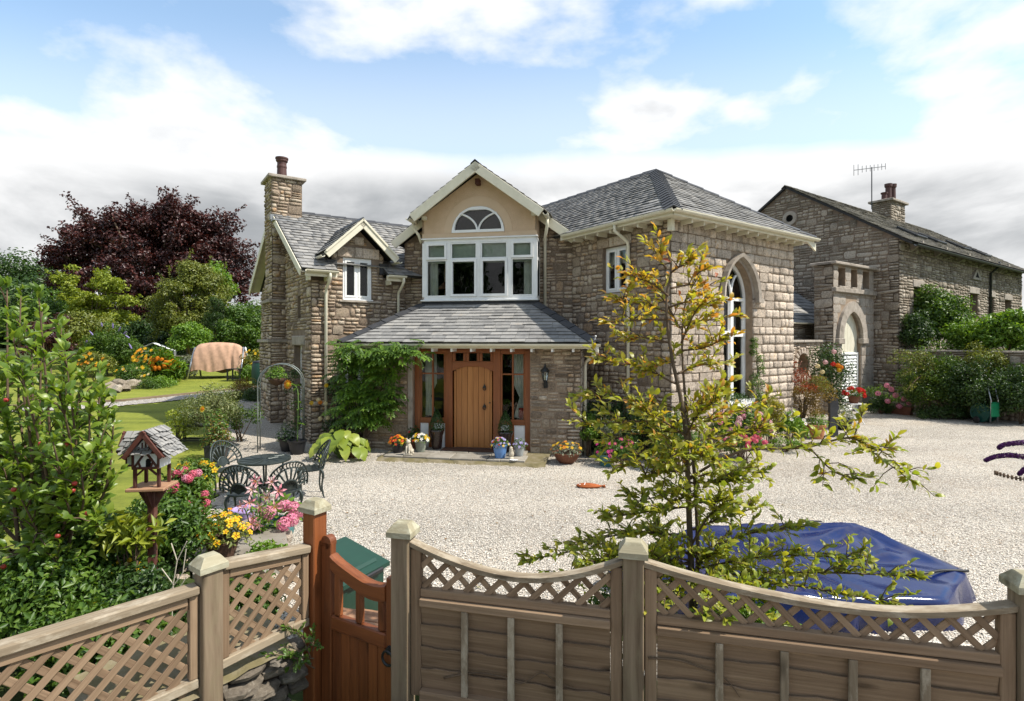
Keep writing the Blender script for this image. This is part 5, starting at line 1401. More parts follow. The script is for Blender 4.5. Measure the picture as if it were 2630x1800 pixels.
gutter(lean, A1 + eB * 0.08, B1 + eB * 0.08, M_['cream'], 0.05)
MB().box(0, 8.1, 2.35, 2.55, 3, 5.0).part('rear_wall', M_['mortar'], lean, LW)

# garden wall to the right, retaining a raised bed
gw = thing('garden_wall', 'long retaining wall of dark rubble along the right side of the yard', 'wall', BW(0.05, 0.0, 0))
gm = Masonry(gw); GWM = frame(BW(0.05, 0.0, 0), eB); o = rect(0, 9.0, -0.3, 2.08)
w = wall_sheet('wall_core', gw, GWM, o, [], M_['mortar'], thick=0.5)
gm.fill(w, GWM, o, [], 'barn_stone', dict(BARNST, course=(0.24, 0.36)), 251); gm.flush(300)
for i in range(15): MB().box(i * 0.6 + 0.005, i * 0.6 + 0.595, -0.06, 0.5, 2.085, 2.15, bev=0.012).part('coping_stone', M_['dressed'], gw, GWM)
mb = MB(); mb.add([BW(0.5, 0, 1.95), BW(0.5, 12, 1.95), BW(16, 12, 2.1), BW(16, 0, 2.1)], [(0, 1, 2, 3)]); mb.part('terrace', M_['rough_ground'], None, kind='structure')


def smooth_path(pts, n=5):
    pts = [Vector(p) for p in pts]; out = []
    for i in range(len(pts) - 1):
        p0, p1, p2, p3 = pts[max(i - 1, 0)], pts[i], pts[i + 1], pts[min(i + 2, len(pts) - 1)]
        for k in range(n):
            t = k / n
            out.append(0.5 * ((2 * p1) + (-p0 + p2) * t + (2 * p0 - 5 * p1 + 4 * p2 - p3) * t * t + (-p0 + 3 * p1 - 3 * p2 + p3) * t ** 3))
    return out + [pts[-1]]
# ---------------------------------------------------------------- fence, gate, dry stone wall in the foreground
P1 = Vector((-1.63, 2.90, 0)); P2 = Vector((-1.25, 3.42, 0)); P3 = Vector((-0.62, 3.07, 0)); P4 = Vector((0.625, 2.776, 0)); P5 = Vector((2.282, 2.384, 0)); P0 = Vector((-2.75, 1.72, 0))
def fence_post(P_, top, xd, label, mat='post_wood', wd=0.105, base=0.1, cap='plain', lower_mat=None):
    f = thing('fence_post', label, 'fence post', (P_.x, P_.y, base), group='fence posts')
    m = frame(Vector((P_.x, P_.y, 0)), xd); h2 = wd / 2
    MB().box(base, top - 0.065, -h2, h2, -h2, h2, bev=0.006).part('shaft', M_[mat], f, m @ RY(-math.pi / 2))
    c = h2 + 0.015
    mb = MB()
    rings = [(c, top - 0.075), (c, top - 0.045), (c - 0.03, top - 0.004), (c - 0.034, top)]
    vs = []
    for r_, z in rings:
        vs += [(-r_ - 0.006, -r_, z), (r_ + 0.006, -r_, z), (r_ + 0.006, r_, z), (-r_ - 0.006, r_, z)]
    fs = [(3, 2, 1, 0), (12, 13, 14, 15)] + [(a * 4 + i, a * 4 + (i + 1) % 4, a * 4 + 4 + (i + 1) % 4, a * 4 + 4 + i) for a in range(3) for i in range(4)]
    mb.add(vs, fs).part('cap', M_['cap_wood'], f, m)
    return f
d34 = (P4 - P3).normalized(); d12 = (P2 - P1).normalized(); d01 = (P1 - P0).normalized(); d23 = (P3 - P2).normalized()
fence_post(P1, 1.345, d12, 'short weathered fence post where the two trellis panels meet, left of the gate')
fence_post(P2, 1.49, d23, 'tall orange-brown gate post on the hinge side of the gate', 'gate_wood', 0.105)
fence_post(P3, 1.465, d34, 'weathered fence post on the latch side of the gate')
fence_post(P4, 1.468, d34, 'weathered fence post between the two scalloped panels')
fence_post(P5, 1.47, d34, 'fence post at the right edge of the picture')

def slat_clip(c, slope, xlo, xhi, zlo, topf):
    """piece of the line z = c + slope * x inside the panel"""
    xs = np.linspace(xlo, xhi, 241); zs = c + slope * xs
    ok = (zs >= zlo) & (zs <= np.array([topf(x) for x in xs]))
    if ok.sum() < 3: return None
    i = np.where(ok)[0]; return (xs[i[0]], zs[i[0]]), (xs[i[-1]], zs[i[-1]])
def lattice(parent, M, x0, x1, zlo, topf, pitch, wd, th, y=0.0, mat='grey_wood', slope=1.0, flip=1):
    zhi = max(topf(x) for x in np.linspace(x0, x1, 20)); n = 0
    for sg, yy in ((flip, y - th * 0.52), (-flip, y + th * 0.52)):
        s_ = slope * sg
        lo = zlo - max(s_ * x0, s_ * x1); hi = zhi - min(s_ * x0, s_ * x1); c = lo + pitch * 0.37
        while c < hi:
            r_ = slat_clip(c, s_, x0, x1, zlo, topf)
            if r_:
                (xa, za), (xb, zb) = r_
                L = math.hypot(xb - xa, zb - za)
                if L > 0.03:
                    m = M @ T(xa, yy, za) @ RY(-math.atan2(zb - za, xb - xa))
                    MB().box(-0.006, L + 0.006, -th / 2, th / 2, -wd / 2, wd / 2, bev=0.0015).part('slat', M_[mat], parent, m)
            c += pitch
def scallop_panel(A, B, zl, zmid, zr, xmid, name_label, nb_battens, seed, flip=1):
    d = (B - A).normalized(); A2 = A + d * 0.0535; L = (B - A).length - 0.107
    f = thing('lap_fence', name_label, 'fence', (A2.x, A2.y, 0.45), group='scalloped lap fences')
    m = frame(A2, d); r = random.Random(seed)
    def top(x):
        t = x / L
        a = (zl - zmid) if t < xmid else (zr - zmid); u = abs(t - xmid) / (xmid if t < xmid else 1 - xmid)
        return zmid + a * (u ** 1.85)
    # curved capping in short pieces joined to one rail
    xs = np.linspace(0, L, 25); mb = MB(); vs = []
    for x in xs:
        z = top(x); vs += [(x, -0.030, z - 0.028), (x, 0.030, z - 0.028), (x, 0.034, z), (x, -0.034, z)]
    fs = [(3, 2, 1, 0), (96, 97, 98, 99)] + [(i * 4 + k, i * 4 + (k + 1) % 4, i * 4 + 4 + (k + 1) % 4, i * 4 + 4 + k) for i in range(24) for k in range(4)]
    mb.add(vs, fs).part('curved_cap', M_['rail_wood'], f, m)
    zm = 1.105
    for x in (0.002, L - 0.062):
        tx = top(x + 0.03) - 0.03
        MB().box(0.50, tx, -0.022, 0.022, -0.03, 0.03, bev=0.004).part('side_stile', M_['grey_wood'], f, m @ T(x + 0.03, 0, 0) @ RY(-math.pi / 2))
    MB().box(0.0, L - 0.125, -0.026, 0.022, zm - 0.045, zm, bev=0.004).part('rail', M_['grey_wood'], f, m @ T(0.0625, 0, 0))
    MB().box(0.0, L - 0.125, -0.046, 0.022, zm - 0.092, zm - 0.048, bev=0.004).part('rail', M_['grey_wood'], f, m @ T(0.0625, 0, 0))
    MB().box(0.0, L - 0.125, -0.045, 0.022, 0.48, 0.545, bev=0.004).part('rail', M_['grey_wood'], f, m @ T(0.0625, 0, 0))
    lattice(f, m, 0.064, L - 0.064, zm + 0.002, lambda x: top(x) - 0.028, 0.124, 0.031, 0.009, flip=flip)
    # overlapping boards
    z = 0.545; k = 0
    while z < zm - 0.12:
        hgt = 0.122 + r.uniform(-0.008, 0.012)
        n = 24; vs = []
        ph = r.uniform(0, 6); am = r.uniform(0.002, 0.006)
        for i in range(n + 1):
            x = 0.064 + (L - 0.128) * i / n; e = am * math.sin(i * 0.7 + ph) + am * 0.7 * math.sin(i * 1.9 + ph * 2); e2 = 0.0
            vs += [(x, 0.000, z - 0.034 + e2), (x, 0.009, z - 0.034 + e2), (x, -0.015, z + hgt + e), (x, -0.024, z + hgt + e)]
        fs = [(i * 4 + q, i * 4 + (q + 1) % 4, i * 4 + 4 + (q + 1) % 4, i * 4 + 4 + q) for i in range(n) for q in range(4)] + [(3, 2, 1, 0), (n * 4, n * 4 + 1, n * 4 + 2, n * 4 + 3)]
        MB().add(vs, fs).part('board', M_['grey_wood'], f, m); z += hgt
    for i in range(nb_battens):
        x = 0.064 + (L - 0.128) * (i + 1) / (nb_battens + 1)
        MB().box(0.546, zm - 0.093, -0.046, -0.025, -0.018, 0.018, bev=0.003).part('batten', M_['rail_wood'], f, m @ T(x, 0, 0) @ RY(-math.pi / 2))
    return f
scallop_panel(P3, P4, 1.365, 1.228, 1.372, 0.53, 'scalloped lap fence panel with lattice top, just right of the gate', 3, 1)
scallop_panel(P4, P5, 1.372, 1.245, 1.33, 0.62, 'wider scalloped lap fence panel below the young tree, at the right', 4, 2, -1)

def trellis_panel(A, B, za, zb, ba, bb, label):
    d = (B - A).normalized(); A2 = A + d * 0.056; L = (B - A).length - 0.112; m = frame(A2, d)
    f = thing('trellis_fence', label, 'trellis', (A2.x, A2.y, ba), group='diamond trellis fences')
    top = lambda x: za + (zb - za) * x / L
    bot = lambda x: ba + (bb - ba) * x / L
    at_ = math.atan2(zb - za, L); ab = math.atan2(bb - ba, L)
    lt = L / math.cos(at_)
    MB().box(0, lt, -0.045, 0.045, -0.002, 0.045, bev=0.008).part('top_rail', M_['rail_wood'], f, m @ T(0, 0, za) @ RY(-at_))
    MB().box(0.05, lt - 0.05, -0.022, 0.022, -0.05, -0.004, bev=0.004).part('frame_rail', M_['grey_wood'], f, m @ T(0, 0, za) @ RY(-at_))
    MB().box(0, L / math.cos(ab), -0.03, 0.03, -0.025, 0.025, bev=0.005).part('bottom_rail', M_['rail_wood'], f, m @ T(0, 0, ba) @ RY(-ab))
    for x in (0.022, L - 0.022):
        MB().box(bot(x) + 0.026, top(x) - 0.004, -0.024, 0.024, -0.021, 0.021, bev=0.004).part('side_stile', M_['grey_wood'], f, m @ T(x, 0, 0) @ RY(-math.pi / 2))
    zlo = min(ba, bb) + 0.02
    lattice(f, m, 0.045, L - 0.045, zlo, lambda x: top(x) - 0.045, 0.108, 0.033, 0.010)
trellis_panel(P1, P2, 1.246, 1.174, 0.73, 0.745, 'small diamond trellis panel next to the hinge side of the gate')
trellis_panel(P0, P1, 1.15, 1.16, 0.62, 0.69, 'large diamond trellis panel in the bottom left corner')

# gate
def make_gate():
    A, B = P2, P3; d = d23; A2 = A + d * 0.060; L = (B - A).length - 0.118; m = frame(A2 + Vector((0, 0, 0)), d) @ T(0, 0.02, 0)
    g = thing('garden_gate', 'varnished orange-brown wooden gate with swept top rail and ring handle', 'gate', (A2.x, A2.y, 0.1))
    up = RY(-math.pi / 2)
    def upr(name, x0, x1, z0, z1, y0=-0.024, y1=0.024, bev=0.006):
        return MB().box(z0, z1, y0, y1, -(x1 - x0) / 2, (x1 - x0) / 2, bev=bev).part(name, M_['gate_wood'], g, m @ T((x0 + x1) / 2, 0, 0) @ up)
    upr('stile', 0.0, 0.085, 0.12, 1.235); upr('stile', L - 0.07, L, 0.12, 1.12)
    # rounded top of the hanging stile
    MB().lathe([(0.0425, -0.024), (0.0425, 0.024)], 20, m @ T(0.0425, 0, 1.232) @ RX(math.pi / 2)).part('stile_head', M_['gate_wood'], g)
    n = 16; mb = MB(); vs = []
    for i in range(n + 1):
        t = i / n; x = 0.085 + (L - 0.155) * t; z = 1.165 - 0.145 * t ** 0.75 + 0.055 * max(0, t - 0.55) ** 2 / 0.2; w_ = 0.085 + 0.01 * t
        vs += [(x, -0.03, z - w_), (x, 0.03, z - w_), (x, 0.034, z - 0.008), (x, 0.02, z), (x, -0.02, z), (x, -0.034, z - 0.008)]
    fs = [(i * 6 + k, i * 6 + (k + 1) % 6, i * 6 + 6 + (k + 1) % 6, i * 6 + 6 + k) for i in range(n) for k in range(6)] + [(5, 4, 3, 2, 1, 0), tuple(n * 6 + k for k in range(6))]
    mb.add(vs, fs).part('top_rail', M_['gate_wood'], g, m)
    MB().box(0.086, L - 0.071, -0.028, 0.028, 0.70, 0.79, bev=0.008).part('middle_rail', M_['gate_wood'], g, m)
    MB().box(0.086, L - 0.071, -0.026, 0.026, 0.14, 0.25, bev=0.006).part('bottom_rail', M_['gate_wood'], g, m)
    for i in range(3):
        x = 0.085 + (L - 0.155) * (0.10 + 0.40 * i); t = (x - 0.085) / (L - 0.155)
        upr('baluster', x - 0.024, x + 0.024, 0.792, 1.165 - 0.145 * t ** 0.75 - 0.06, -0.018, 0.018)
    nb = 6; bw = (L - 0.156) / nb
    for i in range(nb): upr('board', 0.086 + i * bw + 0.002, 0.086 + (i + 1) * bw - 0.002, 0.255, 0.698, -0.014, 0.008, 0.004)
    mb = MB(); c = (L - 0.035, -0.045, 0.70)
    mb.tube([(c[0] + 0.04 * math.cos(t), c[1], c[2] - 0.03 + 0.04 * math.sin(t)) for t in np.linspace(0, 2 * math.pi, 17)], 0.008, 6, cap=False)
    mb.lathe([(0.026, 0), (0.02, 0.02), (0, 0.022)], 10, T(c[0], -0.024, c[2] + 0.01) @ RX(math.pi / 2)); mb.part('ring_handle', M_['black_metal'], g, m)
make_gate()

# dry stone wall under the small trellis panel
dsw = thing('dry_stone_wall', 'low dry stone wall with mossy cement top below the small trellis panel', 'wall', (P1.x, P1.y, 0.1))
dM = frame(P1 + Vector((-0.25, -0.42, 0)), d12)
core = MB().box(0.0, 0.98, 0.10, 0.5, 0.0, 0.60).part('wall_core', M_['soil'], dsw, dM)
r = random.Random(4); z = 0.02
while z < 0.60:
    hgt = r.uniform(0.075, 0.12); x = -0.02
    if z + hgt > 0.62: hgt = 0.625 - z
    while x < 0.98:
        wd = r.uniform(0.10, 0.26)
        ob('stone', stone_mesh(r.randrange(14), 'dry_stone') if 'dry_stone' in M_ else stone_mesh(r.randrange(14), 'barn_stone'), dsw, dM @ T(x + wd / 2, 0.11, z + hgt / 2) @ RY(r.uniform(-0.12, 0.12)) @ RZ(r.uniform(-0.1, 0.1)) @ S(wd - 0.008, r.uniform(0.07, 0.12), hgt - 0.006)); x += wd
    z += hgt
n = 14; mb = MB(); vs = []
for i in range(n + 1):
    x = -0.02 + 1.0 * i / n
    for j in range(5):
        vs.append((x, 0.02 + 0.12 * j + r.uniform(-0.01, 0.01), 0.62 + 0.035 * j + r.uniform(-0.012, 0.012)))
    
fs = [(i * 5 + j, i * 5 + 5 + j, i * 5 + 6 + j, i * 5 + 1 + j) for i in range(n) for j in range(4)]
mb.add(vs, fs).part('cement_top', M_['moss_stone'], dsw, dM)
r = random.Random(9)
for i in range(5):
    wd = r.uniform(0.10, 0.2)
    ob('stone', stone_mesh(r.randrange(14), 'barn_stone'), dsw, T(-0.62 + 0.13 * i, 2.82 - 0.03 * i, 0.44 + r.uniform(0, 0.02)) @ RZ(r.uniform(0, 3)) @ RX(0.9) @ S(wd, 0.08, wd * 0.7))

# dry vine stems clinging to the boards
for (lab, pts, nm) in (('dry vine stem wandering over the boards right of the gate', [(1140, 1742), (1220, 1728), (1290, 1738), (1340, 1755), (1390, 1728), (1430, 1752), (1480, 1770)], P3), ('thin dry vine stem on the wide fence below the tree', [(1665, 1690), (1740, 1695), (1800, 1715), (1860, 1740), (1900, 1790)], P4)):
    nrm_f = Vector((d34.y, -d34.x, 0)); q = []
    for u, v in pts:
        d_ = Vector(((u - CU) / FPX, 1, -(v - CV) / FPX)); o_ = Vector((0, 0, EYE)); P0_ = P3 + nrm_f * 0.032
        q.append(o_ + d_ * ((P0_ - o_).dot(nrm_f) / d_.dot(nrm_f)))
    q = smooth_path(q, 5); vn_ = thing('dry_vine', lab, 'vine', (q[0].x, q[0].y, 0.4)); MB().tube(q, [0.0055 - 0.003 * i / len(q) for i in range(len(q))], 6).part('stem', M_['twig'], vn_, smooth=True)

# ---------------------------------------------------------------- foliage tools
LEAFM = {}
def lm(name, *stops, **k):
    LEAFM[name] = mat_leaf('leaf_' + name, [(i / max(1, len(stops) - 1), c) for i, c in enumerate(stops)], **k)
lm('mid', (0.034, 0.078, 0.011), (0.08, 0.158, 0.02), (0.15, 0.235, 0.033), trans=0.4)
lm('dark', (0.016, 0.042, 0.009), (0.04, 0.085, 0.017), (0.085, 0.145, 0.03), trans=0.35)
lm('lime', (0.125, 0.181, 0.018), (0.237, 0.294, 0.027), (0.350, 0.375, 0.044), trans=0.42)
lm('olive', (0.080, 0.109, 0.017), (0.160, 0.189, 0.029), (0.246, 0.254, 0.043))
lm('bright', (0.075, 0.163, 0.015), (0.138, 0.250, 0.025), (0.213, 0.338, 0.037), trans=0.42)
lm('copper', (0.024, 0.010, 0.009), (0.06, 0.021, 0.018), (0.125, 0.042, 0.033), trans=0.25, tcol=(1.3, 0.6, 0.45, 1))
lm('redmaple', (0.10, 0.020, 0.008), (0.24, 0.05, 0.014), (0.34, 0.10, 0.02), trans=0.35, tcol=(1.3, 0.8, 0.4, 1))
lm('rust', (0.108, 0.072, 0.014), (0.204, 0.132, 0.022), (0.264, 0.180, 0.036))
lm('silver', (0.10, 0.125, 0.08), (0.17, 0.195, 0.13), (0.25, 0.27, 0.19))
lm('variegated', (0.07, 0.11, 0.03), (0.17, 0.20, 0.07), (0.34, 0.35, 0.17))
lm('gold', (0.19, 0.18, 0.012), (0.30, 0.28, 0.02), (0.42, 0.37, 0.04))
lm('hosta', (0.14, 0.20, 0.022), (0.22, 0.28, 0.03), (0.32, 0.35, 0.055), trans=0.3)
lm('apple', (0.07, 0.135, 0.017), (0.15, 0.24, 0.028), (0.27, 0.35, 0.045), rough=0.36, spec=0.5, trans=0.5)
lm('young', (0.19, 0.21, 0.022), (0.33, 0.33, 0.035), (0.48, 0.44, 0.06), rough=0.4, spec=0.5, trans=0.5)
lm('young_low', (0.15, 0.20, 0.02), (0.26, 0.32, 0.035), (0.40, 0.43, 0.06), rough=0.4, spec=0.5, trans=0.5)
lm('young_top', (0.38, 0.31, 0.03), (0.52, 0.34, 0.045), (0.50, 0.17, 0.05), rough=0.4, spec=0.5, trans=0.5)
lm('ivy', (0.03, 0.07, 0.01), (0.075, 0.14, 0.018), (0.15, 0.22, 0.03), rough=0.35, trans=0.4)
def pm(name, c, c2=None, rough=0.6, trans=0.25):
    LEAFM['p_' + name] = mat_leaf('petal_' + name, [(0.0, c), (1.0, c2 or tuple(min(1, x * 1.25) for x in c))], rough, trans, 0.2, tcol=(1, 1, 1, 1))
pm('yellow', (0.62, 0.38, 0.01), (0.75, 0.52, 0.03)); pm('orange', (0.62, 0.17, 0.01), (0.75, 0.30, 0.02)); pm('red', (0.48, 0.012, 0.012), (0.62, 0.03, 0.02))
pm('pink', (0.62, 0.16, 0.27), (0.74, 0.34, 0.42)); pm('palepink', (0.68, 0.36, 0.38), (0.80, 0.58, 0.56)); pm('magenta', (0.45, 0.02, 0.16), (0.58, 0.06, 0.26))
pm('white', (0.70, 0.70, 0.64), (0.8, 0.8, 0.76)); pm('mauve', (0.26, 0.20, 0.48), (0.42, 0.36, 0.62)); pm('purple', (0.065, 0.014, 0.085), (0.12, 0.03, 0.14)); pm('cream', (0.66, 0.55, 0.28), (0.75, 0.66, 0.42))
pm('rose', (0.58, 0.08, 0.14), (0.70, 0.18, 0.25)); pm('lily', (0.66, 0.20, 0.26), (0.82, 0.55, 0.54))

def unit(n):
    v = NPR.normal(size=(n, 3)); return v / np.linalg.norm(v, axis=1, keepdims=True)
def nz(v): return v / np.maximum(np.linalg.norm(v, axis=-1, keepdims=True), 1e-9)
def leaf_arrays(P_, N_, L, aspect=0.5, fold=0.18, out=0.35):
    """two-facet folded leaves at points P_ with normals N_"""
    n = len(P_); N_ = nz(N_)
    d = unit(n); d = d - N_ * np.sum(d * N_, 1, keepdims=True); d = nz(nz(d) + N_ * out)
    s_ = nz(np.cross(N_, d)); nn = np.cross(d, s_)
    L = np.broadcast_to(L, (n,))[:, None]; w = L * aspect * 0.5
    v = np.stack([P_, P_ + d * L * 0.45 + s_ * w + nn * L * fold, P_ + d * L - nn * L * 0.1, P_ + d * L * 0.45 - s_ * w + nn * L * fold], 1).reshape(-1, 3)
    b = np.arange(n)[:, None] * 4
    f = np.concatenate([b + [0, 1, 2], b + [0, 2, 3]], 1).reshape(-1, 3)
    return v, f
def foliage(name, parent, P_, N_, L, mat, aspect=0.5, fold=0.18, out=0.35, kind='stuff'):
    v, f = leaf_arrays(np.asarray(P_), np.asarray(N_), L, aspect, fold, out)
    return ob(name, np_mesh(name, v, f, LEAFM[mat] if isinstance(mat, str) else mat), parent, None, kind=kind)
def clump_points(C, R_, n, shell=0.55, squash=0.8, up=0.35):
    C = np.asarray(C, float); R_ = np.broadcast_to(R_, (len(C),))
    k = np.repeat(np.arange(len(C)), n); u_ = unit(len(k))
    rr = shell + (1 - shell) * NPR.random(len(k)) ** 0.6
    sc = np.array([1, 1, squash])
    P_ = C[k] + u_ * sc * (R_[k] * rr)[:, None]
    N_ = nz(u_ + np.array([0, 0, up]) + NPR.normal(0, 0.35, (len(k), 3)))
    return P_, N_
def ell_clumps(c, rad, m, lo=0.55, hi=0.98, zmin=-0.6, lump=0.12):
    u_ = unit(m * 3); u_ = u_[u_[:, 2] > zmin][:m]
    rr = lo + (hi - lo) * NPR.random(len(u_)) ** 0.7 + NPR.normal(0, lump, len(u_)) * 0.6
    return np.asarray(c) + u_ * np.asarray(rad) * rr[:, None]
def bush(name, label, cat, base, c, rad, mat, m=14, n=120, L=0.06, clump=0.3, group=None, aspect=0.5, lo=0.45, zmin=-0.7, stems=3, stem_mat='twig', out=0.35, lump=0.12, up=0.35, squash=0.8, twig_r=0.012, mat2=None):
    """shrub: woody stems plus a crown of leaf clumps"""
    t = thing(name, label, cat, base, group=group)
    C = ell_clumps(c, rad, m, lo, 0.98, zmin, lump)
    P_, N_ = clump_points(C, clump * NPR.uniform(0.7, 1.25, len(C)), n, 0.35, squash, up)
    foliage('foliage', t, P_, N_, L * NPR.uniform(0.65, 1.3, len(P_)), mat, aspect, out=out)
    if mat2:
        foliage('foliage', t, *(lambda q: q)(clump_points(C, clump * 1.1, max(2, n // 4), 0.5, squash, up)), L, mat2, aspect, out=out)
    mb = MB(); base = Vector(base)
    for i in range(min(stems * 3, len(C))):
        e = Vector(C[i]); b_ = base + Vector((RND.uniform(-0.05, 0.05), RND.uniform(-0.05, 0.05), 0))
        mid = (b_ + e) / 2 + Vector((RND.uniform(-1, 1), RND.uniform(-1, 1), 0.3)) * (e - b_).length * 0.08
        mb.tube([b_, mid, e], [twig_r, twig_r * 0.7, twig_r * 0.3], 6)
    mb.part('stem', M_[stem_mat], t, smooth=True)
    return t
def tree(name, label, base, c, rad, mat, m=40, n=220, L=0.16, clump=1.0, trunk=0.25, cat='tree', group=None, aspect=0.6, lo=0.5, zmin=-0.55, lump=0.15, bark='bark', squash=0.75, limbs=9, out=0.3):
    t = thing(name, label, cat, base, group=group)
    C = ell_clumps(c, rad, m, lo, 1.0, zmin, lump)
    P_, N_ = clump_points(C, clump * NPR.uniform(0.6, 1.3, len(C)), n, 0.3, squash, 0.4)
    foliage('crown', t, P_, N_, L * NPR.uniform(0.65, 1.35, len(P_)), mat, aspect, out=out)
    base = Vector(base); c_ = Vector(c); mb = MB()
    fork = base + (c_ - base) * 0.55 + Vector((RND.uniform(-0.1, 0.1), 0, 0)) * rad[0]
    mb.tube([base, base + (fork - base) * 0.15, base + (fork - base) * 0.6, fork], [trunk * 1.35, trunk, trunk * 0.85, trunk * 0.7], 10)
    mb.part('trunk', M_[bark], t, smooth=True)
    mb = MB()
    for i in range(limbs):
        e = Vector(C[i % len(C)]); s_ = base + (fork - base) * RND.uniform(0.7, 1.0)
        mb.tube([s_, s_ + (e - s_) * 0.5 + UP * 0.08 * (e - s_).length, e], [trunk * 0.42, trunk * 0.25, trunk * 0.06], 7)
    mb.part('limbs', M_[bark], t, smooth=True)
    return t

def lobed_tree(name, label, Y, lobes, mat, n, L, clump, trunk, base_u, cat='tree', squash=0.7, aspect=0.6, limbs=18, depth=1.0, lump=0.15, spray=0):
    """one tree whose crown is made of several uneven lobes (u, v, ru, rv, clumps)"""
    X = (base_u - CU) / FPX * Y; b = gp(X, Y); t = thing(name, label, cat, (b.x, b.y, b.z - 0.1)); C = []
    for u, v, ru, rv, m in lobes:
        c = at(u, v, Y); rx, rz = ru / FPX * Y, rv / FPX * Y
        C.append(ell_clumps(tuple(c), (rx, rx * depth, rz), m, 0.25, 1.0, -0.95, lump))
    C = np.concatenate(C)
    P_, N_ = clump_points(C, clump * NPR.uniform(0.5, 1.35, len(C)), n, 0.2, squash, 0.4)
    if spray:                                        # thin twiggy shoots beyond the outline
        k = NPR.integers(0, len(C), spray); dirs = nz(C[k] - C.mean(0) + NPR.normal(0, 1.0, (spray, 3))); q = []
        for i in range(spray):
            for s_ in np.linspace(0.3, 1.9, 9): q.append(C[k[i]] + dirs[i] * clump * s_ + NPR.normal(0, clump * 0.09, (4, 3)))
        q = np.concatenate(q); P_ = np.concatenate([P_, q]); N_ = np.concatenate([N_, unit(len(q)) + [0, 0, 0.5]])
    foliage('crown', t, P_, N_, L * NPR.uniform(0.6, 1.35, len(P_)), mat, aspect, out=0.3)
    base = Vector((b.x, b.y, b.z - 0.1)); top = Vector(C.mean(0)); fork = base + (top - base) * 0.6; mb = MB()
    mb.tube([base, base + (fork - base) * 0.2, fork], [trunk * 1.3, trunk, trunk * 0.7], 10); mb.part('trunk', M_['bark'], t, smooth=True); mb = MB()
    for i in range(limbs):
        e_ = Vector(C[(i * 7) % len(C)]); s_ = base + (fork - base) * RND.uniform(0.6, 1.0); mb.tube([s_, s_ + (e_ - s_) * 0.5 + UP * 0.06 * (e_ - s_).length, e_], [trunk * 0.4, trunk * 0.22, trunk * 0.05], 6)
    mb.part('limbs', M_['bark'], t, smooth=True)
    return t

# blooms -------------------------------------------------------------
BLOOM = {}
def bloom_mesh(kind, mat, mat2='p_yellow'):
    key = (kind, mat, mat2)
    if key in BLOOM: return BLOOM[key]
    mb = MB(); r = random.Random(hash(kind) % 1000 if False else len(kind))
    if kind in ('pansy', 'daisy', 'sun'):
        n = {'pansy': 5, 'daisy': 8, 'sun': 14}[kind]; wd = {'pansy': 0.75, 'daisy': 0.42, 'sun': 0.26}[kind]
        for i in range(n):
            t = 2 * math.pi * i / n; c, s_ = math.cos(t), math.sin(t)
            P_ = lambda a, b, z: (a * c - b * s_, a * s_ + b * c, z)
            mb.add([P_(0.1, 0, 0), P_(0.65, wd / 2, 0.14), P_(1.0, 0, 0.06), P_(0.65, -wd / 2, 0.14)], [(0, 1, 2), (0, 2, 3)], 0)
        cr = {'pansy': 0.22, 'daisy': 0.3, 'sun': 0.48}[kind]
        mb.lathe([(cr, 0.02), (cr * 0.8, 0.14), (0, 0.2)], 8, mi=1)
    elif kind == 'lily':
        for i in range(6):
            t = math.pi * i / 3; c, s_ = math.cos(t), math.sin(t)
            P_ = lambda a, b, z: (a * c - b * s_, a * s_ + b * c, z)
            mb.add([P_(0.05, 0, 0), P_(0.5, 0.17, 0.42), P_(0.5, 0, 0.36), P_(0.5, -0.17, 0.42), P_(1.05, 0, 0.30)], [(0, 1, 2), (0, 2, 3), (1, 4, 2), (2, 4, 3)], 0)
        for i in range(4): mb.tube([(0, 0, 0.1), (0.2 * math.cos(i * 1.6), 0.2 * math.sin(i * 1.6), 0.6)], 0.02, 4, 1)
    else:                                            # ball: many small florets
        k = 46
        for i in range(k):
            z = 1 - 2 * (i + 0.5) / k; rr = math.sqrt(1 - z * z); t = i * 2.39996
            nrm = Vector((rr * math.cos(t), rr * math.sin(t), z * 0.8))
            m_ = nrm.to_track_quat('Z', 'Y').to_matrix().to_4x4(); s_ = r.uniform(0.2, 0.3); p = nrm * r.uniform(0.82, 1.0)
            for a in range(4):
                q = a * math.pi / 2 + r.random()
                vs = [Vector((0, 0, 0)), Vector((s_ * math.cos(q - 0.6), s_ * math.sin(q - 0.6), 0.03)), Vector((s_ * 1.25 * math.cos(q), s_ * 1.25 * math.sin(q), 0.06)), Vector((s_ * math.cos(q + 0.6), s_ * math.sin(q + 0.6), 0.03))]
                mb.add([p + (m_ @ v_) for v_ in vs], [(0, 1, 2), (0, 2, 3)], 0)
    BLOOM[key] = mb.mesh('bloom', [LEAFM[mat], LEAFM[mat2]])
    return BLOOM[key]
def bloom(parent, loc, nrm, size, kind, mat, mat2='p_yellow', name='bloom'):
    q = Vector(nrm).to_track_quat('Z', 'Y').to_matrix().to_4x4()
    return ob(name, bloom_mesh(kind, mat, mat2), parent, T(*loc) @ q @ RZ(RND.uniform(0, 6.28)) @ S(size, size, size))
def dome(c, rx, rz, n, lo=0.4):
    u_ = unit(n); u_[:, 2] = np.abs(u_[:, 2]); rr = lo + (1 - lo) * NPR.random(n) ** 0.5
    P_ = np.asarray(c) + u_ * np.array([rx, rx, rz]) * rr[:, None]
    return P_, nz(u_ + [0, 0, 0.4] + NPR.normal(0, 0.3, (n, 3)))
def pot_profile(r, h, rim=0.08, base=0.68):
    return [(r * base, 0), (r * (base + 0.17), h * 0.45), (r * 0.96, h * (1 - rim * 1.6)), (r * 1.06, h * (1 - rim * 1.5)), (r * 1.08, h), (r * 0.95, h), (r * 0.92, h * 0.88)]
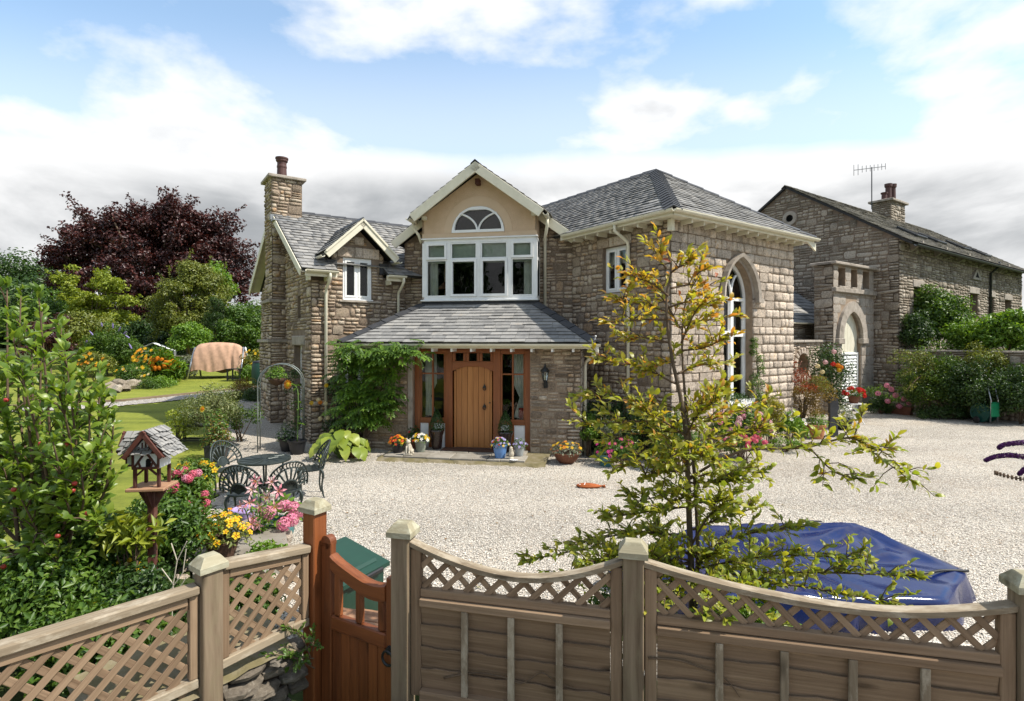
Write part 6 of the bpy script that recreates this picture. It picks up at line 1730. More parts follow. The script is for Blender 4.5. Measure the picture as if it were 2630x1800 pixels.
def pot_plant(name, label, cat, loc, r, h, potmat, leaf=None, n=260, L=0.05, rx=None, rz=None, blooms=(), group=None, prof=None, aspect=0.5, stem=None, bias=(0, -0.5, 0.5)):
    loc = Vector(loc); t = thing(name, label, cat, loc, group=group)
    MB().lathe(prof or pot_profile(r, h), 28, T(*loc)).part('pot', M_[potmat], t, smooth=False)
    MB().lathe([(r * 0.93, h * 0.89), (0, h * 0.92)], 20, T(*loc)).part('soil', M_['soil'], t)
    rx = rx or r * 1.3; rz = rz or r * 1.2; c = loc + UP * (h * 0.88)
    if leaf:
        P_, N_ = dome(c, rx, rz, n, 0.25); foliage('foliage', t, P_, N_, L * NPR.uniform(0.7, 1.3, n), leaf, aspect)
    for (kind, mat, mat2, cnt, size) in blooms:
        for _ in range(cnt):
            a = RND.uniform(0, 6.283); e = RND.uniform(0.15, 1.0)
            d = Vector((math.cos(a) * math.sqrt(1 - e * e), math.sin(a) * math.sqrt(1 - e * e), e))
            p = c + Vector((d.x * rx, d.y * rx, d.z * rz)) * RND.uniform(0.88, 1.08)
            bloom(t, p, d + Vector(bias), size * RND.uniform(0.8, 1.2), kind, mat, mat2)
    return t
# individually placed large leaves -------------------------------------
def big_leaf(curl=0.18, wide=0.42, tipz=-0.22):
    vs = [(0, 0, 0)]
    for x, w_, z in ((0.22, 0.72, 0.05), (0.5, 1.0, 0.06), (0.78, 0.68, -0.02)):
        vs += [(x, w_ * wide / 2, z + curl * w_ * 0.35), (x, 0, z), (x, -w_ * wide / 2, z + curl * w_ * 0.35)]
    vs.append((1.0, 0, tipz * 0.6))
    fs = [(0, 2, 1), (0, 3, 2), (7, 8, 10), (8, 9, 10)]
    for r_ in (0, 3): fs += [(1 + r_, 2 + r_, 5 + r_), (1 + r_, 5 + r_, 4 + r_), (2 + r_, 3 + r_, 6 + r_), (2 + r_, 6 + r_, 5 + r_)]
    return np.array(vs, float), np.array(fs)
LV = [big_leaf(0.12, 0.46, -0.15), big_leaf(0.26, 0.42, -0.3), big_leaf(0.05, 0.5, -0.4), big_leaf(0.32, 0.38, 0.0)]
class LeafSet:
    def __init__(s, root, name='leaf', variants=LV): s.root = root; s.items = []; s.name = name; s.var = variants; s.cache = {}
    def add(s, p, d, nrm, L, mat):
        d = nz(np.asarray(d, float)); n = np.asarray(nrm, float); n = n - d * n.dot(d)
        n = nz(n) if np.linalg.norm(n) > 1e-4 else nz(np.cross(d, [0.3, 0.5, 0.8])); y = np.cross(n, d)
        m = np.eye(4); m[:3, 0] = d * L; m[:3, 1] = y * L; m[:3, 2] = n * L; m[:3, 3] = p
        c = np.asarray(p) - np.array(cam.location); dist = np.linalg.norm(c)
        s.items.append((L * L * (0.3 + abs(n.dot(c / dist))) / dist ** 2, m, RND.randrange(len(s.var)), mat))
    def flush(s, n_ind=300, rest='foliage'):
        s.items.sort(key=lambda t: -t[0])
        for _, m, k, mt in s.items[:n_ind]:
            if (k, mt) not in s.cache:
                me = np_mesh(s.name, s.var[k][0], s.var[k][1], LEAFM[mt], True); s.cache[(k, mt)] = me
            ob(s.name, s.cache[(k, mt)], s.root, Matrix(m.tolist()))
        r_ = s.items[n_ind:]
        if not r_: return
        mats = sorted({t[3] for t in r_}); V_, F_, MI, off = [], [], [], 0
        for k in range(len(s.var)):
            g = [t for t in r_ if t[2] == k]
            if not g: continue
            vv, ff = s.var[k]; mm = np.array([t[1] for t in g]); hv = np.c_[vv, np.ones(len(vv))]
            V_.append(np.einsum('nij,kj->nki', mm, hv)[..., :3].reshape(-1, 3)); F_.append((ff[None] + (np.arange(len(g)) * len(vv))[:, None, None] + off).reshape(-1, 3))
            MI.append(np.repeat([mats.index(t[3]) for t in g], len(ff))); off += len(g) * len(vv)
        ob(rest, np_mesh(rest, np.concatenate(V_), np.concatenate(F_), [LEAFM[m] for m in mats], True, np.concatenate(MI)), s.root, None, kind='stuff')

# ---------------------------------------------------------------- door step, pots by the door
step = thing('door_step', 'mossy flagstone step in front of the entrance door', 'step', DW(0.1, -1.5, 0))
SM = frame(DW(0, -1.09, 0), eD)
mb = MB(); r = random.Random(3); n = 26; vs = []
for i in range(n + 1):
    x = -1.56 + 3.5 * i / n
    fr_ = -1.06 + r.uniform(-0.03, 0.03)
    for (yy, zz) in ((0.0, 0.055), (fr_ + 0.06, 0.055), (fr_ + 0.02, 0.03 + r.uniform(-0.01, 0.01)), (fr_ - 0.10 + r.uniform(-0.03, 0.03), -0.03)): vs.append((x, yy, zz))
fs = [(i * 4 + j, i * 4 + j + 1, i * 4 + j + 5, i * 4 + j + 4) for i in range(n) for j in range(3)]
mb.add(vs, fs).part('step_base', M_['moss_stone'], step, SM)
x = -1.46
for wd in (0.42, 0.52, 0.50, 0.46, 0.30, 0.28, 0.50):
    MB().box(x + 0.005, x + wd - 0.005, -0.98 + r.uniform(-0.01, 0.01), -0.48, 0.05, 0.095 + r.uniform(-0.004, 0.004), bev=0.008).part('flagstone', M_['flag'], step, SM); x += wd
x = -1.15
for wd in (0.75, 0.62, 0.68, 0.55):
    MB().box(x + 0.005, x + wd - 0.005, -0.47, 0.22 if False else -0.01, 0.05, 0.10 + r.uniform(-0.003, 0.003), bev=0.008).part('flagstone', M_['flag'], step, SM); x += wd
MB().box(-1.16, 1.48, -0.005, 0.10, 0.02, 0.062).part('threshold_stone', M_['flag'], step, SM)
tag(MB().box(-0.42, 0.80, -0.36, -0.04, 0.103, 0.118, bev=0.004).part('door_mat', M_['mat_brown'], None, SM), 'brown bristle mat on the step in front of the door', 'door mat')

def on_step(s_, o_): return DW(s_, o_, 0.098)
def topiary(s_, o_, label):
    t = thing('topiary', label, 'potted plant', on_step(s_, o_), group='clipped cones in tall pots')
    c = on_step(s_, o_)
    MB().lathe([(0.09, 0), (0.11, 0.05), (0.13, 0.30), (0.155, 0.38), (0.165, 0.40), (0.165, 0.43), (0.14, 0.43), (0.13, 0.40)], 24, T(*c)).part('pot', M_['brown_glaze'], t, smooth=True)
    n = 1500; h_ = NPR.random(n) ** 0.8; a = NPR.random(n) * 6.283; rr = (0.165 * np.sin(np.clip(1.15 - h_ * 1.12, 0, 2) * 1.4)) * NPR.uniform(0.8, 1.05, n)
    P_ = np.stack([c.x + rr * np.cos(a), c.y + rr * np.sin(a), c.z + 0.41 + h_ * 0.46], -1); N_ = np.stack([np.cos(a), np.sin(a), 0.3 + h_], -1)
    foliage('foliage', t, P_, N_, 0.03, 'dark', 0.6)
topiary(-0.55, -1.28, 'clipped dark green cone in tall brown pot left of the door')
topiary(0.98, -1.28, 'clipped dark green cone in tall brown pot right of the door')
pot_plant('potted_plant', 'black pot of orange and yellow pansies at left end of the step', 'potted plant', on_step(-1.27, -1.74), 0.14, 0.20, 'black_plastic', 'mid', 260, 0.04, 0.20, 0.17, [('pansy', 'p_orange', 'p_yellow', 20, 0.036), ('pansy', 'p_yellow', 'p_orange', 12, 0.034), ('pansy', 'p_red', 'p_yellow', 9, 0.034)])
pot_plant('potted_plant', 'grey-green pot of yellow and white pansies behind the cat figure', 'potted plant', on_step(-0.82, -1.56), 0.13, 0.24, 'green_grey_glaze', 'mid', 260, 0.04, 0.19, 0.18, [('pansy', 'p_yellow', 'p_orange', 14, 0.034), ('pansy', 'p_white', 'p_yellow', 20, 0.034), ('pansy', 'p_red', 'p_yellow', 3, 0.04)])
pot_plant('potted_plant', 'brown pot with a dark leafy plant in the left corner of the entrance', 'potted plant', on_step(-1.06, -1.30), 0.12, 0.22, 'dark_terracotta', 'dark', 280, 0.06, 0.17, 0.30, [('pansy', 'p_red', 'p_red', 4, 0.03)])
pot_plant('potted_plant', 'bright blue tapered pot of mauve pansies on the step', 'potted plant', on_step(0.98, -1.86), 0.15, 0.27, 'blue_glaze', 'mid', 260, 0.04, 0.20, 0.16, [('pansy', 'p_mauve', 'p_white', 18, 0.034), ('pansy', 'p_red', 'p_yellow', 4, 0.03), ('pansy', 'p_yellow', 'p_white', 5, 0.028)])
pot_plant('potted_plant', 'small pale grey pot of mauve violas beside the blue pot', 'potted plant', on_step(1.34, -1.62), 0.11, 0.20, 'grey_glaze', 'mid', 160, 0.04, 0.17, 0.18, [('pansy', 'p_mauve', 'p_white', 10, 0.03)])
# cat figure
def statue_cat(M):
    t = ob('cat_statue', None, None, M, label='pale stone cat figure sitting on the step', cat='statue')
    MB().box(-0.09, 0.09, -0.07, 0.09, 0, 0.03, bev=0.008).part('plinth', M_['statue'], t, M)
    mb = MB()
    mb.tube(smooth_path([(0, 0.045, 0.03), (0, 0.045, 0.08), (0, 0.03, 0.14), (0, 0.005, 0.20), (0, -0.005, 0.235)], 4), [0.066] * 4 + [0.07] * 4 + [0.062] * 3 + [0.052] * 3 + [0.04] * 2 + [0.036], 12)
    for sx in (-0.028, 0.028):
        mb.tube([(sx, -0.035, 0.19), (sx, -0.045, 0.10), (sx, -0.048, 0.045), (sx, -0.065, 0.038)], [0.024, 0.02, 0.017, 0.016], 8)
        mb.tube([(sx * 2, 0.05, 0.09), (sx * 2.1, 0.01, 0.07), (sx * 1.9, -0.02, 0.045)], [0.045, 0.035, 0.018], 8)
    mb.lathe([(0, -0.048), (0.03, -0.04), (0.048, -0.01), (0.046, 0.015), (0.03, 0.04), (0, 0.046)], 14, T(0, -0.012, 0.275))
    mb.lathe([(0, -0.03), (0.02, -0.02), (0.022, 0), (0, 0.01)], 10, T(0, -0.05, 0.265) @ RX(0.9))
    for sx in (-0.03, 0.03): mb.lathe([(0.02, 0), (0.012, 0.03), (0, 0.055)], 8, T(sx, -0.005, 0.305) @ RY(sx * 6))
    mb.tube([(0.06, 0.07, 0.05), (0.10, 0.03, 0.045), (0.09, -0.03, 0.042)], [0.014, 0.013, 0.008], 8)
    mb.part('cat', M_['statue'], t, M, smooth=True)
statue_cat(frame(on_step(-0.95, -1.94), eD))
def statue_bird(M):
    t = ob('bird_statue', None, None, M, label='small weathered stone bird figure right of the blue pot', cat='statue')
    MB().lathe([(0.055, 0), (0.05, 0.02), (0.03, 0.035)], 14, M).part('plinth', M_['statue'], t)
    mb = MB(); mb.tube(smooth_path([(0, 0.02, 0.03), (0, 0.01, 0.09), (0, -0.005, 0.15), (0, -0.012, 0.20)], 4), [0.035, 0.045, 0.052, 0.055, 0.058, 0.056, 0.052, 0.046, 0.04, 0.038, 0.042, 0.04, 0.03], 12)
    mb.lathe([(0, -0.035), (0.034, -0.02), (0.036, 0.01), (0, 0.036)], 12, T(0, -0.015, 0.215)); mb.lathe([(0.012, 0), (0, 0.03)], 8, T(0, -0.045, 0.21) @ RX(1.5)); mb.tube([(0, 0.05, 0.06), (0, 0.085, 0.02)], [0.025, 0.012], 8)
    mb.part('bird', M_['statue'], t, M, smooth=True)
statue_bird(frame(on_step(1.22, -1.92), eD))
sh = MB(); vs = [(0, 0, 0.01)]
for i in range(13):
    a = -1.3 + 2.6 * i / 12; rr = 0.085 * (1 + 0.06 * (i % 2)); vs.append((rr * math.sin(a), -rr * math.cos(a), 0.018 if i % 2 else 0.006))
sh.add(vs + [(v_[0], v_[1], v_[2] - 0.01) for v_ in vs], [(0, i, i + 1) for i in range(1, 13)] + [(14, 14 + i + 1, 14 + i) for i in range(1, 13)] + [(i, i + 14, i + 15, i + 1) for i in range(1, 13)])
tag(sh.part('scallop_shell', M_['white_paint'], None, frame(on_step(1.30, -2.02), eD)), 'white scallop shell lying on the step beside the bird figure', 'shell')

# right of the porch
pot_plant('bowl_planter', 'wide dark terracotta bowl with lavender and orange pansies against the porch corner', 'planter', DW(2.32, -1.68, 0.0), 0.27, 0.22, 'dark_terracotta', 'silver', 300, 0.05, 0.34, 0.26, [('pansy', 'p_orange', 'p_yellow', 16, 0.038), ('pansy', 'p_yellow', 'p_orange', 12, 0.036)], prof=[(0.13, 0), (0.2, 0.06), (0.27, 0.18), (0.285, 0.22), (0.26, 0.22), (0.24, 0.19)])
pot_plant('potted_plant', 'teal glazed pot of magenta petunias right of the wide bowl', 'potted plant', on_ground(1556, 1196), 0.16, 0.24, 'teal_glaze', 'mid', 320, 0.05, 0.26, 0.28, [('daisy', 'p_magenta', 'p_magenta', 18, 0.04)])

# rusty fish
def fish():
    M = T(*on_ground(1515, 1252)) @ RZ(-0.12)
    t = ob('fish_ornament', None, None, M, label='orange-brown fish ornament lying on the pale gravel', cat='ornament')
    n = 18; vs = []
    for i in range(n + 1):
        u_ = i / n; x = -0.23 + 0.44 * u_; wv = 0.085 * math.sin(math.pi * min(1, u_ * 1.02) ** 0.72) ** 0.75 + 0.004; hgt = 0.034 * math.sin(math.pi * u_ ** 0.8) + 0.010
        for k in range(10):
            a = 2 * math.pi * k / 10; vs.append((x, wv * math.cos(a), 0.03 + max(-0.028, hgt * math.sin(a) * (1 + 0.08 * ((i + k) % 2)))))
    fs = [(i * 10 + k, i * 10 + (k + 1) % 10, i * 10 + 10 + (k + 1) % 10, i * 10 + 10 + k) for i in range(n) for k in range(10)] + [tuple(range(9, -1, -1)), tuple(n * 10 + k for k in range(10))]
    MB().add(vs, fs).part('body', M_['rust_fish'], t, M)
    MB().prism([(0.20, 0.0), (0.26, 0.06), (0.245, 0.0), (0.26, -0.06)], 0.015, 0.045, axis='z').part('tail_fin', M_['rust_fish'], t, M)
    pts = [(-0.115 + 0.035 * math.sin(a), 0.066 * math.cos(a), 0.034 + 0.040 * max(0, math.sin(a * 0.999)) ) for a in np.linspace(0.05, 3.09, 12)]
    MB().tube(pts, 0.0065, 6).part('gill_line', M_['white_paint'], t, M)
    MB().lathe([(0.014, 0), (0.01, 0.008), (0, 0.01)], 10, T(-0.165, -0.03, 0.052) @ RX(0.5)).part('eye', M_['white_paint'], t, M)
fish()

# ---------------------------------------------------------------- cast metal table and chairs
def cast_chair(M, label):
    t = ob('garden_chair', None, None, M, label=label, cat='chair', group='cast metal chairs round the table')
    mat = M_['cast_iron']; R_ = 0.21
    s_ = MB(); s_.lathe([(0, 0.438), (R_ * 0.93, 0.438), (R_, 0.432), (R_, 0.45), (R_ * 0.94, 0.456), (R_ * 0.3, 0.450), (0, 0.452)], 24); s_.part('seat', mat, t, M, smooth=False)
    # shell-shaped back: wraps round the seat, ribs fan out from its foot
    def bp(a, rr):       # a: angle across the fan (-1..1), rr: 0..1 radius of the fan
        ang = a * math.pi * 0.56; x = 0.265 * rr * math.sin(ang); z = 0.47 + 0.40 * rr * (0.22 + 0.78 * math.cos(ang) if rr > 0 else 0)
        wrap = x / 0.25; y = 0.20 - 0.10 * wrap * wrap + 0.10 * (z - 0.47) / 0.4
        return (x, y, z)
    bk = MB()
    for rr, th in ((1.0, 0.013), (0.80, 0.010), (0.36, 0.016)):
        bk.tube([bp(a, rr) for a in np.linspace(-1, 1, 23)], th, 6)
    bk.part('back_frame', mat, t, M, smooth=True)
    for a in np.linspace(-0.86, 0.86, 9):
        MB().tube([bp(a * 0.9, 0.20), bp(a, 0.5), bp(a, 0.80)], [0.007, 0.013, 0.017], 5).part('back_rib', mat, t, M, smooth=True)
    rim = MB()
    for a in np.linspace(-0.97, 0.97, 22): rim.tube([bp(a, 0.80), bp(a + 0.03, 0.9), bp(a, 1.0)], 0.009, 4)
    rim.part('back_rim_tracery', mat, t, M)
    cen = MB(); pts = [bp(a, 0.40) for a in np.linspace(-0.8, 0.8, 9)] + [(-0.0, 0.19, 0.46)]
    cen.add([(p[0], p[1] - 0.006, p[2]) for p in pts] + [(p[0], p[1] + 0.006, p[2]) for p in pts], [tuple(range(10)), tuple(range(19, 9, -1))] + [(i, i + 10, (i + 1) % 10 + 10, (i + 1) % 10) for i in range(10)]); cen.part('back_shell', mat, t, M)
    for sx in (-1, 1):
        MB().tube(smooth_path([bp(sx, 1.0), (sx * 0.245, 0.06, 0.56), (sx * 0.235, -0.02, 0.53), (sx * 0.24, -0.05, 0.565)], 4), 0.011, 6).part('arm_scroll', mat, t, M, smooth=True)
        for sy in (-1, 1):
            a, b = sx * 0.14, sy * 0.14
            MB().tube(smooth_path([(a, b, 0.435), (a * 1.22, b * 1.22, 0.36), (a * 1.10, b * 1.10, 0.18), (a * 1.25, b * 1.25, 0.03), (a * 1.4, b * 1.4, 0.0)], 4), [0.022] * 3 + [0.02] * 3 + [0.014] * 6 + [0.011] * 4 + [0.013], 7).part('leg', mat, t, M, smooth=True)
    return t
def garden_table(c):
    M = T(*c); t = ob('garden_table', None, None, M, label='round cast metal table on the patio gravel', cat='table'); mat = M_['cast_iron']; R_ = 0.37
    mb = MB(); mb.lathe([(R_ * 0.93, 0.665), (R_, 0.66), (R_ + 0.004, 0.675), (R_, 0.69), (R_ * 0.93, 0.688), (R_ * 0.92, 0.672), (R_ * 0.93, 0.665)], 40)
    mb.part('rim', mat, t, M)
    MB().lathe([(0, 0.672), (R_ * 0.925, 0.672), (R_ * 0.925, 0.682), (0, 0.682)], 36).part('top', mat, t, M)
    for k in range(12):
        a = k * math.pi / 6
        MB().tube([(0.05 * math.cos(a), 0.05 * math.sin(a), 0.684), (0.2 * math.cos(a + 0.2), 0.2 * math.sin(a + 0.2), 0.686), (0.34 * math.cos(a), 0.34 * math.sin(a), 0.684)], 0.007, 5).part('top_scroll', mat, t, M)
    for k in range(4):
        a = k * math.pi / 2 + 0.5; c_, s_ = math.cos(a), math.sin(a)
        MB().tube(smooth_path([(0.26 * c_, 0.26 * s_, 0.66), (0.24 * c_, 0.24 * s_, 0.5), (0.16 * c_, 0.16 * s_, 0.3), (0.24 * c_, 0.24 * s_, 0.06), (0.30 * c_, 0.30 * s_, 0.0)], 4), 0.014, 7).part('leg', mat, t, M, smooth=True)
    MB().lathe([(0.17, 0.29), (0.18, 0.30), (0.17, 0.31), (0.15, 0.30), (0.17, 0.29)], 24).part('leg_ring', mat, t, M)
TC_ = Vector((-3.76, 8.2, 0)); garden_table(TC_)
def chair_at(x, y, label, turn=0.0):
    d = Vector((TC_.x - x, TC_.y - y, 0)); rz = math.atan2(d.y, d.x) + math.pi / 2 + turn   # front of the chair is local -Y
    cast_chair(T(x, y, float(gz(x, y))) @ RZ(rz), label)
chair_at(-3.22, 8.62, 'cast metal chair on the right side of the round table, seen from the side', -0.2)
chair_at(-3.12, 7.42, 'near cast metal chair, right of the two with backs to us')
chair_at(-3.62, 7.28, 'near cast metal chair, left of the two with backs to us')
chair_at(-4.45, 8.55, 'cast metal chair at the lawn edge, left of the round table')

# ---------------------------------------------------------------- bird table
def bird_table():
    B = Vector((-2.80, 4.2, 0.2)); M = T(B.x, B.y, 0.26) @ RZ(RAD(8)) @ S(0.80, 0.80, 0.86); up = RY(-math.pi / 2)
    t = ob('bird_table', None, None, T(B.x, B.y, 0.2), label='half-timbered wooden bird house with tiled roof on a tall post', cat='bird table')
    MB().box(-0.1, 1.26, -0.033, 0.033, -0.033, 0.033, bev=0.006).part('post', M_['red_wood'], t, M @ up)
    for k in range(4):
        MB().prism([(0.03, 1.08), (0.03, 1.26), (0.13, 1.26), (0.12, 1.23)], -0.012, 0.012).part('bracket', M_['red_wood'], t, M @ RZ(k * math.pi / 2))
    MB().box(-0.17, 0.17, -0.15, 0.15, 1.262, 1.29, bev=0.006).part('platform', M_['deck_wood'], t, M)
    for sx in (-0.105, 0.105):
        for sy in (-0.10, 0.10): MB().box(1.292, 1.46, -0.014, 0.014, -0.014, 0.014, bev=0.003).part('corner_post', M_['red_wood'], t, M @ T(sx, sy, 0) @ up)
    for sx in (-1, 1): MB().box(0, 0.09, -0.008, 0.008, -0.008, 0.008).part('brace', M_['red_wood'], t, M @ T(sx * 0.09, -0.10, 1.40) @ RY(-0.75 if sx < 0 else -2.4))
    # front gabled chamber (facing the viewer) and a cross wing to the left
    MB().prism([(-0.12, 1.462), (0.12, 1.462), (0.12, 1.60), (0.0, 1.75), (-0.12, 1.60)], -0.12, 0.10).part('chamber', M_['white_paint'], t, M)
    MB().box(-0.20, -0.122, -0.07, 0.09, 1.475, 1.62).part('side_chamber', M_['white_paint'], t, M)
    def strip(x0, z0, x1, z1, w_=0.018, y=-0.126, th=0.010):
        plank('timber', M_['red_wood'], t, M @ Vector((x0, y, z0)), M @ Vector((x1, y, z1)), w_, th, M @ Vector((0, 0, 1)) - M.translation if False else None, 0.001)
    for a in ((-0.12, 1.468, 0.12, 1.468), (-0.12, 1.605, 0.12, 1.605)): strip(*a)
    for sx in (-1, 1):
        plank('timber', M_['red_wood'], t, M @ Vector((sx * 0.112, -0.126, 1.47)), M @ Vector((sx * 0.112, -0.126, 1.60)), 0.018, 0.010, M.to_3x3() @ Vector((1, 0, 0)))
        strip(sx * 0.10, 1.475, sx * 0.01, 1.60, 0.015); strip(sx * 0.045, 1.475, sx * 0.065, 1.525, 0.013)
    for x in (-0.06, -0.03, 0.0, 0.03, 0.06):
        plank('timber', M_['red_wood'], t, M @ Vector((x, -0.125, 1.61)), M @ Vector((x, -0.125, 1.73 - abs(x) * 1.25)), 0.011, 0.009, M.to_3x3() @ Vector((1, 0, 0)))
    MB().prism([(0.0, 1.475), (0.045, 1.475), (0.045, 1.535), (0.035, 1.55), (0.01, 1.55), (0.0, 1.535)], -0.124, -0.119).part('nest_hole', M_['dark_room'], t, M)
    MB().box(-0.202, -0.124, -0.078, -0.071, 1.475, 1.49).box(-0.202, -0.190, -0.078, -0.071, 1.49, 1.61).part('timber', M_['red_wood'], t, M)
    # roofs
    rs = Slating(t); sl_ = 1.25
    for sg in (-1, 1):
        a = [M @ Vector((0, -0.17, 1.80)), M @ Vector((sg * 0.185, -0.17, 1.80 - 0.185 * sl_)), M @ Vector((sg * 0.185, 0.13, 1.80 - 0.185 * sl_)), M @ Vector((0, 0.13, 1.80))]
        rp = roof_plane('roof', t, a, 'red_wood', 0.012)
        rs.plane(rp, a[1], (a[2] - a[1]), (a[0] - a[1]), [(0, 0), (0.30, 0), (0.30, (a[0] - a[1]).length), (0, (a[0] - a[1]).length)], 'slate', 0.036, (0.035, 0.05), 5 + sg, 0.004)
        board_between('bargeboard', M_['red_wood'], t, a[0] + M.to_3x3() @ Vector((0, -0.012, 0.008)), a[1] + M.to_3x3() @ Vector((0, -0.012, 0.008)), 0.034, 0.014, M.to_3x3() @ Vector((0, -1, 0)))
    for sg in (-1, 1):                                # cross wing, ridge running left
        a = [M @ Vector((-0.25, 0.01, 1.775)), M @ Vector((0.0, 0.01, 1.775)), M @ Vector((0.0, 0.01 + sg * 0.13, 1.775 - 0.13 * 1.3)), M @ Vector((-0.25, 0.01 + sg * 0.13, 1.775 - 0.13 * 1.3))]
        rp = roof_plane('roof', t, a, 'red_wood', 0.012)
        if sg < 0:
            LL = (a[0] - a[3]).length
            rs.plane(rp, a[3], (a[2] - a[3]), (a[0] - a[3]), [(0, 0), (0.25, 0), (0.25, LL), (0, LL)], 'slate', 0.036, (0.035, 0.05), 9, 0.004)
        board_between('bargeboard', M_['red_wood'], t, a[0] + M.to_3x3() @ Vector((-0.008, 0, 0.008)), a[3] + M.to_3x3() @ Vector((-0.008, 0, 0.008)), 0.028, 0.014, M.to_3x3() @ Vector((-1, 0, 0)))
    rs.flush(300, 'shingles')
bird_table()

# ---------------------------------------------------------------- blue tarpaulin
def tarp():
    poly = [(3.90, 6.14), (4.42, 5.24), (3.72, 4.62), (1.80, 4.60), (0.96, 5.45), (2.10, 6.22)]; n = 120; rings = 26
    cen = Vector((2.80, 5.42, 0)); t = thing('tarpaulin_cover', 'shiny dark blue tarpaulin tied over a low load beside the fence', 'tarpaulin', cen)
    tops = [0.44, 0.27, 0.27, 0.33, 0.27, 0.37]; vs = []; r = random.Random(8)
    def outline(a):
        d = Vector((math.cos(a), math.sin(a))); best = None
        for i in range(6):
            p, q = Vector(poly[i]) - Vector((cen.x, cen.y)), Vector(poly[(i + 1) % 6]) - Vector((cen.x, cen.y)); e = q - p
            den = d.x * e.y - d.y * e.x
            if abs(den) < 1e-9: continue
            k = (p.x * e.y - p.y * e.x) / den; s_ = (p.x * d.y - p.y * d.x) / den
            if k > 0 and -1e-6 <= s_ <= 1 + 1e-6: best = (k, tops[i] * (1 - s_) + tops[(i + 1) % 6] * s_)
        return best
    for i in range(n):
        a = 2 * math.pi * i / n; R0, zt = outline(a)
        for j in range(rings + 1):
            s_ = j / rings
            if s_ < 0.76:
                k = s_ / 0.76; rr = R0 * k * (1 - 0.012 * k); x, y = rr * math.cos(a), rr * math.sin(a)
                z = 0.33 * (1 - k ** 1.6) + zt * k ** 1.6 - 0.035 * math.sin(k * math.pi) * (0.6 + 0.4 * math.sin(a * 3))
                z += 0.010 * k * math.sin(a * 14 + 3 * math.sin(a * 4)) + 0.006 * math.sin(x * 7 + y * 11)
                dx, dy = x - 1.05, y - 0.68; th = math.atan2(dy, dx); dd = math.hypot(dx, dy)
                z += 0.028 * math.exp(-dd * 1.3) * math.sin(th * 11) * min(1, dd * 4)
            else:
                k = (s_ - 0.76) / 0.24; fl = 1 + 0.03 * math.sin(k * 1.5) + 0.035 * k * math.sin(a * 19 + 2 * math.sin(a * 5))
                x, y = R0 * fl * math.cos(a), R0 * fl * math.sin(a); z = (zt - 0.012) * (1 - k) + 0.004
            vs.append((cen.x + x, cen.y + y, max(z, 0.004)))
    q = rings + 1; fs = [(i * q + j, i * q + j + 1, ((i + 1) % n) * q + j + 1, ((i + 1) % n) * q + j) for i in range(n) for j in range(1, rings)]
    fs += [(i * q, i * q + 1, ((i + 1) % n) * q + 1) for i in range(n)]
    MB().add(vs, fs).part('sheet', M_['tarp'], t, smooth=True)
    MB().tube(smooth_path([(3.55, 5.0, 0.315), (3.75, 5.12, 0.31), (3.85, 5.05, 0.31), (4.1, 5.15, 0.295), (4.40, 5.2, 0.27)], 5), 0.013, 6).part('tie_rope', M_['black_plastic'], t, smooth=True)
    MB().box(-0.10, 0.10, -0.04, 0.04, 0, 0.025, bev=0.01).part('weight', M_['black_plastic'], t, T(3.45, 6.16, 0.40))
tarp()

# ---------------------------------------------------------------- bin and planks behind the gate
def green_bin():
    M = T(-1.42, 4.55, -0.16) @ RZ(RAD(-28)) @ S(0.9, 0.9, 1); t = ob('storage_bin', None, None, M, label='dark green plastic bin with sloping lid behind the gate', cat='bin')
    MB().prism([(-0.22, 0), (0.22, 0), (0.26, 0.70), (-0.26, 0.80)], -0.26, 0.26, RZ(0)).part('body', M_['green_plastic'], t, M)
    MB().prism([(-0.30, 0.83), (0.30, 0.71), (0.30, 0.745), (-0.28, 0.87)], -0.30, 0.30).part('lid', M_['green_plastic'], t, M)
    MB().prism([(-0.22, 0.862), (0.22, 0.766), (0.20, 0.79), (-0.20, 0.878)], -0.21, 0.21).part('lid_panel', M_['green_plastic'], t, M)
    MB().box(0.28, 0.315, -0.2, 0.2, 0.70, 0.735, bev=0.01).part('handle', M_['black_plastic'], t, M)
green_bin()
st = thing('wooden_steps', 'reddish plank steps leading down behind the gate', 'steps', (-0.95, 3.95, 0))
for i, (yy, zz) in enumerate(((3.62, 0.47), (3.76, 0.47), (3.90, 0.47), (4.10, 0.30), (4.24, 0.30), (4.46, 0.14), (4.6, 0.14))):
    plank('tread', M_['deck_wood'], st, (-1.30, yy + 0.10, zz), (-0.55, yy - 0.10, zz), 0.035, 0.125, (0, 0, 1), 0.005)
for x0, y0, x1, y1 in ((-1.22, 3.7, -1.12, 4.75), (-0.66, 3.5, -0.56, 4.55)):
    plank('string', M_['deck_wood'], st, (x0, y0, 0.38), (x1, y1, 0.05), 0.16, 0.035, (0, 0, 1), 0.005)

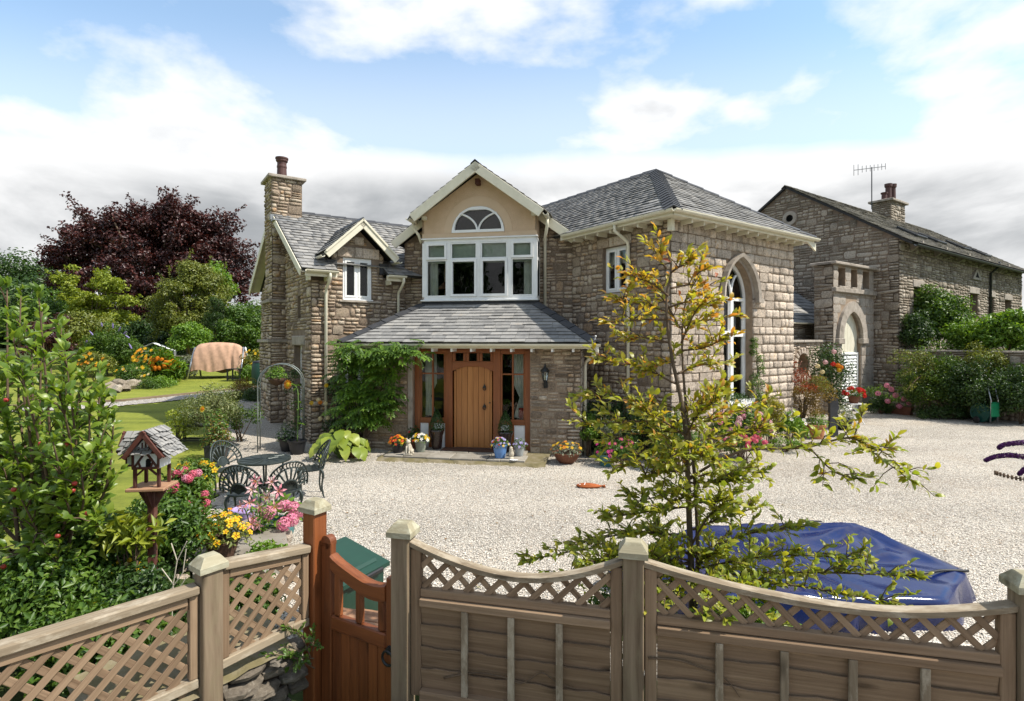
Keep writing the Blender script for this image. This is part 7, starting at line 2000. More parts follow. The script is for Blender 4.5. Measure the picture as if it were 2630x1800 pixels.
# ---------------------------------------------------------------- things on the lawn and far end of the garden
def swing_seat():
    Y = 23.4; X = (566 - CU) / FPX * Y; z0 = float(gz(X, Y)); M = T(X, Y, z0) @ RZ(RAD(8))
    t = ob('swing_seat', None, None, M, label='covered swing seat under a tan fabric cover on the lawn', cat='swing seat')
    # cover: hoop-topped sheet, bulging and gathered at the bottom
    n = 40; k_ = 16; vs = []
    for i in range(n + 1):
        x = -0.98 + 1.96 * i / n; u_ = abs(x) / 0.98; top = 1.52 - 0.10 * u_ ** 2 - 0.10 * u_ ** 10
        for j in range(k_ + 1):
            s_ = j / k_
            if s_ < 0.5:
                f_ = s_ / 0.5; y = -0.50 + 0.34 * f_ ** 3 + 0.06 * math.sin(f_ * 3.1); z = 0.22 + 0.16 * (1 - u_) * (1 - f_) + (top - 0.22) * f_ ** 0.85
            else:
                f_ = (s_ - 0.5) / 0.5; y = -0.15 + 0.7 * f_; z = top - (top - 0.25) * f_ ** 1.6
            w_ = 1 + 0.05 * (1 - abs(2 * s_ - 1)) * (u_ ** 2); fl = (1 - abs(2 * s_ - 1))
            y += 0.012 * math.sin(i * 1.25 + 1.5 * math.sin(j * 0.5)) * (1 - fl) ** 2 + 0.015 * math.sin(i * 0.8 + j * 0.9) + (0.05 if 31 <= i <= 33 else 0.0); zz = z + 0.10 * math.sin(i * 0.23 + 0.6) * (1 - fl) ** 3
            vs.append((x * (0.94 + 0.10 * (1 - fl)), y, zz))
    q = k_ + 1; fs = [(i * q + j, i * q + q + j, i * q + q + j + 1, i * q + j + 1) for i in range(n) for j in range(k_)] + [tuple(range(q)), tuple(n * q + j for j in range(k_, -1, -1))]
    MB().add(vs, fs).part('fabric_cover', M_['fabric_cover'], t, M, smooth=True)
    for sx in (-1, 1):
        for sy in (-1, 1): MB().tube([(sx * 0.98, sy * 0.1, 1.3), (sx * 1.06, sy * 0.68, 0.0)], 0.04, 8).part('leg', M_['steel'], t, M, smooth=True)
swing_seat()
def slat_table(c, w_, d_, h_, label, name='side_table', cat='table'):
    M = T(*c); t = ob(name, None, None, M, label=label, cat=cat)
    for i in range(5): MB().box(-w_ / 2, w_ / 2, -d_ / 2 + i * d_ / 5 + 0.006, -d_ / 2 + (i + 1) * d_ / 5 - 0.006, h_ - 0.03, h_, bev=0.004).part('slat', M_['black_metal'], t, M)
    for sx in (-1, 1):
        for sy in (-1, 1): MB().box(-0.025, 0.025, -0.025, 0.025, 0, h_ - 0.031).part('leg', M_['black_metal'], t, M @ T(sx * (w_ / 2 - 0.05), sy * (d_ / 2 - 0.04), 0))
    for sy in (-1, 1): MB().box(-w_ / 2 + 0.08, w_ / 2 - 0.08, sy * (d_ / 2 - 0.04) - 0.012, sy * (d_ / 2 - 0.04) + 0.012, 0.06, 0.10).part('stretcher', M_['black_metal'], t, M)
slat_table(gp((607 - CU) / FPX * 22.4, 22.4), 0.62, 0.5, 0.5, 'small dark garden table in front of the covered swing seat')
slat_table(gp(-7.15, 12.3), 0.9, 0.35, 0.42, 'low black bench with a flower pot on the lawn', 'garden_bench', 'bench')
pot_plant('potted_plant', 'small whitish pot standing on the black lawn bench', 'potted plant', gp(-7.2, 12.3, 0.42), 0.10, 0.13, 'grey_glaze', 'mid', 80, 0.04, 0.09, 0.10)
def far_lattice(u0, u1, v0_, v1_, Y, label):
    a, b = at(u0, v1_, Y), at(u1, v1_, Y); L = (b - a).length; m = frame(Vector((a.x, a.y, 0)), b - a); z0, z1 = a.z, at(u0, v0_, Y).z
    t = thing('lattice_fence', label, 'fence', a, group='far lattice fences')
    lattice(t, m, 0, L, z0, lambda x: z1, 0.16, 0.04, 0.02, mat='grey_wood')
    MB().box(0, L, -0.03, 0.03, z1, z1 + 0.05).part('rail', M_['rail_wood'], t, m); MB().box(0, L, -0.03, 0.03, z0 - 0.05, z0).part('rail', M_['rail_wood'], t, m)
    for x in (0.0, L): MB().box(z0 - 0.5, z1 + 0.08, -0.04, 0.04, -0.04, 0.04).part('post', M_['post_wood'], t, m @ T(x, 0, 0) @ RY(-math.pi / 2))
far_lattice(425, 506, 916, 946, 25.5, 'low lattice fence left of the swing seat at the end of the lawn')
far_lattice(628, 668, 912, 940, 26.0, 'low lattice fence right of the swing seat near the house')
def greenhouse():
    Y = 31.0; c = at(398, 940, Y); z0 = float(gz(c.x, c.y)); M = T(c.x, c.y, z0) @ RZ(0.5); t = ob('cold_frame', None, None, M, label='low aluminium glass frame half hidden behind the flower bed', cat='cold frame')
    w_, l_, he, hr = 1.0, 2.4, 0.5, 0.95; mb = MB(); G = MB()
    bars = []
    for y in (-l_ / 2, l_ / 2):
        bars += [((-w_, y, 0), (-w_, y, he)), ((w_, y, 0), (w_, y, he)), ((-w_, y, he), (0, y, hr)), ((w_, y, he), (0, y, hr)), ((-w_, y, he), (w_, y, he))]
    for k in range(5):
        y = -l_ / 2 + l_ * k / 4
        for sx in (-1, 1): bars += [((sx * w_, y, 0), (sx * w_, y, he)), ((sx * w_, y, he), (0, y, hr))]
    bars += [((0, -l_ / 2, hr), (0, l_ / 2, hr)), ((-w_, -l_ / 2, he), (-w_, l_ / 2, he)), ((w_, -l_ / 2, he), (w_, l_ / 2, he))]
    for a, b in bars: mb.tube([a, b], 0.025, 4)
    mb.part('frame', M_['greenhouse_metal'], t, M)
    for sx in (-1, 1):
        for k in range(4):
            y0, y1 = -l_ / 2 + l_ * k / 4, -l_ / 2 + l_ * (k + 1) / 4
            MB().add([(sx * w_, y0, he), (sx * w_, y1, he), (0, y1, hr), (0, y0, hr)], [(0, 1, 2, 3)]).part('pane', M_['glass'], t, M)
            MB().add([(sx * w_, y0, 0), (sx * w_, y1, 0), (sx * w_, y1, he), (sx * w_, y0, he)], [(0, 1, 2, 3)]).part('pane', M_['glass'], t, M)
    for y in (-l_ / 2, l_ / 2): MB().add([(-w_, y, 0), (w_, y, 0), (w_, y, he), (0, y, hr), (-w_, y, he)], [(0, 1, 2, 3, 4)]).part('pane', M_['glass'], t, M)
greenhouse()
wb = gp((667 - CU) / FPX * 21.0, 21.0)
tb_ = thing('water_butt', 'dark green water butt at the corner of the house', 'water butt', wb)
MB().lathe([(0.24, 0), (0.28, 0.15), (0.30, 0.5), (0.27, 0.85), (0.25, 0.9), (0.22, 0.9)], 20, T(*wb)).part('barrel', M_['green_plastic'], tb_, smooth=True)
MB().lathe([(0.27, 0.9), (0.25, 0.95), (0, 0.98)], 20, T(*wb)).part('lid', M_['black_plastic'], tb_)

# ---------------------------------------------------------------- garden arch, basket, planters by the left wing
def garden_arch():
    b0 = gp(-5.52, 11.7); t = thing('garden_arch', 'thin metal rose arch standing at the corner of the house', 'garden arch', b0)
    d = Vector((0.96, 0.28, 0)); W_ = 0.92; side = Vector((-0.28, 0.96, 0)) * 0.34
    for k in (0, 1):
        o_ = b0 + side * k; path = [o_, o_ + UP * 1.48]
        for a in np.linspace(math.pi, 0, 13): path.append(o_ + d * (W_ / 2 + W_ / 2 * math.cos(a)) + UP * (1.48 + 0.44 * math.sin(a)))
        path.append(o_ + d * W_); MB().tube(path, 0.013, 7).part('hoop', M_['arch_metal'], t, smooth=True)
    for z in (0.35, 0.7, 1.05, 1.4):
        for e in (0, W_): MB().tube([b0 + d * e + UP * z, b0 + d * e + side + UP * z], 0.008, 5).part('rung', M_['arch_metal'], t)
    for a in (0.6, 1.2, 1.9, 2.5):
        p = b0 + d * (W_ / 2 + W_ / 2 * math.cos(a)) + UP * (1.48 + 0.44 * math.sin(a)); MB().tube([p, p + side], 0.008, 5).part('rung', M_['arch_metal'], t)
    return b0 + d * (W_ / 2 - 0.10) + side * 0.5 + UP * 1.92
hook = garden_arch()
hb = thing('hanging_basket', 'round hanging basket of trailing green foliage under the arch', 'hanging basket', hook - UP * 0.45)
bc = hook - UP * 0.32
MB().lathe([(0.02, -0.17), (0.11, -0.13), (0.17, -0.05), (0.19, 0.0), (0.175, 0.0), (0.1, -0.02)], 20, T(*bc)).part('basket', M_['wicker'], hb, smooth=True)
for k in range(3):
    a = k * 2.094; MB().tube([bc + Vector((0.18 * math.cos(a), 0.18 * math.sin(a), 0)), hook], 0.004, 4).part('chain', M_['black_metal'], hb)
P_, N_ = dome(bc, 0.23, 0.28, 500, 0.2); foliage('foliage', hb, P_, N_, 0.05, 'bright')

def box_planter(c, rz, label):
    M = T(*c) @ RZ(rz); t = ob('square_planter', None, None, M, label=label, cat='planter')
    MB().prism([(-0.17, 0), (0.17, 0), (0.19, 0.28), (-0.19, 0.28)], -0.19, 0.19).part('box', M_['black_plastic'], t, M)
    MB().box(-0.2, 0.2, -0.2, 0.2, 0.281, 0.31, bev=0.006).part('rim', M_['black_plastic'], t, M)
    c = Vector(c)
    P_, N_ = dome(c + UP * 0.3, 0.27, 0.65, 420, 0.1); foliage('foliage', t, P_, N_, 0.055, 'rust'); P_, N_ = dome(c + UP * 0.3, 0.30, 0.75, 380, 0.2); foliage('foliage', t, P_, N_, 0.07, 'mid')
    p = c + Vector((-0.22, -0.12, 1.05)); MB().tube([c + UP * 0.3, c + Vector((-0.15, -0.08, 0.7)), p], 0.008, 5).part('flower_stem', M_['stem_green'], t)
    bloom(t, p, (-0.3, -1, 0.25), 0.075, 'sun', 'p_yellow', 'p_orange')
box_planter(gp(-6.05, 11.05), 0.25, 'square black planter with bushy plant and one sunflower at the gravel edge')
def sunflower_pot(c, label, hgt, side):
    t = thing('potted_sunflower', label, 'potted plant', c); c = Vector(c)
    MB().lathe(pot_profile(0.19, 0.30), 24, T(*c)).part('pot', M_['black_plastic'], t)
    MB().lathe([(0.17, 0.26), (0, 0.27)], 16, T(*c)).part('soil', M_['soil'], t)
    pts = smooth_path([c + UP * 0.27, c + Vector((0.02, 0, 0.8)), c + Vector((0.0, 0, hgt - 0.1)), c + Vector((side, -0.1, hgt))], 4)
    MB().tube(pts, 0.014, 6).part('stalk', M_['stem_green'], t, smooth=True)
    Ls = LeafSet(t)
    for i in range(18):
        p = pts[3 + i % (len(pts) - 4)]; a = RND.uniform(0, 6.28); Ls.add(p, (math.cos(a), math.sin(a), RND.uniform(-0.3, 0.4)), (0, 0, 1), RND.uniform(0.10, 0.18), 'bright')
    Ls.flush(); bloom(t, pts[-1], (side * 2, -1, 0.1), 0.115, 'sun', 'p_orange', 'p_yellow')
sunflower_pot(gp(-4.68, 11.75), 'tall sunflower with drooping orange head in a black tub by the wall', 1.52, -0.16)
pot_plant('potted_plant', 'black tub of trailing dark leaves left of the tall sunflower', 'potted plant', gp(-5.0, 12.0), 0.18, 0.28, 'black_plastic', 'dark', 380, 0.05, 0.24, 0.42)
pot_plant('potted_plant', 'low brown bowl of red geraniums between hosta and porch', 'potted plant', on_ground(905, 1172), 0.20, 0.20, 'dark_terracotta', 'dark', 320, 0.05, 0.24, 0.26, [('ball', 'p_red', 'p_red', 5, 0.055)])
def hosta(c, label):
    c = Vector(c); t = thing('hosta', label, 'plant', c); Ls = LeafSet(t, variants=[big_leaf(0.2, 0.72, -0.5), big_leaf(0.3, 0.8, -0.7), big_leaf(0.1, 0.66, -0.35)])
    stm = MB()
    for i in range(64):
        a = RND.uniform(0, 6.283); rr = RND.uniform(0.05, 0.5); h_ = 0.62 - 0.75 * rr + RND.uniform(-0.06, 0.1)
        p = c + Vector((rr * math.cos(a), rr * math.sin(a) * 0.7, h_)); d = Vector((math.cos(a), math.sin(a), -0.35 - rr))
        if RND.random() < 0.5: d = d + Vector((0, -0.6, -0.2))
        Ls.add(p, d, (0, -0.4, 1), RND.uniform(0.26, 0.36), 'hosta'); stm.tube([c, (c + p) / 2 + UP * 0.12, p], 0.006, 4)
    Ls.flush(); stm.part('stalks', M_['stem_green'], t)
hosta(on_ground(872, 1178), 'large pale green hosta beneath the climber')

# ---------------------------------------------------------------- pots in the lower left corner
slab = MB(); vs = [(-3.55, 6.05, 0), (-3.05, 5.15, 0), (-2.35, 5.05, 0), (-2.30, 5.6, 0), (-2.75, 6.5, 0), (-3.3, 6.75, 0)]
slab.prism([(p[0], p[1]) for p in vs], 0.0, 0.26, axis='z')
tag(slab.part('concrete_slab', M_['flag'], None), 'rough concrete slab under the flower pots left of the gate', 'slab')
rk = thing('kerb_rocks', 'row of rough pale rocks edging the concrete slab', 'rocks', (-2.4, 5.3, 0))
for i, (x, y, s_) in enumerate(((-2.30, 5.15, 0.20), (-2.32, 5.55, 0.22), (-2.55, 6.0, 0.18), (-3.45, 5.75, 0.25), (-3.3, 5.4, 0.22), (-3.15, 5.15, 0.2), (-2.72, 6.45, 0.16))):
    ob('rock', stone_mesh(i * 3 % 14, 'ashlar'), rk, T(x, y, 0.12) @ RZ(i * 1.3) @ RX(-1.2) @ S(s_, s_ * 0.8, s_ * 0.9))
pot_plant('wicker_planter', 'wicker basket overflowing with bright yellow pansies', 'planter', (-2.98, 5.55, 0.265), 0.16, 0.19, 'wicker', 'olive', 420, 0.05, 0.27, 0.26, [('pansy', 'p_yellow', 'p_orange', 46, 0.038)])
pot_plant('wicker_planter', 'dark wicker pot of orange and white pansies behind the yellow ones', 'planter', (-3.25, 5.95, 0.262), 0.15, 0.20, 'wicker', 'mid', 240, 0.045, 0.22, 0.18, [('pansy', 'p_orange', 'p_yellow', 6, 0.034), ('pansy', 'p_white', 'p_yellow', 4, 0.03)])
pt = on_ground(628, 1378); ppt = thing('purple_pot', 'tall empty lilac plastic pot standing on the gravel', 'pot', pt)
MB().lathe([(0.10, 0), (0.125, 0.28), (0.15, 0.33), (0.155, 0.36), (0.14, 0.36), (0.13, 0.31), (0.115, 0.12), (0, 0.11)], 28, T(*pt)).part('vessel', M_['purple_plastic'], ppt, smooth=True)
MB().lathe([(0.15, 0), (0.17, 0.02), (0.14, 0.025)], 28, T(*pt)).part('saucer', M_['purple_plastic'], ppt)
def hydrangea(c):
    c = Vector(c); t = thing('potted_hydrangea', 'pink mophead hydrangea in a round teal pot', 'potted plant', c)
    MB().lathe([(0.11, 0), (0.17, 0.06), (0.20, 0.16), (0.19, 0.24), (0.175, 0.27), (0.19, 0.29), (0.17, 0.29), (0.16, 0.25)], 28, T(*c)).part('pot', M_['teal_glaze'], t, smooth=True)
    Ls = LeafSet(t, variants=[big_leaf(0.2, 0.62, -0.3), big_leaf(0.1, 0.58, -0.2)])
    for i in range(70):
        a = RND.uniform(0, 6.28); e = RND.uniform(0.0, 1.2); d = Vector((math.cos(a) * math.cos(e), math.sin(a) * math.cos(e), math.sin(e)))
        Ls.add(c + UP * 0.30 + d * RND.uniform(0.08, 0.26), d + Vector((0, 0, -0.2)), (d.x * 0.3, -0.3, 1), RND.uniform(0.09, 0.13), 'bright')
    Ls.flush()
    for u, v, y in ((688, 1319, 6.35), (733, 1298, 6.6), (754, 1304, 6.55), (729, 1345, 6.3), (751, 1334, 6.4), (770, 1312, 6.7)):
        p = at(u, v, y); bloom(t, p, p - (c + UP * 0.2), 0.082, 'ball', 'p_pink', 'p_pink')
hydrangea(on_ground(712, 1396))
def lily(c):
    c = Vector(c); t = thing('potted_lily', 'tall pink and white lilies in full bloom behind the gate post', 'potted plant', c)
    MB().lathe(pot_profile(0.16, 0.24), 24, T(*c)).part('pot', M_['black_plastic'], t)
    Ls = LeafSet(t, variants=[big_leaf(0.15, 0.2, -0.4), big_leaf(0.1, 0.24, -0.2)])
    tips = ((648, 1258, 6.2), (672, 1300, 6.0), (660, 1235, 6.3), (700, 1238, 6.4), (640, 1290, 6.1), (655, 1330, 6.0), (690, 1275, 6.3), (715, 1262, 6.4), (625, 1300, 6.2), (668, 1345, 5.9), (705, 1300, 6.2), (646, 1345, 5.9))
    for i, (u, v, y) in enumerate(tips):
        p = at(u, v, y); q = c + Vector((RND.uniform(-0.08, 0.08), RND.uniform(-0.06, 0.06), 0.2)); path = smooth_path([q, (q + p) / 2 + Vector((0, 0, 0.05)), p], 4)
        MB().tube(path, 0.006, 5).part('stem', M_['stem_green'], t)
        bloom(t, p, (RND.uniform(-0.7, 0.7), -1, RND.uniform(-0.2, 0.5)), RND.uniform(0.075, 0.095), 'lily', 'p_lily' if i % 3 else 'p_palepink', 'p_orange')
        for k in range(9):
            a = RND.uniform(0, 6.28); Ls.add(path[1 + k % 7], (math.cos(a), math.sin(a), 0.5), (0, 0, 1), RND.uniform(0.08, 0.13), 'bright')
    for i in range(40):
        a = RND.uniform(0, 6.28); Ls.add(c + Vector((RND.uniform(-0.12, 0.2), RND.uniform(-0.1, 0.05), RND.uniform(0.2, 0.55))), (math.cos(a), math.sin(a) - 0.3, 0.3), (0, 0, 1), RND.uniform(0.08, 0.13), 'bright')
    Ls.flush()
lily(on_ground(660, 1420))

# ---------------------------------------------------------------- background trees and shrubs
def gbase(u, Y): X = (u - CU) / FPX * Y; return gp(X, Y)
def ctr(u, v, Y): return tuple(at(u, v, Y))
def far_tree(name, label, u, v, Y, ru, rv, mat, ry=None, **k):
    rx = ru / FPX * Y; rz = rv / FPX * Y
    c = ctr(u, v, Y); b = gbase(u, Y)
    return tree(name, label, (b.x, b.y, b.z - 0.1), c, (rx, ry or rx, rz), mat, **k)
# copper beech
lobed_tree('copper_beech', 'huge dark purple copper beech towering behind the garden', 46, [(400, 690, 215, 150, 230), (330, 585, 60, 50, 26), (430, 565, 80, 45, 34), (520, 600, 80, 55, 34), (230, 610, 70, 50, 26), (160, 655, 55, 38, 16), (590, 690, 60, 90, 34), (200, 730, 80, 60, 26), (400, 840, 190, 60, 70)], 'copper', 170, 0.26, 0.95, 0.6, 390, depth=0.62, spray=170, limbs=30)
far_tree('broadleaf_tree', 'far dark green wood edge at the left edge of the picture', 30, 760, 62, 130, 95, 'dark', 6, m=60, n=300, L=0.34, clump=1.9, trunk=0.5, lo=0.3)
far_tree('broadleaf_tree', 'dark green tree partly behind the golden tree, far left', 130, 790, 56, 90, 75, 'dark', 5, m=40, n=300, L=0.32, clump=1.6, trunk=0.4, lo=0.3)
for i, (u, ru) in enumerate(((60, 130), (240, 110), (420, 120), (590, 110))):
    far_tree('boundary_hedge', ('dark boundary hedge far left beyond the garden', 'dark boundary hedge behind the golden tree', 'dark boundary hedge under the copper beech', 'dark boundary hedge behind the swing seat')[i], u, 850, 52, ru, 55, 'dark', 1.8, m=70, n=150, L=0.34, clump=1.1, trunk=0.15, lo=0.25, zmin=-0.95, cat='hedge', limbs=4)
lobed_tree('golden_tree', 'loose yellow-green tree in front of the copper beech', 29, [(245, 790, 46, 66, 44), (175, 735, 16, 48, 16), (150, 715, 22, 14, 7), (205, 770, 32, 34, 16), (290, 735, 30, 22, 14), (325, 770, 36, 14, 12), (310, 815, 34, 14, 12), (190, 840, 40, 26, 14), (260, 715, 24, 18, 9)], 'lime', 85, 0.13, 0.30, 0.09, 225, lump=0.25, spray=60, squash=0.55)
lobed_tree('round_tree', 'dense rounded olive-green tree right of the copper beech', 33, [(487, 790, 84, 96, 70), (450, 730, 40, 34, 14), (520, 715, 40, 34, 14), (430, 800, 36, 50, 14), (560, 790, 34, 60, 14), (500, 690, 30, 20, 8)], 'olive', 230, 0.13, 0.55, 0.18, 487, spray=50)
far_tree('broadleaf_tree', 'bright green maple top behind the rounded olive tree', 545, 735, 37, 38, 46, 'bright', 1.4, m=24, n=240, L=0.2, clump=0.65, trunk=0.12, lo=0.3)
far_tree('broadleaf_tree', 'green tree behind the swing seat close to the house', 615, 860, 31, 62, 80, 'mid', 1.6, m=46, n=300, L=0.14, clump=0.75, trunk=0.14, lo=0.4, zmin=-0.95)
far_tree('conifer', 'slim blue-green conifer behind the swing seat', 553, 830, 30, 20, 66, 'dark', 0.5, m=26, n=260, L=0.10, clump=0.34, trunk=0.08, lo=0.2, aspect=0.25, zmin=-0.95)
far_tree('dark_hedge', 'dark hedge mass beneath the copper beech', 400, 880, 36, 150, 62, 'dark', 1.6, m=70, n=320, L=0.18, clump=0.95, trunk=0.1, lo=0.3, zmin=-0.95, cat='hedge')
far_tree('dark_hedge', 'dark green hedge running to the house behind the lawn', 610, 905, 33, 90, 45, 'dark', 1.2, m=36, n=300, L=0.15, clump=0.75, trunk=0.08, lo=0.3, zmin=-0.95, cat='hedge')
far_tree('cloud_shrub', 'pale green layered shrub left of the swing seat', 490, 868, 27.5, 40, 36, 'bright', 0.9, m=30, n=220, L=0.11, clump=0.4, trunk=0.06, lo=0.5, cat='shrub')
far_tree('red_maple', 'small dark red shrub on the left behind the apple tree', 130, 880, 24, 40, 62, 'copper', 0.8, m=24, n=200, L=0.10, clump=0.36, trunk=0.06, lo=0.3, cat='shrub')
bd = far_tree('buddleia', 'grey-green buddleia bush with mauve flower spikes behind the bed', 275, 905, 24, 64, 62, 'mid', 0.9, m=40, n=240, L=0.12, clump=0.42, trunk=0.06, lo=0.4, zmin=-0.9, aspect=0.28, cat='shrub')
for (u, v) in ((262, 838), (290, 842), (318, 858), (332, 868), (240, 862), (222, 880), (338, 895), (305, 850)):
    p = at(u, v, 23.3); d = Vector((RND.uniform(-0.3, 0.5), -0.2, RND.uniform(0.2, 0.6))); MB().tube([p, p + d * 0.22, p + d * 0.42], [0.03, 0.035, 0.008], 6).part('flower_spike', LEAFM['p_mauve'], bd)
far_tree('leafy_tree', 'mid green tree left behind the red shrub', 110, 830, 30, 90, 75, 'mid', 1.8, m=50, n=240, L=0.15, clump=0.75, trunk=0.12, lo=0.4)
far_tree('leafy_tree', 'light green bush at the far left above the apple tree', 215, 855, 27, 60, 50, 'olive', 1.2, m=36, n=220, L=0.12, clump=0.5, trunk=0.1, lo=0.4)

# trees behind the viewer, seen mirrored in the bay window
for i, (x, y, h_, rr, lb) in enumerate(((-17, -20, 13, 3.2, 'tall dark conifer behind the viewer, mirrored in the bay window'), (-10, -24, 14, 4.2, 'broad dark tree behind the viewer, mirrored in the bay panes'))):
    tree('mirrored_tree', lb, (x, y, 0), (x, y, h_ * 0.5), (rr, rr, h_ * 0.52), 'dark', m=60, n=110, L=0.5, clump=1.5, trunk=0.35, lo=0.4, zmin=-0.95, limbs=6)
# flower bed at the end of the lawn
def bed_plant(name, label, u, v, Y, ru, rv, mat, cat='plant', blooms=(), L=0.09, m=12, n=150, clump=0.28, **k):
    c = ctr(u, v, Y); b = gbase(u, Y); rx = ru / FPX * Y; rz = rv / FPX * Y
    t = bush(name, label, cat, b, c, (rx, rx * 0.7, rz), mat, m=m, n=n, L=L, clump=clump, **k)
    for kind, pmat, pm2, cnt, size in blooms:
        for _ in range(cnt):
            a = RND.uniform(0, 6.28); e = RND.uniform(-0.1, 1)
            q = Vector(c) + Vector((rx * math.cos(a) * math.sqrt(max(0, 1 - e * e)), -abs(rx * 0.7 * math.sin(a)), rz * e)) * 1.08
            bloom(t, q, (RND.uniform(-0.4, 0.4), -1, 0.7), size, kind, pmat, pm2)
    return t
bed_plant('montbretia', 'mass of bright orange flowers at the right end of the border', 424, 945, 22.0, 36, 26, 'bright', blooms=[('ball', 'p_orange', 'p_orange', 46, 0.075), ('ball', 'p_yellow', 'p_orange', 6, 0.06)], aspect=0.15, L=0.3)
bed_plant('daisy_clump', 'tall yellow daisies behind the orange flowers', 395, 925, 22.8, 46, 30, 'mid', blooms=[('daisy', 'p_yellow', 'p_orange', 20, 0.08), ('daisy', 'p_orange', 'p_yellow', 14, 0.08)])
bed_plant('border_plant', 'yellow and orange border flowers left of the bright orange mass', 245, 935, 21.5, 36, 26, 'olive', blooms=[('daisy', 'p_yellow', 'p_orange', 18, 0.07), ('daisy', 'p_orange', 'p_yellow', 10, 0.07)])
bed_plant('border_plant', 'low green border plant with a few yellow blooms beside the rocks', 345, 962, 21.0, 42, 22, 'mid', blooms=[('daisy', 'p_yellow', 'p_orange', 8, 0.07), ('daisy', 'p_cream', 'p_yellow', 5, 0.06)])
bed_plant('border_plant', 'pale green feathery clump in front of the orange flowers', 420, 985, 20.8, 30, 16, 'bright', L=0.07)
bed_plant('border_plant', 'dark green low mound at the lawn edge of the border', 380, 992, 20.4, 24, 14, 'mid', L=0.06)
bed_plant('border_plant', 'grey-green plants with small yellow flowers left of the lattice', 478, 942, 23.5, 30, 24, 'silver', blooms=[('daisy', 'p_yellow', 'p_orange', 6, 0.08)])
bed_plant('border_plant', 'yellow flowering border shrub right of the swing seat', 650, 935, 23.5, 24, 34, 'olive', blooms=[('daisy', 'p_yellow', 'p_yellow', 16, 0.06)])
bed_plant('border_plant', 'green bush at the lawn end beside the water butt', 640, 962, 22.5, 22, 22, 'bright')
for i, (u, v, ru, mt, lb) in enumerate(((635, 1010, 40, 'rust', 'rusty orange heather beside the left end of the house'), (612, 1035, 34, 'olive', 'olive low shrub beside the gravel path'), (655, 1030, 26, 'dark', 'dark green low shrub against the end wall'))):
    bed_plant('low_shrub', lb, u, v, 18.6 - i * 0.4, ru, 30, mt, 'shrub', L=0.06, m=18, n=170, clump=0.28)
rk2 = thing('rockery', 'pale limestone rocks at the edge of the border', 'rocks', gbase(320, 20.0))
for i, (u, Y, s_) in enumerate(((308, 20.0, 0.75), (335, 20.2, 0.7), (352, 20.6, 0.45), (300, 19.4, 0.5), (322, 19.6, 0.4), (285, 19.6, 0.6))):
    b = gbase(u, Y); ob('rock', stone_mesh((i * 5) % 14, 'barn_stone'), rk2, T(b.x, b.y, b.z + 0.1) @ RZ(i * 0.9) @ RX(-1.0) @ S(s_ * 0.8, s_ * 0.4, s_ * 0.45))
# stone edging between lawn and gravel
eg = thing('edging_stones', 'row of flat pale edging stones between lawn and gravel', 'edging', gp(-5.3, 10.2))
ep = [(-4.25, 7.6), (-4.55, 8.3), (-4.8, 8.9), (-4.95, 9.35), (-5.25, 10.05), (-5.5, 10.5), (-5.95, 11.15), (-6.3, 11.7), (-6.6, 12.3), (-6.95, 12.95), (-7.3, 13.7), (-7.7, 14.5)]
for i, (x, y) in enumerate(ep):
    g = gp(x, y); ob('edging_stone', stone_mesh(i % 14, 'ashlar'), eg, T(g.x, g.y, g.z - 0.01) @ RZ(i * 1.7) @ RX(-math.pi / 2) @ S(0.42, 0.05, 0.3))
# path edging boards
pe = thing('path_edging', 'thin dark edging board along the far side of the gravel path', 'edging', gp(-12.7, 17.5))
pts = [(-20, 14.95), (-16.2, 16.25), (-12.7, 17.5), (-11.0, 19.15), (-9.3, 20.85)]
for a, b in zip(pts[:-1], pts[1:]): plank('edging_board', M_['post_wood'], pe, gp(*a, 0.03), gp(*b, 0.03), 0.10, 0.03, (0, 0, 1))

# variegated standard on the lawn
def lawn_tree():
    b = gp(-6.75, 12.1); c = b + Vector((0.05, 0, 0.88))
    t = thing('variegated_shrub', 'small variegated cream and green tree standing on the lawn', 'shrub', b)
    C = ell_clumps(c, (0.62, 0.58, 0.44), 60, 0.3, 1.0, -0.8, 0.2)
    P_, N_ = clump_points(C, 0.20, 90, 0.2); foliage('crown', t, P_, N_, 0.05 * NPR.uniform(0.7, 1.3, len(P_)), 'variegated')
    mb = MB(); mb.tube(smooth_path([b, b + Vector((0.03, 0, 0.3)), b + Vector((-0.02, 0, 0.55))], 4), 0.035, 8); mb.part('trunk', M_['bark'], t, smooth=True)
    mb = MB()
    for i in range(14): mb.tube([b + UP * 0.5, (b + UP * 0.5 + Vector(C[i])) / 2 + UP * 0.05, C[i]], [0.018, 0.01, 0.004], 5)
    mb.part('limbs', M_['bark'], t)
lawn_tree()
bush('lime_shrub', 'yellow-green low shrub on the lawn left of the variegated tree', 'shrub', gp(-7.55, 12.2), gp(-7.5, 12.2, 0.55), (0.35, 0.3, 0.35), 'lime', m=14, n=70, L=0.06, clump=0.16)
bush('lawn_shrub', 'loose green shrub behind the chairs on the lawn edge', 'shrub', gp(-6.35, 12.6), gp(-6.3, 12.6, 0.5), (0.4, 0.3, 0.4), 'mid', m=14, n=70, L=0.06, clump=0.18)

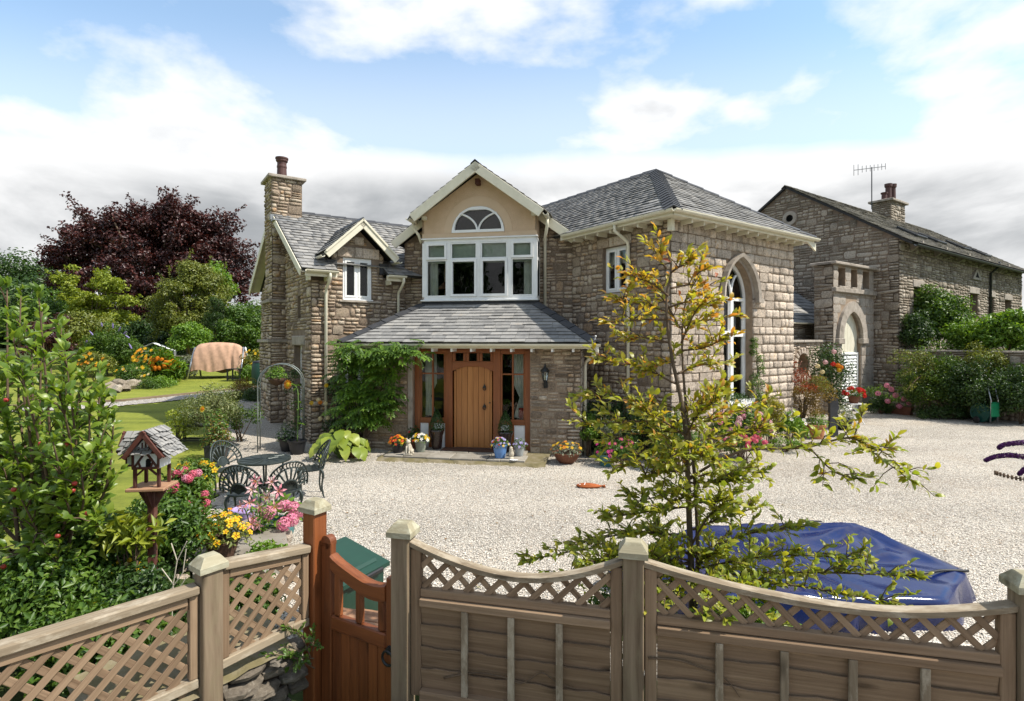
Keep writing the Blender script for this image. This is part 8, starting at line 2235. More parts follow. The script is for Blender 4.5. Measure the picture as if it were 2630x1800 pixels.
# ---------------------------------------------------------------- climbers on the house
def pinnate(mb_items, p, d, L, droop, Ls, mat, k=6):
    """one feathery compound leaf"""
    d = Vector(d).normalized(); side = d.cross(UP).normalized()
    for i in range(k):
        t = (i + 1) / (k + 0.5); q = Vector(p) + d * (L * t) - UP * (droop * t * t)
        for s_ in (-1, 1): Ls.add(q, d * 0.45 + side * s_ - UP * 0.35, (d.x * 0.2, -0.5, 1), L * 0.34, mat)
    Ls.add(Vector(p) + d * L - UP * droop, d - UP * 0.4, (0, -0.4, 1), L * 0.3, mat)
def wisteria():
    b = DW(-2.25, -1.35, 0); t = thing('wisteria', 'leafy green wisteria climbing the left corner of the porch', 'climber', b)
    mb = MB(); mains = [[(-2.30, -1.22, 0), (-2.22, -1.18, 0.7), (-2.32, -1.2, 1.4), (-2.1, -1.22, 2.1), (-1.5, -1.5, 2.38), (-0.9, -1.55, 2.36)], [(-2.25, -1.2, 0.3), (-1.9, -1.2, 0.9), (-1.6, -1.25, 1.5), (-1.75, -1.3, 2.2)], [(-2.3, -1.2, 0.5), (-2.6, -1.0, 1.2), (-2.7, -1.2, 2.0), (-2.75, -1.5, 2.42)]]
    for m_ in mains:
        pth = smooth_path([DW(*q) for q in m_], 6); mb.tube(pth, [0.035 * (1 - 0.8 * i / len(pth)) + 0.005 for i in range(len(pth))], 7)
    mb.part('vine_stem', M_['bark'], t, smooth=True)
    Ls = LeafSet(t, variants=[big_leaf(0.1, 0.34, -0.2), big_leaf(0.2, 0.38, -0.3)])
    def spray(s_, o_, z_, mat, n):
        for _ in range(n):
            a = RND.uniform(0, 6.28); d = Vector((math.cos(a), math.sin(a), RND.uniform(-0.5, 0.35))); d = d + Vector((-0.1, -0.55, 0))
            pinnate(None, DW(s_ + RND.uniform(-0.12, 0.12), o_ + RND.uniform(-0.1, 0.06), z_ + RND.uniform(-0.12, 0.12)), d, RND.uniform(0.20, 0.34), RND.uniform(0.04, 0.14), Ls, mat, 6)
    r = random.Random(5)
    spots = []
    for i in range(112):
        z_ = r.uniform(0.65, 2.3); lim0 = -2.85 if z_ > 0.9 else -2.7; lim1 = -1.35 if z_ > 1.15 else -2.0 + (z_ - 0.6) * 0.9
        s_ = r.uniform(lim0, lim1); spots.append((s_, -1.30 - 0.22 * r.random(), z_))
    for i in range(30): spots.append((r.uniform(-2.8, -0.75), -1.58, r.uniform(2.15, 2.42)))
    for s_, o_, z_ in spots: spray(s_, o_, z_, 'mid' if r.random() < 0.5 else 'bright', 5)
    Ls.flush(300)
wisteria()
def climber(name, label, pts_fn, n, mat, L, base, cat='climber', blooms=(), stem_pts=None, aspect=0.6):
    t = thing(name, label, cat, base)
    P_, N_ = pts_fn(n); foliage('foliage', t, P_, N_, L * NPR.uniform(0.7, 1.3, len(P_)), mat, aspect)
    if stem_pts:
        mb = MB()
        for sp in stem_pts: q = smooth_path(sp, 5); mb.tube(q, [0.014 * (1 - 0.7 * i / len(q)) for i in range(len(q))], 6)
        mb.part('stem', M_['twig'], t, smooth=True)
    for (p, d, s_, kind, m1, m2) in blooms: bloom(t, p, d, s_, kind, m1, m2)
    return t
def blob(cs, rs, n, shell=0.3):
    C = np.array([tuple(c) for c in cs]); return clump_points(C, np.array(rs), max(1, n // len(cs)), shell)
# yellow rose and other growth at the foot of the left wing
rc_ = [HW(-5.05, 0.35, 0.5), HW(-4.8, 0.4, 0.9), HW(-4.95, 0.3, 1.35), HW(-4.5, 0.45, 0.7), HW(-4.3, 0.5, 1.1), HW(-4.1, 0.5, 0.6), HW(-4.65, 0.4, 1.2), HW(-4.0, 0.55, 1.0)]
rb = [(at(u, v, 12.2), (0, -1, 0.3), 0.05, 'ball', m_, m_) for u, v, m_ in ((800, 1035, 'p_yellow'), (818, 1027, 'p_cream'), (822, 1033, 'p_orange'), (836, 1036, 'p_cream'), (838, 990, 'p_yellow'), (842, 1073, 'p_cream'), (822, 1075, 'p_cream'))]
climber('climbing_rose', 'dark leaved yellow climbing rose against the left wing wall', lambda n: blob(rc_, [0.32] * 8, n), 2600, 'dark', 0.06, HW(-4.6, 0.4, 0), blooms=rb, stem_pts=[[HW(-4.6, 0.3, 0), HW(-4.8, 0.3, 0.7), HW(-4.95, 0.25, 1.4)], [HW(-4.6, 0.3, 0), HW(-4.2, 0.4, 0.6), HW(-4.1, 0.4, 1.1)]])
ac = [HW(-5.7, -0.6, 0.9), HW(-5.72, -0.8, 1.3), HW(-5.7, -0.4, 0.5), HW(-5.75, -1.0, 1.6), HW(-5.7, -0.5, 1.7)]
climber('honeysuckle', 'thin dark climber around the side door of the left wing', lambda n: blob(ac, [0.26, 0.22, 0.25, 0.2, 0.16], n), 700, 'dark', 0.05, HW(-5.75, -0.6, 0.1), stem_pts=[[HW(-5.7, -0.6, 0), HW(-5.7, -0.7, 0.8), HW(-5.7, -0.9, 1.7)]])
# ivy beside the arched window
ic = [HW(3.06 + 0.16 * math.sin(i), RQ + 0.03 + 0.04 * (i % 2), 0.8 + i * 0.14) for i in range(13)] + [HW(3.2, RQ + 0.05, 0.9), HW(3.3, RQ + 0.05, 1.1), HW(3.25, RQ + 0.05, 1.45)]
climber('ivy', 'ivy trailing up the right jamb of the arched window', lambda n: blob(ic, [0.13] * 10 + [0.09] * 3 + [0.14] * 3, n, 0.2), 1500, 'mid', 0.045, HW(3.15, RQ + 0.1, 0.0), stem_pts=[[HW(3.2, RQ + 0.05, 0), HW(3.15, RQ + 0.04, 1.2), HW(3.08, RQ + 0.03, 2.4)]])
# window box
wbx = MB().prism([(-0.5, 0), (0.5, 0), (0.54, 0.17), (-0.54, 0.17)], -0.1, 0.1)
wM = RS @ T(2.47, 0.06, AZ0 + 0.002)
wb_ = ob('window_box', None, None, wM, label='white window box with dark leaves on the arched window ledge', cat='window box')
wbx.part('trough', M_['white'], wb_, wM)
P_, N_ = clump_points([tuple(wM @ Vector((x, -0.02, 0.2))) for x in np.linspace(-0.45, 0.35, 6)], 0.15, 90, 0.2); foliage('foliage', wb_, P_, N_, 0.05, 'dark')

# ---------------------------------------------------------------- bed round the right wing
def rb_bush(name, label, u, v, Y, ru, rv, mat, **k):
    c = ctr(u, v, Y); X = (u - CU) / FPX * Y
    bl = k.pop('blooms', ()); cat = k.pop('cat', 'shrub')
    rx, rz = ru / FPX * Y, rv / FPX * Y
    t = bush(name, label, cat, (X, Y, 0), c, (rx, rx * 0.75, rz), mat, **k)
    for kind, m1, m2, cnt, size in bl:
        for _ in range(cnt):
            a = RND.uniform(0, 6.28); e = RND.uniform(-0.2, 1); w_ = math.sqrt(max(0, 1 - e * e))
            bloom(t, Vector(c) + Vector((rx * math.cos(a) * w_, -abs(rx * 0.75 * math.sin(a) * w_), rz * e)) * 1.1, (RND.uniform(-0.4, 0.4), -1, 0.6), size, kind, m1, m2)
    return t
rb_bush('dark_shrub', 'dark evergreen shrub in the corner between porch and right wing', 1560, 1095, 11.9, 62, 70, 'dark', m=26, n=200, L=0.06, clump=0.26)
rb_bush('dark_shrub', 'dark evergreen shrub at the foot of the right wing, behind the young tree', 1660, 1110, 11.2, 62, 62, 'dark', m=26, n=200, L=0.06, clump=0.26)
rb_bush('fern_plant', 'bright green feathery plant at the porch corner', 1512, 1108, 11.5, 20, 34, 'bright', m=12, n=110, L=0.05, clump=0.12, cat='plant')
rb_bush('silver_plant', 'silver-leaved upright plant in the corner bed', 1572, 1105, 11.0, 26, 34, 'silver', m=14, n=60, L=0.06, clump=0.13, aspect=0.2, cat='plant')
rb_bush('flower_clump', 'magenta daisies in front of the silver plant', 1600, 1150, 10.6, 30, 22, 'mid', m=14, n=90, L=0.05, clump=0.12, blooms=[('daisy', 'p_magenta', 'p_yellow', 12, 0.035)], cat='plant')
rb_bush('dark_shrub', 'green shrub below the corner of the right wing', 1740, 1120, 10.4, 50, 46, 'mid', m=20, n=150, L=0.05, clump=0.2)
rb_bush('hydrangea_bush', 'pink flowering hydrangea bush below the arched window', 1900, 1098, 11.4, 70, 40, 'mid', m=26, n=120, L=0.07, clump=0.2, blooms=[('ball', 'p_palepink', 'p_pink', 18, 0.07), ('ball', 'p_pink', 'p_pink', 14, 0.06)])
rb_bush('pink_flowers', 'magenta pink phlox in front of the hydrangea bush', 1915, 1140, 10.9, 52, 20, 'mid', m=16, n=90, L=0.05, clump=0.14, blooms=[('ball', 'p_rose', 'p_rose', 22, 0.05)], cat='plant')
rb_bush('golden_conifer', 'small golden yellow conifer at the end of the bed', 1982, 1062, 12.3, 26, 42, 'gold', m=30, n=110, L=0.045, clump=0.12, zmin=-0.9, aspect=0.3)
rb_bush('lily_plant', 'fresh green plant with white flowers beside the golden conifer', 2030, 1095, 12.5, 34, 32, 'bright', m=24, n=90, L=0.075, clump=0.15, aspect=0.28, blooms=[('daisy', 'p_white', 'p_yellow', 9, 0.05)], cat='plant')
rb_bush('ground_cover', 'low green ground cover spilling onto the gravel', 2020, 1140, 12.0, 44, 10, 'bright', m=18, n=60, L=0.035, clump=0.08, cat='plant')
def maple():
    b = on_ground(2061, 1121); t = thing('potted_maple', 'red and gold Japanese maple in a terracotta pot', 'potted plant', b)
    MB().lathe(pot_profile(0.17, 0.28), 24, T(*b)).part('pot', M_['terracotta'], t)
    c = at(2066, 1005, b.y); rx = 60 / FPX * b.y; rz = 72 / FPX * b.y
    C = ell_clumps(c, (rx, rx * 0.8, rz), 60, 0.25, 1.0, -0.85, 0.2)
    hi = C[:, 2] > c.z + rz * 0.1; red = hi & (C[:, 0] < c.x + rx * 0.35)
    for sel, mt in ((red, 'redmaple'), (~red, 'rust'), (hi & ~red, 'olive')):
        if sel.sum(): P_, N_ = clump_points(C[sel], 0.2, 85, 0.2, 0.5); foliage('foliage', t, P_, N_, 0.05 * NPR.uniform(0.7, 1.3, len(P_)), mt, 0.35)
    mb = MB()
    for i in range(12): mb.tube([b + UP * 0.25, b + UP * 0.55 + (Vector(C[i]) - b) * 0.25, C[i]], [0.022, 0.014, 0.004], 6)
    mb.part('trunk', M_['bark'], t, smooth=True)
maple()
pot_plant('potted_plant', 'ribbed orange terracotta pot of fluffy green plant beside the slate post', 'potted plant', on_ground(2098, 1126), 0.20, 0.36, 'terracotta', 'bright', 420, 0.05, 0.26, 0.36, prof=[(0.13, 0), (0.16, 0.1), (0.165, 0.12), (0.175, 0.2), (0.18, 0.215), (0.19, 0.29), (0.215, 0.30), (0.22, 0.35), (0.19, 0.36), (0.18, 0.31)])
sp = on_ground(2139, 1121); M = T(*sp); n = 8; mb = MB(); vs = []
for i in range(n + 1):
    z = 1.0 * i / n; w_ = 0.10 - 0.012 * math.sin(i * 1.7); e = 0.012 * math.sin(i * 2.3)
    vs += [(-w_ + e, -0.06, z), (w_ + e * 1.4, -0.07, z), (w_ * 0.9 + e, 0.06, z), (-w_ * 0.95 + e, 0.05, z)]
vs[-4] = (-0.06, -0.05, 1.03); vs[-1] = (-0.06, 0.05, 1.02)
mb.add(vs, [(3, 2, 1, 0), tuple(n * 4 + k for k in range(4))] + [(i * 4 + k, i * 4 + (k + 1) % 4, i * 4 + 4 + (k + 1) % 4, i * 4 + 4 + k) for i in range(n) for k in range(4)])
tag(mb.part('slate_post', M_['ridge'], None, M), 'dark upright slate post among the pots at the yard corner', 'post')
pot_plant('potted_plant', 'round black pot of mixed plants behind the slate post', 'potted plant', on_ground(2163, 1102), 0.24, 0.30, 'black_plastic', 'silver', 420, 0.06, 0.30, 0.40, prof=[(0.12, 0), (0.2, 0.08), (0.245, 0.2), (0.24, 0.30), (0.22, 0.30), (0.21, 0.25)], blooms=[('daisy', 'p_white', 'p_yellow', 6, 0.04)])
oc = [at(u, v, 16.6) for u, v in ((2105, 915), (2130, 905), (2150, 925), (2120, 945), (2145, 955), (2165, 950), (2100, 960), (2130, 985), (2160, 985), (2145, 1015), (2165, 1035))]
ob_ = [(at(u, v, 16.2), (-0.2, -1, 0.3), 0.07, 'ball', m_, m_) for u, v, m_ in ((2152, 938, 'p_orange'), (2160, 943, 'p_orange'), (2140, 935, 'p_red'), (2112, 955, 'p_cream'), (2120, 930, 'p_palepink'), (2155, 950, 'p_yellow'), (2100, 940, 'p_cream'), (2168, 1010, 'p_red'), (2142, 903, 'p_palepink'))]
climber('climbing_rose', 'dark climbing rose with orange blooms in front of the arched doorway', lambda n: blob(oc, [0.42] * 9 + [0.25] * 2, n, 0.2), 3000, 'dark', 0.07, on_ground(2140, 1080), blooms=ob_, stem_pts=[[on_ground(2140, 1080), at(2135, 1000, 16.7), at(2125, 920, 16.7)]])
pot_plant('potted_plant', 'red geraniums in a pot on a stand by the white slatted door', 'potted plant', at(2193, 1035, 16.0), 0.16, 0.22, 'dark_terracotta', 'mid', 260, 0.06, 0.30, 0.26, [('ball', 'p_red', 'p_red', 18, 0.06)])
stn = thing('folding_stand', 'white metal folding stand holding the red geraniums', 'stand', on_ground(2196, 1078))
b0 = on_ground(2193, 1080); tp_ = at(2193, 1035, 16.0)
for dx0, dx1, dy in ((-0.22, 0.16, -0.15), (0.22, -0.16, -0.15), (-0.22, 0.16, 0.15), (0.22, -0.16, 0.15)): MB().tube([(tp_.x + dx0, tp_.y + dy, 0), (tp_.x + dx1, tp_.y + dy, tp_.z - 0.01)], 0.016, 6).part('leg', M_['white'], stn)
MB().box(-0.2, 0.2, -0.2, 0.2, tp_.z - 0.025, tp_.z - 0.001).part('top', M_['white'], stn, T(tp_.x, tp_.y, 0))
g0 = on_ground(2300, 1062); gt = thing('geranium_trough', 'terracotta trough of straggling pink geraniums against the garden wall', 'planter', g0)
gM = frame(g0, eB); MB().prism([(-0.45, 0), (0.45, 0), (0.5, 0.26), (-0.5, 0.26)], -0.14, 0.14).part('trough', M_['dark_terracotta'], gt, gM)
C = [tuple(gM @ Vector((x, RND.uniform(-0.15, 0.1), 0.45 + RND.uniform(-0.1, 0.35)))) for x in np.linspace(-0.9, 0.9, 12)]
P_, N_ = clump_points(C, 0.24, 75, 0.1); foliage('foliage', gt, P_, N_, 0.06, 'bright')
for (u, v) in ((2278, 990), (2290, 1000), (2255, 1010), (2335, 1005), (2345, 1012), (2370, 1020), (2335, 1035), (2310, 1043), (2280, 1030), (2300, 1015), (2322, 1025)): bloom(gt, at(u, v, g0.y - 0.35), (0, -1, 0.3), 0.085, 'ball', 'p_pink', 'p_pink')
# hose reel
def hose_reel():
    b = on_ground(2527, 1086); M = T(*b) @ RZ(0.2); t = ob('hose_reel', None, None, M, label='green hose reel cart with metal handle by the garden wall', cat='hose reel')
    MB().lathe([(0.26, -0.15), (0.28, -0.16), (0.28, -0.13), (0.12, -0.12), (0.12, 0.12), (0.28, 0.13), (0.28, 0.16), (0.26, 0.15)], 28, T(0, 0, 0.31) @ RY(math.pi / 2)).part('drum', M_['hose'], t, M)
    for k in range(5): MB().lathe([(0.20, -0.02), (0.22, 0.0), (0.20, 0.02), (0.18, 0.0), (0.20, -0.02)], 24, T(-0.08 + 0.04 * k, 0, 0.31) @ RY(math.pi / 2)).part('hose_coil', M_['hose'], t, M, smooth=True)
    MB().box(-0.15, 0.15, -0.33, -0.30, 0.22, 0.66, bev=0.02).part('front_panel', M_['reel_green'], t, M)
    for sx in (-1, 1): MB().tube([(sx * 0.13, -0.28, 0.05), (sx * 0.13, -0.30, 0.70), (sx * 0.13, -0.22, 1.05)], 0.018, 8).part('handle_tube', M_['steel'], t, M, smooth=True)
    MB().tube([(-0.13, -0.22, 1.05), (-0.12, -0.21, 1.10), (0.12, -0.21, 1.10), (0.13, -0.22, 1.05)], 0.018, 8).part('hand_grip', M_['black_plastic'], t, M, smooth=True)
    for sx in (-1, 1): MB().lathe([(0.0, -0.02), (0.09, -0.02), (0.1, 0), (0.09, 0.02), (0, 0.02)], 18, T(sx * 0.22, 0.05, 0.10) @ RY(math.pi / 2)).part('wheel', M_['black_plastic'], t, M)
hose_reel()
# shrubs over and above the garden wall
WY = 18.0
for nm, lb, u, v, Y, ru, rv, mt, kw in (
    ('ivy_mound', 'tall mound of glossy green ivy against the barn wall', 2410, 815, 19.6, 62, 70, 'mid', dict(m=46, n=230, L=0.11, clump=0.55)),
    ('laurel_bush', 'dark grey-green bush on the wall at the barn corner', 2350, 855, 18.9, 36, 50, 'dark', dict(m=26, n=200, L=0.08, clump=0.4)),
    ('garden_shrub', 'light green shrub on the terrace right of the ivy mound', 2490, 870, 18.4, 46, 50, 'bright', dict(m=34, n=180, L=0.09, clump=0.4)),
    ('vine', 'broad-leaved green vine at the right edge above the wall', 2590, 855, 17.4, 62, 44, 'bright', dict(m=40, n=160, L=0.14, clump=0.42)),
    ('garden_shrub', 'mixed olive shrub hanging over the middle of the garden wall', 2530, 935, 17.0, 60, 42, 'olive', dict(m=36, n=180, L=0.07, clump=0.4)),
    ('wall_shrub', 'arching dark shrub covering the garden wall', 2400, 985, 17.4, 84, 78, 'ivy', dict(m=70, n=190, L=0.065, clump=0.42)),
    ('wall_shrub', 'dark dense shrub on the wall above the hose reel', 2520, 1000, 16.6, 90, 66, 'dark', dict(m=60, n=190, L=0.07, clump=0.45)),
    ('wall_shrub', 'dark shrub at the right edge against the garden wall', 2620, 1010, 15.9, 60, 70, 'dark', dict(m=46, n=190, L=0.07, clump=0.42)),
    ('wall_shrub', 'low dark green plant at the foot of the wall near the tower', 2262, 1040, 18.2, 26, 24, 'dark', dict(m=14, n=150, L=0.06, clump=0.26)),
    ('low_growth', 'dark low plants along the foot of the garden wall', 2430, 1062, 17.0, 70, 18, 'dark', dict(m=26, n=120, L=0.06, clump=0.22))):
    c = ctr(u, v, Y); X = (u - CU) / FPX * Y; rx, rz = ru / FPX * Y, rv / FPX * Y
    onwall = v < 900
    bush(nm, lb, 'shrub', (X, Y, 2.0 if onwall else 0.0), c, (rx, rx * 0.6, rz), mt, stems=4, group=None, **dict(kw, m=int(kw['m'] * 2.2), n=int(kw['n'] * 0.5), clump=kw['clump'] * 0.62, lump=0.3))
t = thing('arching_rose', 'long arching rose sprays reaching left over the garden wall', 'climber', at(2400, 1000, 17.2) * Vector((1, 1, 0)) if False else (at(2400, 1000, 17.2).x, 17.2, 0))
mb = MB(); C = []
for (u, v) in ((2285, 925), (2300, 905), (2320, 960), (2330, 1000), (2345, 930), (2360, 910)):
    a, b = at(2410, 985, 17.2), at(u, v, 16.9); q = smooth_path([a, (a + b) / 2 + UP * 0.35, b], 6); mb.tube(q, [0.012] * len(q), 5); C += [tuple(p) for p in q[2:]]
mb.part('stem', M_['twig'], t); P_, N_ = clump_points(C, 0.15, 22, 0.1); foliage('foliage', t, P_, N_, 0.06, 'olive')

# ---------------------------------------------------------------- foreground: young tree, apple tree, lower-left thicket, buddleia spikes
def grow(parts_mb, Ls, path, r0, r1, leaf_from, n_leaf, L, mats, twigs=5, twl=0.16, nrm=(0, -0.35, 1), rnd=None, spread=0.75):
    r = rnd or RND; q = smooth_path(path, 6); m = len(q)
    parts_mb.tube(q, [r0 + (r1 - r0) * i / (m - 1) for i in range(m)], 6)
    def put(p, d):
        mt = mats(p) if callable(mats) else mats
        Ls.add(p, d, (nrm[0] + r.uniform(-0.6, 0.6), nrm[1] + r.uniform(-0.6, 0.6), nrm[2] + r.uniform(-0.4, 0.4)), L * r.uniform(0.65, 1.2), mt)
    i0 = int(leaf_from * (m - 1))
    for k in range(n_leaf):
        i = r.randint(i0, m - 2); p = q[i].lerp(q[i + 1], r.random()); ax = (q[i + 1] - q[i]).normalized()
        d = ax * r.uniform(0.2, 0.9) + Vector((r.uniform(-1, 1), r.uniform(-1, 1), r.uniform(-0.5, 0.8))) * spread
        put(p, d)
    for k in range(twigs):
        i = r.randint(max(i0, 1), m - 2); ax = (q[i + 1] - q[i]).normalized(); d = (ax * 0.7 + Vector((r.uniform(-1, 1), r.uniform(-0.8, 0.8), r.uniform(-0.3, 0.9)))).normalized()
        e = q[i] + d * twl * r.uniform(0.6, 1.3); mid = (q[i] + e) / 2 + Vector((0, 0, 0.02))
        parts_mb.tube([q[i], mid, e], [r1 * 1.2, r1, r1 * 0.6], 5)
        for j in range(7):
            t = 0.35 + 0.65 * j / 6; p = q[i].lerp(e, t); put(p, d * 0.7 + Vector((r.uniform(-1, 1), r.uniform(-1, 1), r.uniform(-0.4, 0.8))) * 0.8)
    for j in range(5):
        ax = (q[-1] - q[-2]).normalized(); put(q[-1], ax + Vector((r.uniform(-1, 1), r.uniform(-1, 1), r.uniform(-0.5, 0.8))) * 0.75)
def young_tree():
    D = 3.62; base = Vector((at(1775, 1500, D).x, D, 0.35)); t = thing('young_tree', 'slender young tree with coppery tips and green leaves behind the fence', 'tree', base)
    r = random.Random(21)
    trunk_px = [(1778, 1620), (1776, 1480), (1770, 1330), (1766, 1200), (1762, 1120), (1748, 1020), (1728, 930), (1715, 840), (1712, 760), (1724, 690), (1712, 640)]
    tp = [at(u, v, D) for u, v in trunk_px]; q = smooth_path(tp, 5)
    MB().tube(q, [0.024 - 0.020 * i / (len(q) - 1) for i in range(len(q))], 8).part('trunk', M_['bark'], t, smooth=True)
    q2 = smooth_path([at(u, v, D + 0.06) for u, v in ((1786, 1560), (1792, 1400), (1782, 1200), (1764, 1060), (1752, 900), (1760, 780), (1800, 700))], 5)
    MB().tube(q2, [0.017 - 0.014 * i / (len(q2) - 1) for i in range(len(q2))], 8).part('trunk', M_['bark'], t, smooth=True)
    Ls = LeafSet(t); br = MB()
    def mats(p):
        h = p.z + r.uniform(-0.35, 0.35)
        if h > 2.55: return 'young_top' if r.random() < 0.55 else 'young'
        if h > 1.9: return 'young' if r.random() < 0.8 else 'young_top'
        return 'young_low' if r.random() < 0.5 else 'young'
    B = [  # (attach u, v), (tip u, v), depth offset, leaves, twigs
        ((1712, 690), (1695, 655), 0.0, 12, 3), ((1722, 700), (1775, 668), -0.1, 12, 3), ((1790, 705), (1815, 690), 0.0, 9, 2), ((1716, 760), (1610, 705), -0.1, 14, 4), ((1714, 800), (1590, 775), 0.1, 16, 4), ((1714, 820), (1560, 830), -0.15, 14, 4), ((1720, 880), (1600, 870), 0.2, 14, 4),
        ((1724, 740), (1815, 740), 0.15, 12, 3), ((1716, 790), (1830, 785), -0.15, 14, 4), ((1745, 840), (1895, 810), 0.1, 14, 4), ((1752, 900), (1850, 875), -0.2, 14, 4), ((1740, 960), (1870, 935), 0.1, 14, 4), ((1740, 830), (1660, 720), 0.3, 14, 4), ((1750, 880), (1800, 780), -0.3, 16, 4), ((1735, 930), (1650, 960), 0.0, 12, 3),
        ((1735, 985), (1525, 925), -0.1, 20, 5), ((1748, 1050), (1510, 1015), 0.1, 22, 6), ((1752, 1080), (1500, 1090), -0.15, 22, 6), ((1758, 1110), (1560, 1130), 0.25, 20, 6), ((1756, 1060), (1860, 990), -0.1, 20, 5), ((1760, 1100), (1960, 1040), 0.2, 22, 6), ((1764, 1140), (2000, 1095), -0.2, 22, 6), ((1762, 1120), (1640, 1050), -0.3, 20, 6), ((1762, 1120), (1840, 1030), -0.35, 20, 6), ((1764, 1160), (1600, 1200), -0.1, 18, 5), ((1766, 1180), (1700, 1120), 0.35, 18, 5), ((1766, 1200), (1880, 1140), 0.3, 18, 5),
        ((1766, 1210), (1650, 1230), -0.2, 20, 6), ((1768, 1240), (1890, 1235), -0.2, 20, 6), ((1768, 1270), (1690, 1310), -0.25, 18, 5), ((1770, 1290), (1860, 1285), -0.3, 18, 5), ((1768, 1230), (1960, 1215), 0.2, 18, 5), ((1764, 1170), (1700, 1190), -0.35, 16, 5), ((1764, 1170), (1830, 1180), -0.35, 16, 5), ((1766, 1250), (1630, 1290), 0.1, 16, 5), ((1770, 1300), (1560, 1330), -0.1, 20, 6), ((1772, 1380), (1470, 1400), 0.1, 22, 6), ((1774, 1420), (1350, 1440), -0.1, 24, 7), ((1774, 1460), (1420, 1480), 0.15, 20, 6), ((1776, 1440), (1540, 1440), -0.25, 20, 6), ((1776, 1480), (1640, 1420), -0.35, 18, 5),
        ((1780, 1360), (1960, 1300), 0.1, 18, 5), ((1784, 1420), (2080, 1350), -0.1, 22, 6), ((1786, 1460), (2230, 1440), -0.2, 26, 8), ((1786, 1480), (2350, 1480), -0.35, 26, 8), ((1786, 1500), (2290, 1550), -0.55, 24, 7), ((1784, 1480), (2080, 1480), 0.0, 22, 6), ((1784, 1500), (1960, 1420), 0.2, 20, 6), ((1784, 1500), (1900, 1500), -0.3, 20, 6), ((1780, 1500), (1700, 1520), -0.3, 18, 5),
        ((1776, 1440), (1600, 1500), 0.1, 26, 8), ((1776, 1430), (1680, 1370), 0.2, 22, 7), ((1780, 1470), (1840, 1420), -0.2, 24, 7), ((1782, 1490), (1950, 1540), -0.2, 26, 8), ((1778, 1450), (1500, 1450), -0.3, 22, 7), ((1784, 1520), (2000, 1600), -0.95, 16, 4), ((1780, 1530), (1860, 1590), -0.95, 10, 3), ((1778, 1530), (1650, 1560), -0.85, 10, 3), ((1776, 1400), (1850, 1300), -0.3, 14, 4)]
    for (au, av), (bu, bv), dd, nl, tw in B:
        a = at(au, av, D); b = at(bu, bv, D + dd); sag = Vector((0, 0, 0.04 * (b - a).length)); mid = a.lerp(b, 0.5) + sag + Vector((r.uniform(-0.03, 0.03), 0, r.uniform(-0.03, 0.03)))
        k_ = (b - a).length; up_ = 0.75 if bv < 960 else 0.85
        grow(br, Ls, [a, mid, b], 0.0085, 0.0028, 0.22, int((nl * 1.9 + k_ * 44) * up_), 0.060, mats, int(tw * 3.1 * up_), 0.15, nrm=(0.5, -0.35, 0.85), rnd=r)
    # long right branch
    grow(br, Ls, [at(1766, 1230, D), at(1900, 1160, D - 0.1), at(2060, 1150, D - 0.15), at(2180, 1125, D - 0.2), at(2240, 1160, D - 0.2), at(2340, 1235, D - 0.25)], 0.010, 0.003, 0.25, 120, 0.062, mats, 26, 0.15, nrm=(0.5, -0.35, 0.85), rnd=r)
    grow(br, Ls, [at(2080, 1150, D - 0.15), at(2140, 1210, D - 0.2), at(2200, 1230, D - 0.2)], 0.006, 0.003, 0.2, 30, 0.060, mats, 7, 0.13, nrm=(0.5, -0.35, 0.85), rnd=r)
    grow(br, Ls, [at(2190, 1130, D - 0.2), at(2205, 1090, D - 0.2), at(2215, 1060, D - 0.2)], 0.005, 0.003, 0.4, 12, 0.062, mats, 2, 0.1, rnd=r)
    br.part('branches', M_['twig'], t, smooth=True)
    for (u, v) in ((1700, 665), (1840, 700), (1745, 760), (2020, 1600), (1885, 1560)):
        Ls.add(at(u, v, D - 0.15), (r.uniform(-1, 1), -0.3, r.uniform(-0.8, 0.5)), (0, -1, 0.4), 0.06, 'redmaple')
    Ls.flush(300)
young_tree()
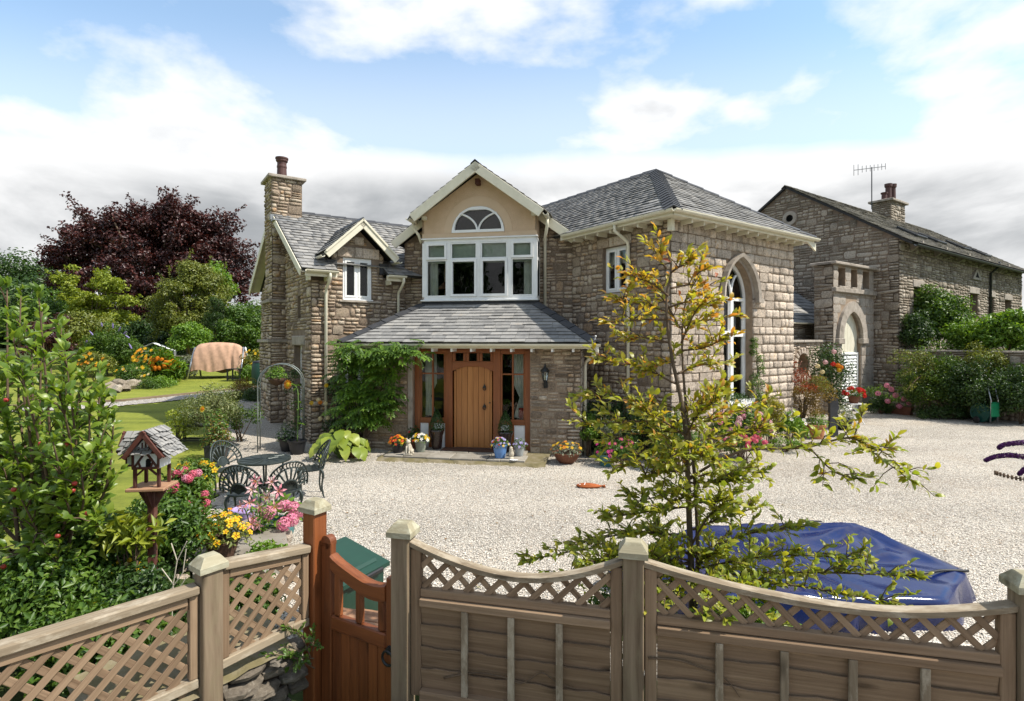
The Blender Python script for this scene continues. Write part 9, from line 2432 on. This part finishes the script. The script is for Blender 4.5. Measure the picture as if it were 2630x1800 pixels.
def apple_tree():
    D = 3.75; base = Vector((-3.35, 3.9, 0.3)); t = thing('apple_tree', 'apple tree with glossy leaves and small red apples at the left edge', 'tree', base)
    r = random.Random(31); Ls = LeafSet(t); br = MB()
    q = smooth_path([base, base + Vector((0.02, 0, 0.35)), base + Vector((-0.05, 0, 0.7))], 4); MB().tube(q, 0.04, 8).part('trunk', M_['bark'], t, smooth=True)
    f0 = q[-1]
    tips = [(20, 735, 0.1), (60, 745, 0.4), (110, 755, -0.1), (120, 800, 0.3), (175, 838, 0.0), (35, 850, -0.3), (90, 880, 0.2), (185, 900, -0.2), (140, 940, 0.35), (230, 985, 0.1), (60, 960, -0.4), (10, 980, 0.2), (285, 950, 0.0), (255, 1030, -0.2), (170, 1010, -0.4), (110, 1060, 0.4), (300, 1020, 0.2), (325, 1075, 0.0), (20, 1090, -0.2), (210, 1100, 0.3), (150, 1130, -0.35), (280, 1150, -0.1), (70, 1160, 0.3), (300, 1210, 0.1), (230, 1200, -0.3), (10, 1200, 0.0), (120, 1220, 0.2), (180, 1270, -0.3), (60, 1280, -0.2), (250, 1280, 0.1), (20, 1350, 0.3), (130, 1350, 0.0), (200, 1370, 0.3), (80, 1420, -0.2), (270, 1330, -0.25), (15, 1460, 0.0), (160, 1450, -0.1), (-60, 900, 0.1), (-70, 1100, 0.2), (-60, 1300, 0.0), (-40, 780, 0.3)]
    for u, v, dd in tips:
        b = at(u * 0.9, v, D + dd); s_ = f0 + Vector((r.uniform(-0.1, 0.1), r.uniform(-0.1, 0.1), r.uniform(-0.1, 0.3)))
        mid = Vector((s_.x + (b.x - s_.x) * 0.75, (s_.y + b.y) / 2, s_.z + (b.z - s_.z) * 0.4)); L_ = (b - s_).length
        grow(br, Ls, [s_, mid, b], 0.014, 0.004, 0.30, int(22 + L_ * 22), 0.082, lambda p: 'apple', 7, 0.17, nrm=(0.4, -0.35, 0.95), rnd=r)
    br.part('branches', M_['twig'], t, smooth=True)
    Ls.flush(300)
    mat_plain('apple_skin', (0.30, 0.025, 0.016), 0.45, 0.5, var=0.4)
    prof = [(0, 0.012), (0.012, 0.004), (0.026, 0.012), (0.032, 0.032), (0.028, 0.05), (0.016, 0.058), (0.006, 0.053), (0, 0.05)]
    am = MB().lathe(prof, 14).mesh('apple', M_['apple_skin'], True)
    for u, v in ((108, 1146), (176, 1148), (203, 1247), (196, 1266), (153, 1383), (234, 1325), (35, 1264), (18, 1033), (75, 1023), (12, 1460)):
        ob('apple', am, t, T(*at(u * 0.95, v, D - 0.26)) @ RX(r.uniform(-0.5, 0.5)) @ S(0.5, 0.5, 0.5))
apple_tree()

# thicket behind the left trellis
def fg_bush(name, label, u, v, Y, ru, rv, mat, blooms=(), cat='shrub', ry=0.6, **k):
    c = ctr(u, v, Y); rx, rz = ru / FPX * Y, rv / FPX * Y; X = (u - CU) / FPX * Y
    t = bush(name, label, cat, gp(X, Y), c, (rx, rx * ry, rz), mat, **k)
    for kind, m1, m2, cnt, size in blooms:
        for _ in range(cnt):
            a = RND.uniform(0, 6.28); e = RND.uniform(-0.3, 1); w_ = math.sqrt(max(0, 1 - e * e))
            bloom(t, Vector(c) + Vector((rx * math.cos(a) * w_, -abs(rx * ry * math.sin(a) * w_), rz * e)) * 1.3, (RND.uniform(-0.4, 0.4), -1, 0.6), size, kind, m1, m2)
    return t
fg_bush('rose_bush', 'bushy rose with pink and red blooms beside the bird house', 475, 1285, 5.9, 56, 62, 'mid', m=40, n=80, L=0.05, clump=0.14, blooms=[('ball', 'p_rose', 'p_rose', 16, 0.045), ('ball', 'p_pink', 'p_pink', 9, 0.045)])
fg_bush('yellow_pansies', 'yellow pansies growing above the pink roses', 505, 1210, 6.5, 38, 24, 'mid', m=16, n=80, L=0.045, clump=0.11, blooms=[('pansy', 'p_yellow', 'p_orange', 16, 0.04)], cat='plant')
fg_bush('leafy_shrub', 'leafy shrub low behind the bird house post', 420, 1365, 5.2, 84, 70, 'mid', m=50, n=120, L=0.055, clump=0.2)
fg_bush('pale_leaf_plant', 'plant with pale yellow-green pointed leaves at the bird house post', 335, 1372, 4.1, 60, 24, 'lime', m=14, n=16, L=0.11, clump=0.10, aspect=0.3)
fg_bush('leafy_shrub', 'dense green shrub between apple tree and trellis', 240, 1440, 4.3, 120, 90, 'mid', m=50, n=150, L=0.055, clump=0.2)
fg_bush('leafy_shrub', 'dark green growth behind the trellis in the bottom left', 330, 1560, 3.9, 130, 70, 'dark', m=46, n=150, L=0.05, clump=0.17)
fg_bush('leafy_shrub', 'green growth behind the trellis at the left edge', 60, 1540, 3.6, 130, 90, 'mid', m=46, n=150, L=0.05, clump=0.18)
fg_bush('leafy_shrub', 'dense low growth seen through the large trellis', 250, 1660, 3.3, 160, 80, 'mid', m=46, n=140, L=0.045, clump=0.16)
fg_bush('tansy', 'feathery plant with flat heads of tiny yellow buds', 330, 1500, 4.15, 50, 50, 'bright', m=20, n=80, L=0.035, clump=0.10, aspect=0.25, blooms=[('ball', 'p_yellow', 'p_yellow', 26, 0.017), ('ball', 'p_cream', 'p_yellow', 16, 0.014)], cat='plant')
fg_bush('tansy', 'second clump of tiny yellow buds low by the trellis rail', 215, 1560, 3.75, 42, 36, 'bright', m=16, n=80, L=0.035, clump=0.09, aspect=0.25, blooms=[('ball', 'p_yellow', 'p_yellow', 18, 0.016)], cat='plant')
fg_bush('leafy_shrub', 'green leaves behind the small trellis panel', 640, 1560, 4.6, 70, 70, 'mid', m=26, n=80, L=0.05, clump=0.16)
fg_bush('leafy_shrub', 'low herbs at the right of the concrete slab', 690, 1430, 5.6, 40, 36, 'bright', m=16, n=90, L=0.05, clump=0.12, cat='plant')
fg_bush('leafy_shrub', 'dark leaves below the roses next to the wicker basket', 430, 1400, 5.3, 60, 60, 'dark', m=30, n=120, L=0.05, clump=0.17)
# growth on the yard side of the right fence
fg_bush('leafy_shrub', 'low leafy plants behind the first scalloped fence under the young tree', 1620, 1580, 3.55, 90, 60, 'mid', m=30, n=60, L=0.05, clump=0.13)
fg_bush('leafy_shrub', 'low leafy plants behind the wide scalloped fence', 1900, 1640, 3.3, 150, 60, 'bright', m=34, n=50, L=0.05, clump=0.13)
# dead stems by the gatepost
ds = thing('dead_stems', 'bare straw-coloured flower stems beside the short fence post', 'plant', (at(440, 1640, 3.7).x, 3.7, 0.2)); mb = MB()
for pts in ([(440, 1640), (445, 1500), (455, 1440), (480, 1390)], [(455, 1440), (440, 1395)], [(440, 1640), (420, 1540), (470, 1470), (478, 1410)], [(430, 1560), (480, 1480)], [(445, 1500), (415, 1460)]): mb.tube([at(u, v, 3.7) for u, v in pts], 0.0035, 5)
mb.part('stems', M_['statue'], ds)
# vine on the gate side
vn = thing('trailing_vine', 'small trailing vine in front of the hinge post', 'climber', (P2.x, P2.y - 0.15, 0.3)); Ls = LeafSet(vn, variants=LV); mb = MB(); r = random.Random(2)
for k in range(9):
    a = at(800 + r.uniform(-20, 10), 1680 + r.uniform(-30, 40), 3.28); b = a + Vector((r.uniform(-0.28, 0.2), r.uniform(-0.12, 0.02), r.uniform(-0.12, 0.2))); grow(mb, Ls, [a, a.lerp(b, 0.5) + Vector((0, 0, 0.03)), b], 0.004, 0.002, 0.2, 12, 0.035, 'mid', 2, 0.06, rnd=r)
mb.part('stem', M_['twig'], vn); Ls.flush(300)
# buddleia flower spikes reaching in from the right
bs_ = thing('buddleia_branch', 'arching dark purple buddleia spikes at the right edge', 'plant', (3.3, 3.2, 0)); r = random.Random(6)
rootp = Vector((3.55, 3.25, 1.2))
mb = MB(); mb.tube(smooth_path([(3.5, 3.25, 0), (3.52, 3.25, 0.7), rootp], 4), 0.018, 7)
for pts, rad_, flower in (([(2760, 1195), (2690, 1145), (2630, 1137), (2580, 1142), (2566, 1150)], 0.014, 1), ([(2760, 1250), (2680, 1190), (2610, 1170), (2560, 1172), (2532, 1182)], 0.014, 1), ([(2760, 1280), (2680, 1190), (2640, 1200), (2618, 1217)], 0.014, 1), ([(2760, 1240), (2680, 1235), (2610, 1228), (2556, 1214)], 0.006, 0)):
    q = smooth_path([at(u, v, 3.2) for u, v in pts], 6); mb.tube([rootp, q[0]], 0.008, 6); mb.tube(q, 0.004, 5)
    if flower:
        P_ = []; N_ = []
        for i in range(6, len(q)):
            tt = (i - 6) / max(1, len(q) - 7)
            for k in range(60):
                u_ = Vector((r.gauss(0, 1), r.gauss(0, 1), r.gauss(0, 1))).normalized(); P_.append(tuple(q[i] + u_ * rad_ * (1.05 - 0.6 * tt) + (q[min(i + 1, len(q) - 1)] - q[i]) * r.random())); N_.append(tuple(u_))
        foliage('flower_spike', bs_, P_, N_, 0.011, 'p_purple', 0.8)
    else:
        for i in range(4, len(q)): mb.tube([q[i] - Vector((0, 0, 0.012)), q[i] + Vector((0, 0, 0.012))], 0.006, 5)
mb.part('stem', M_['twig'], bs_, smooth=True)
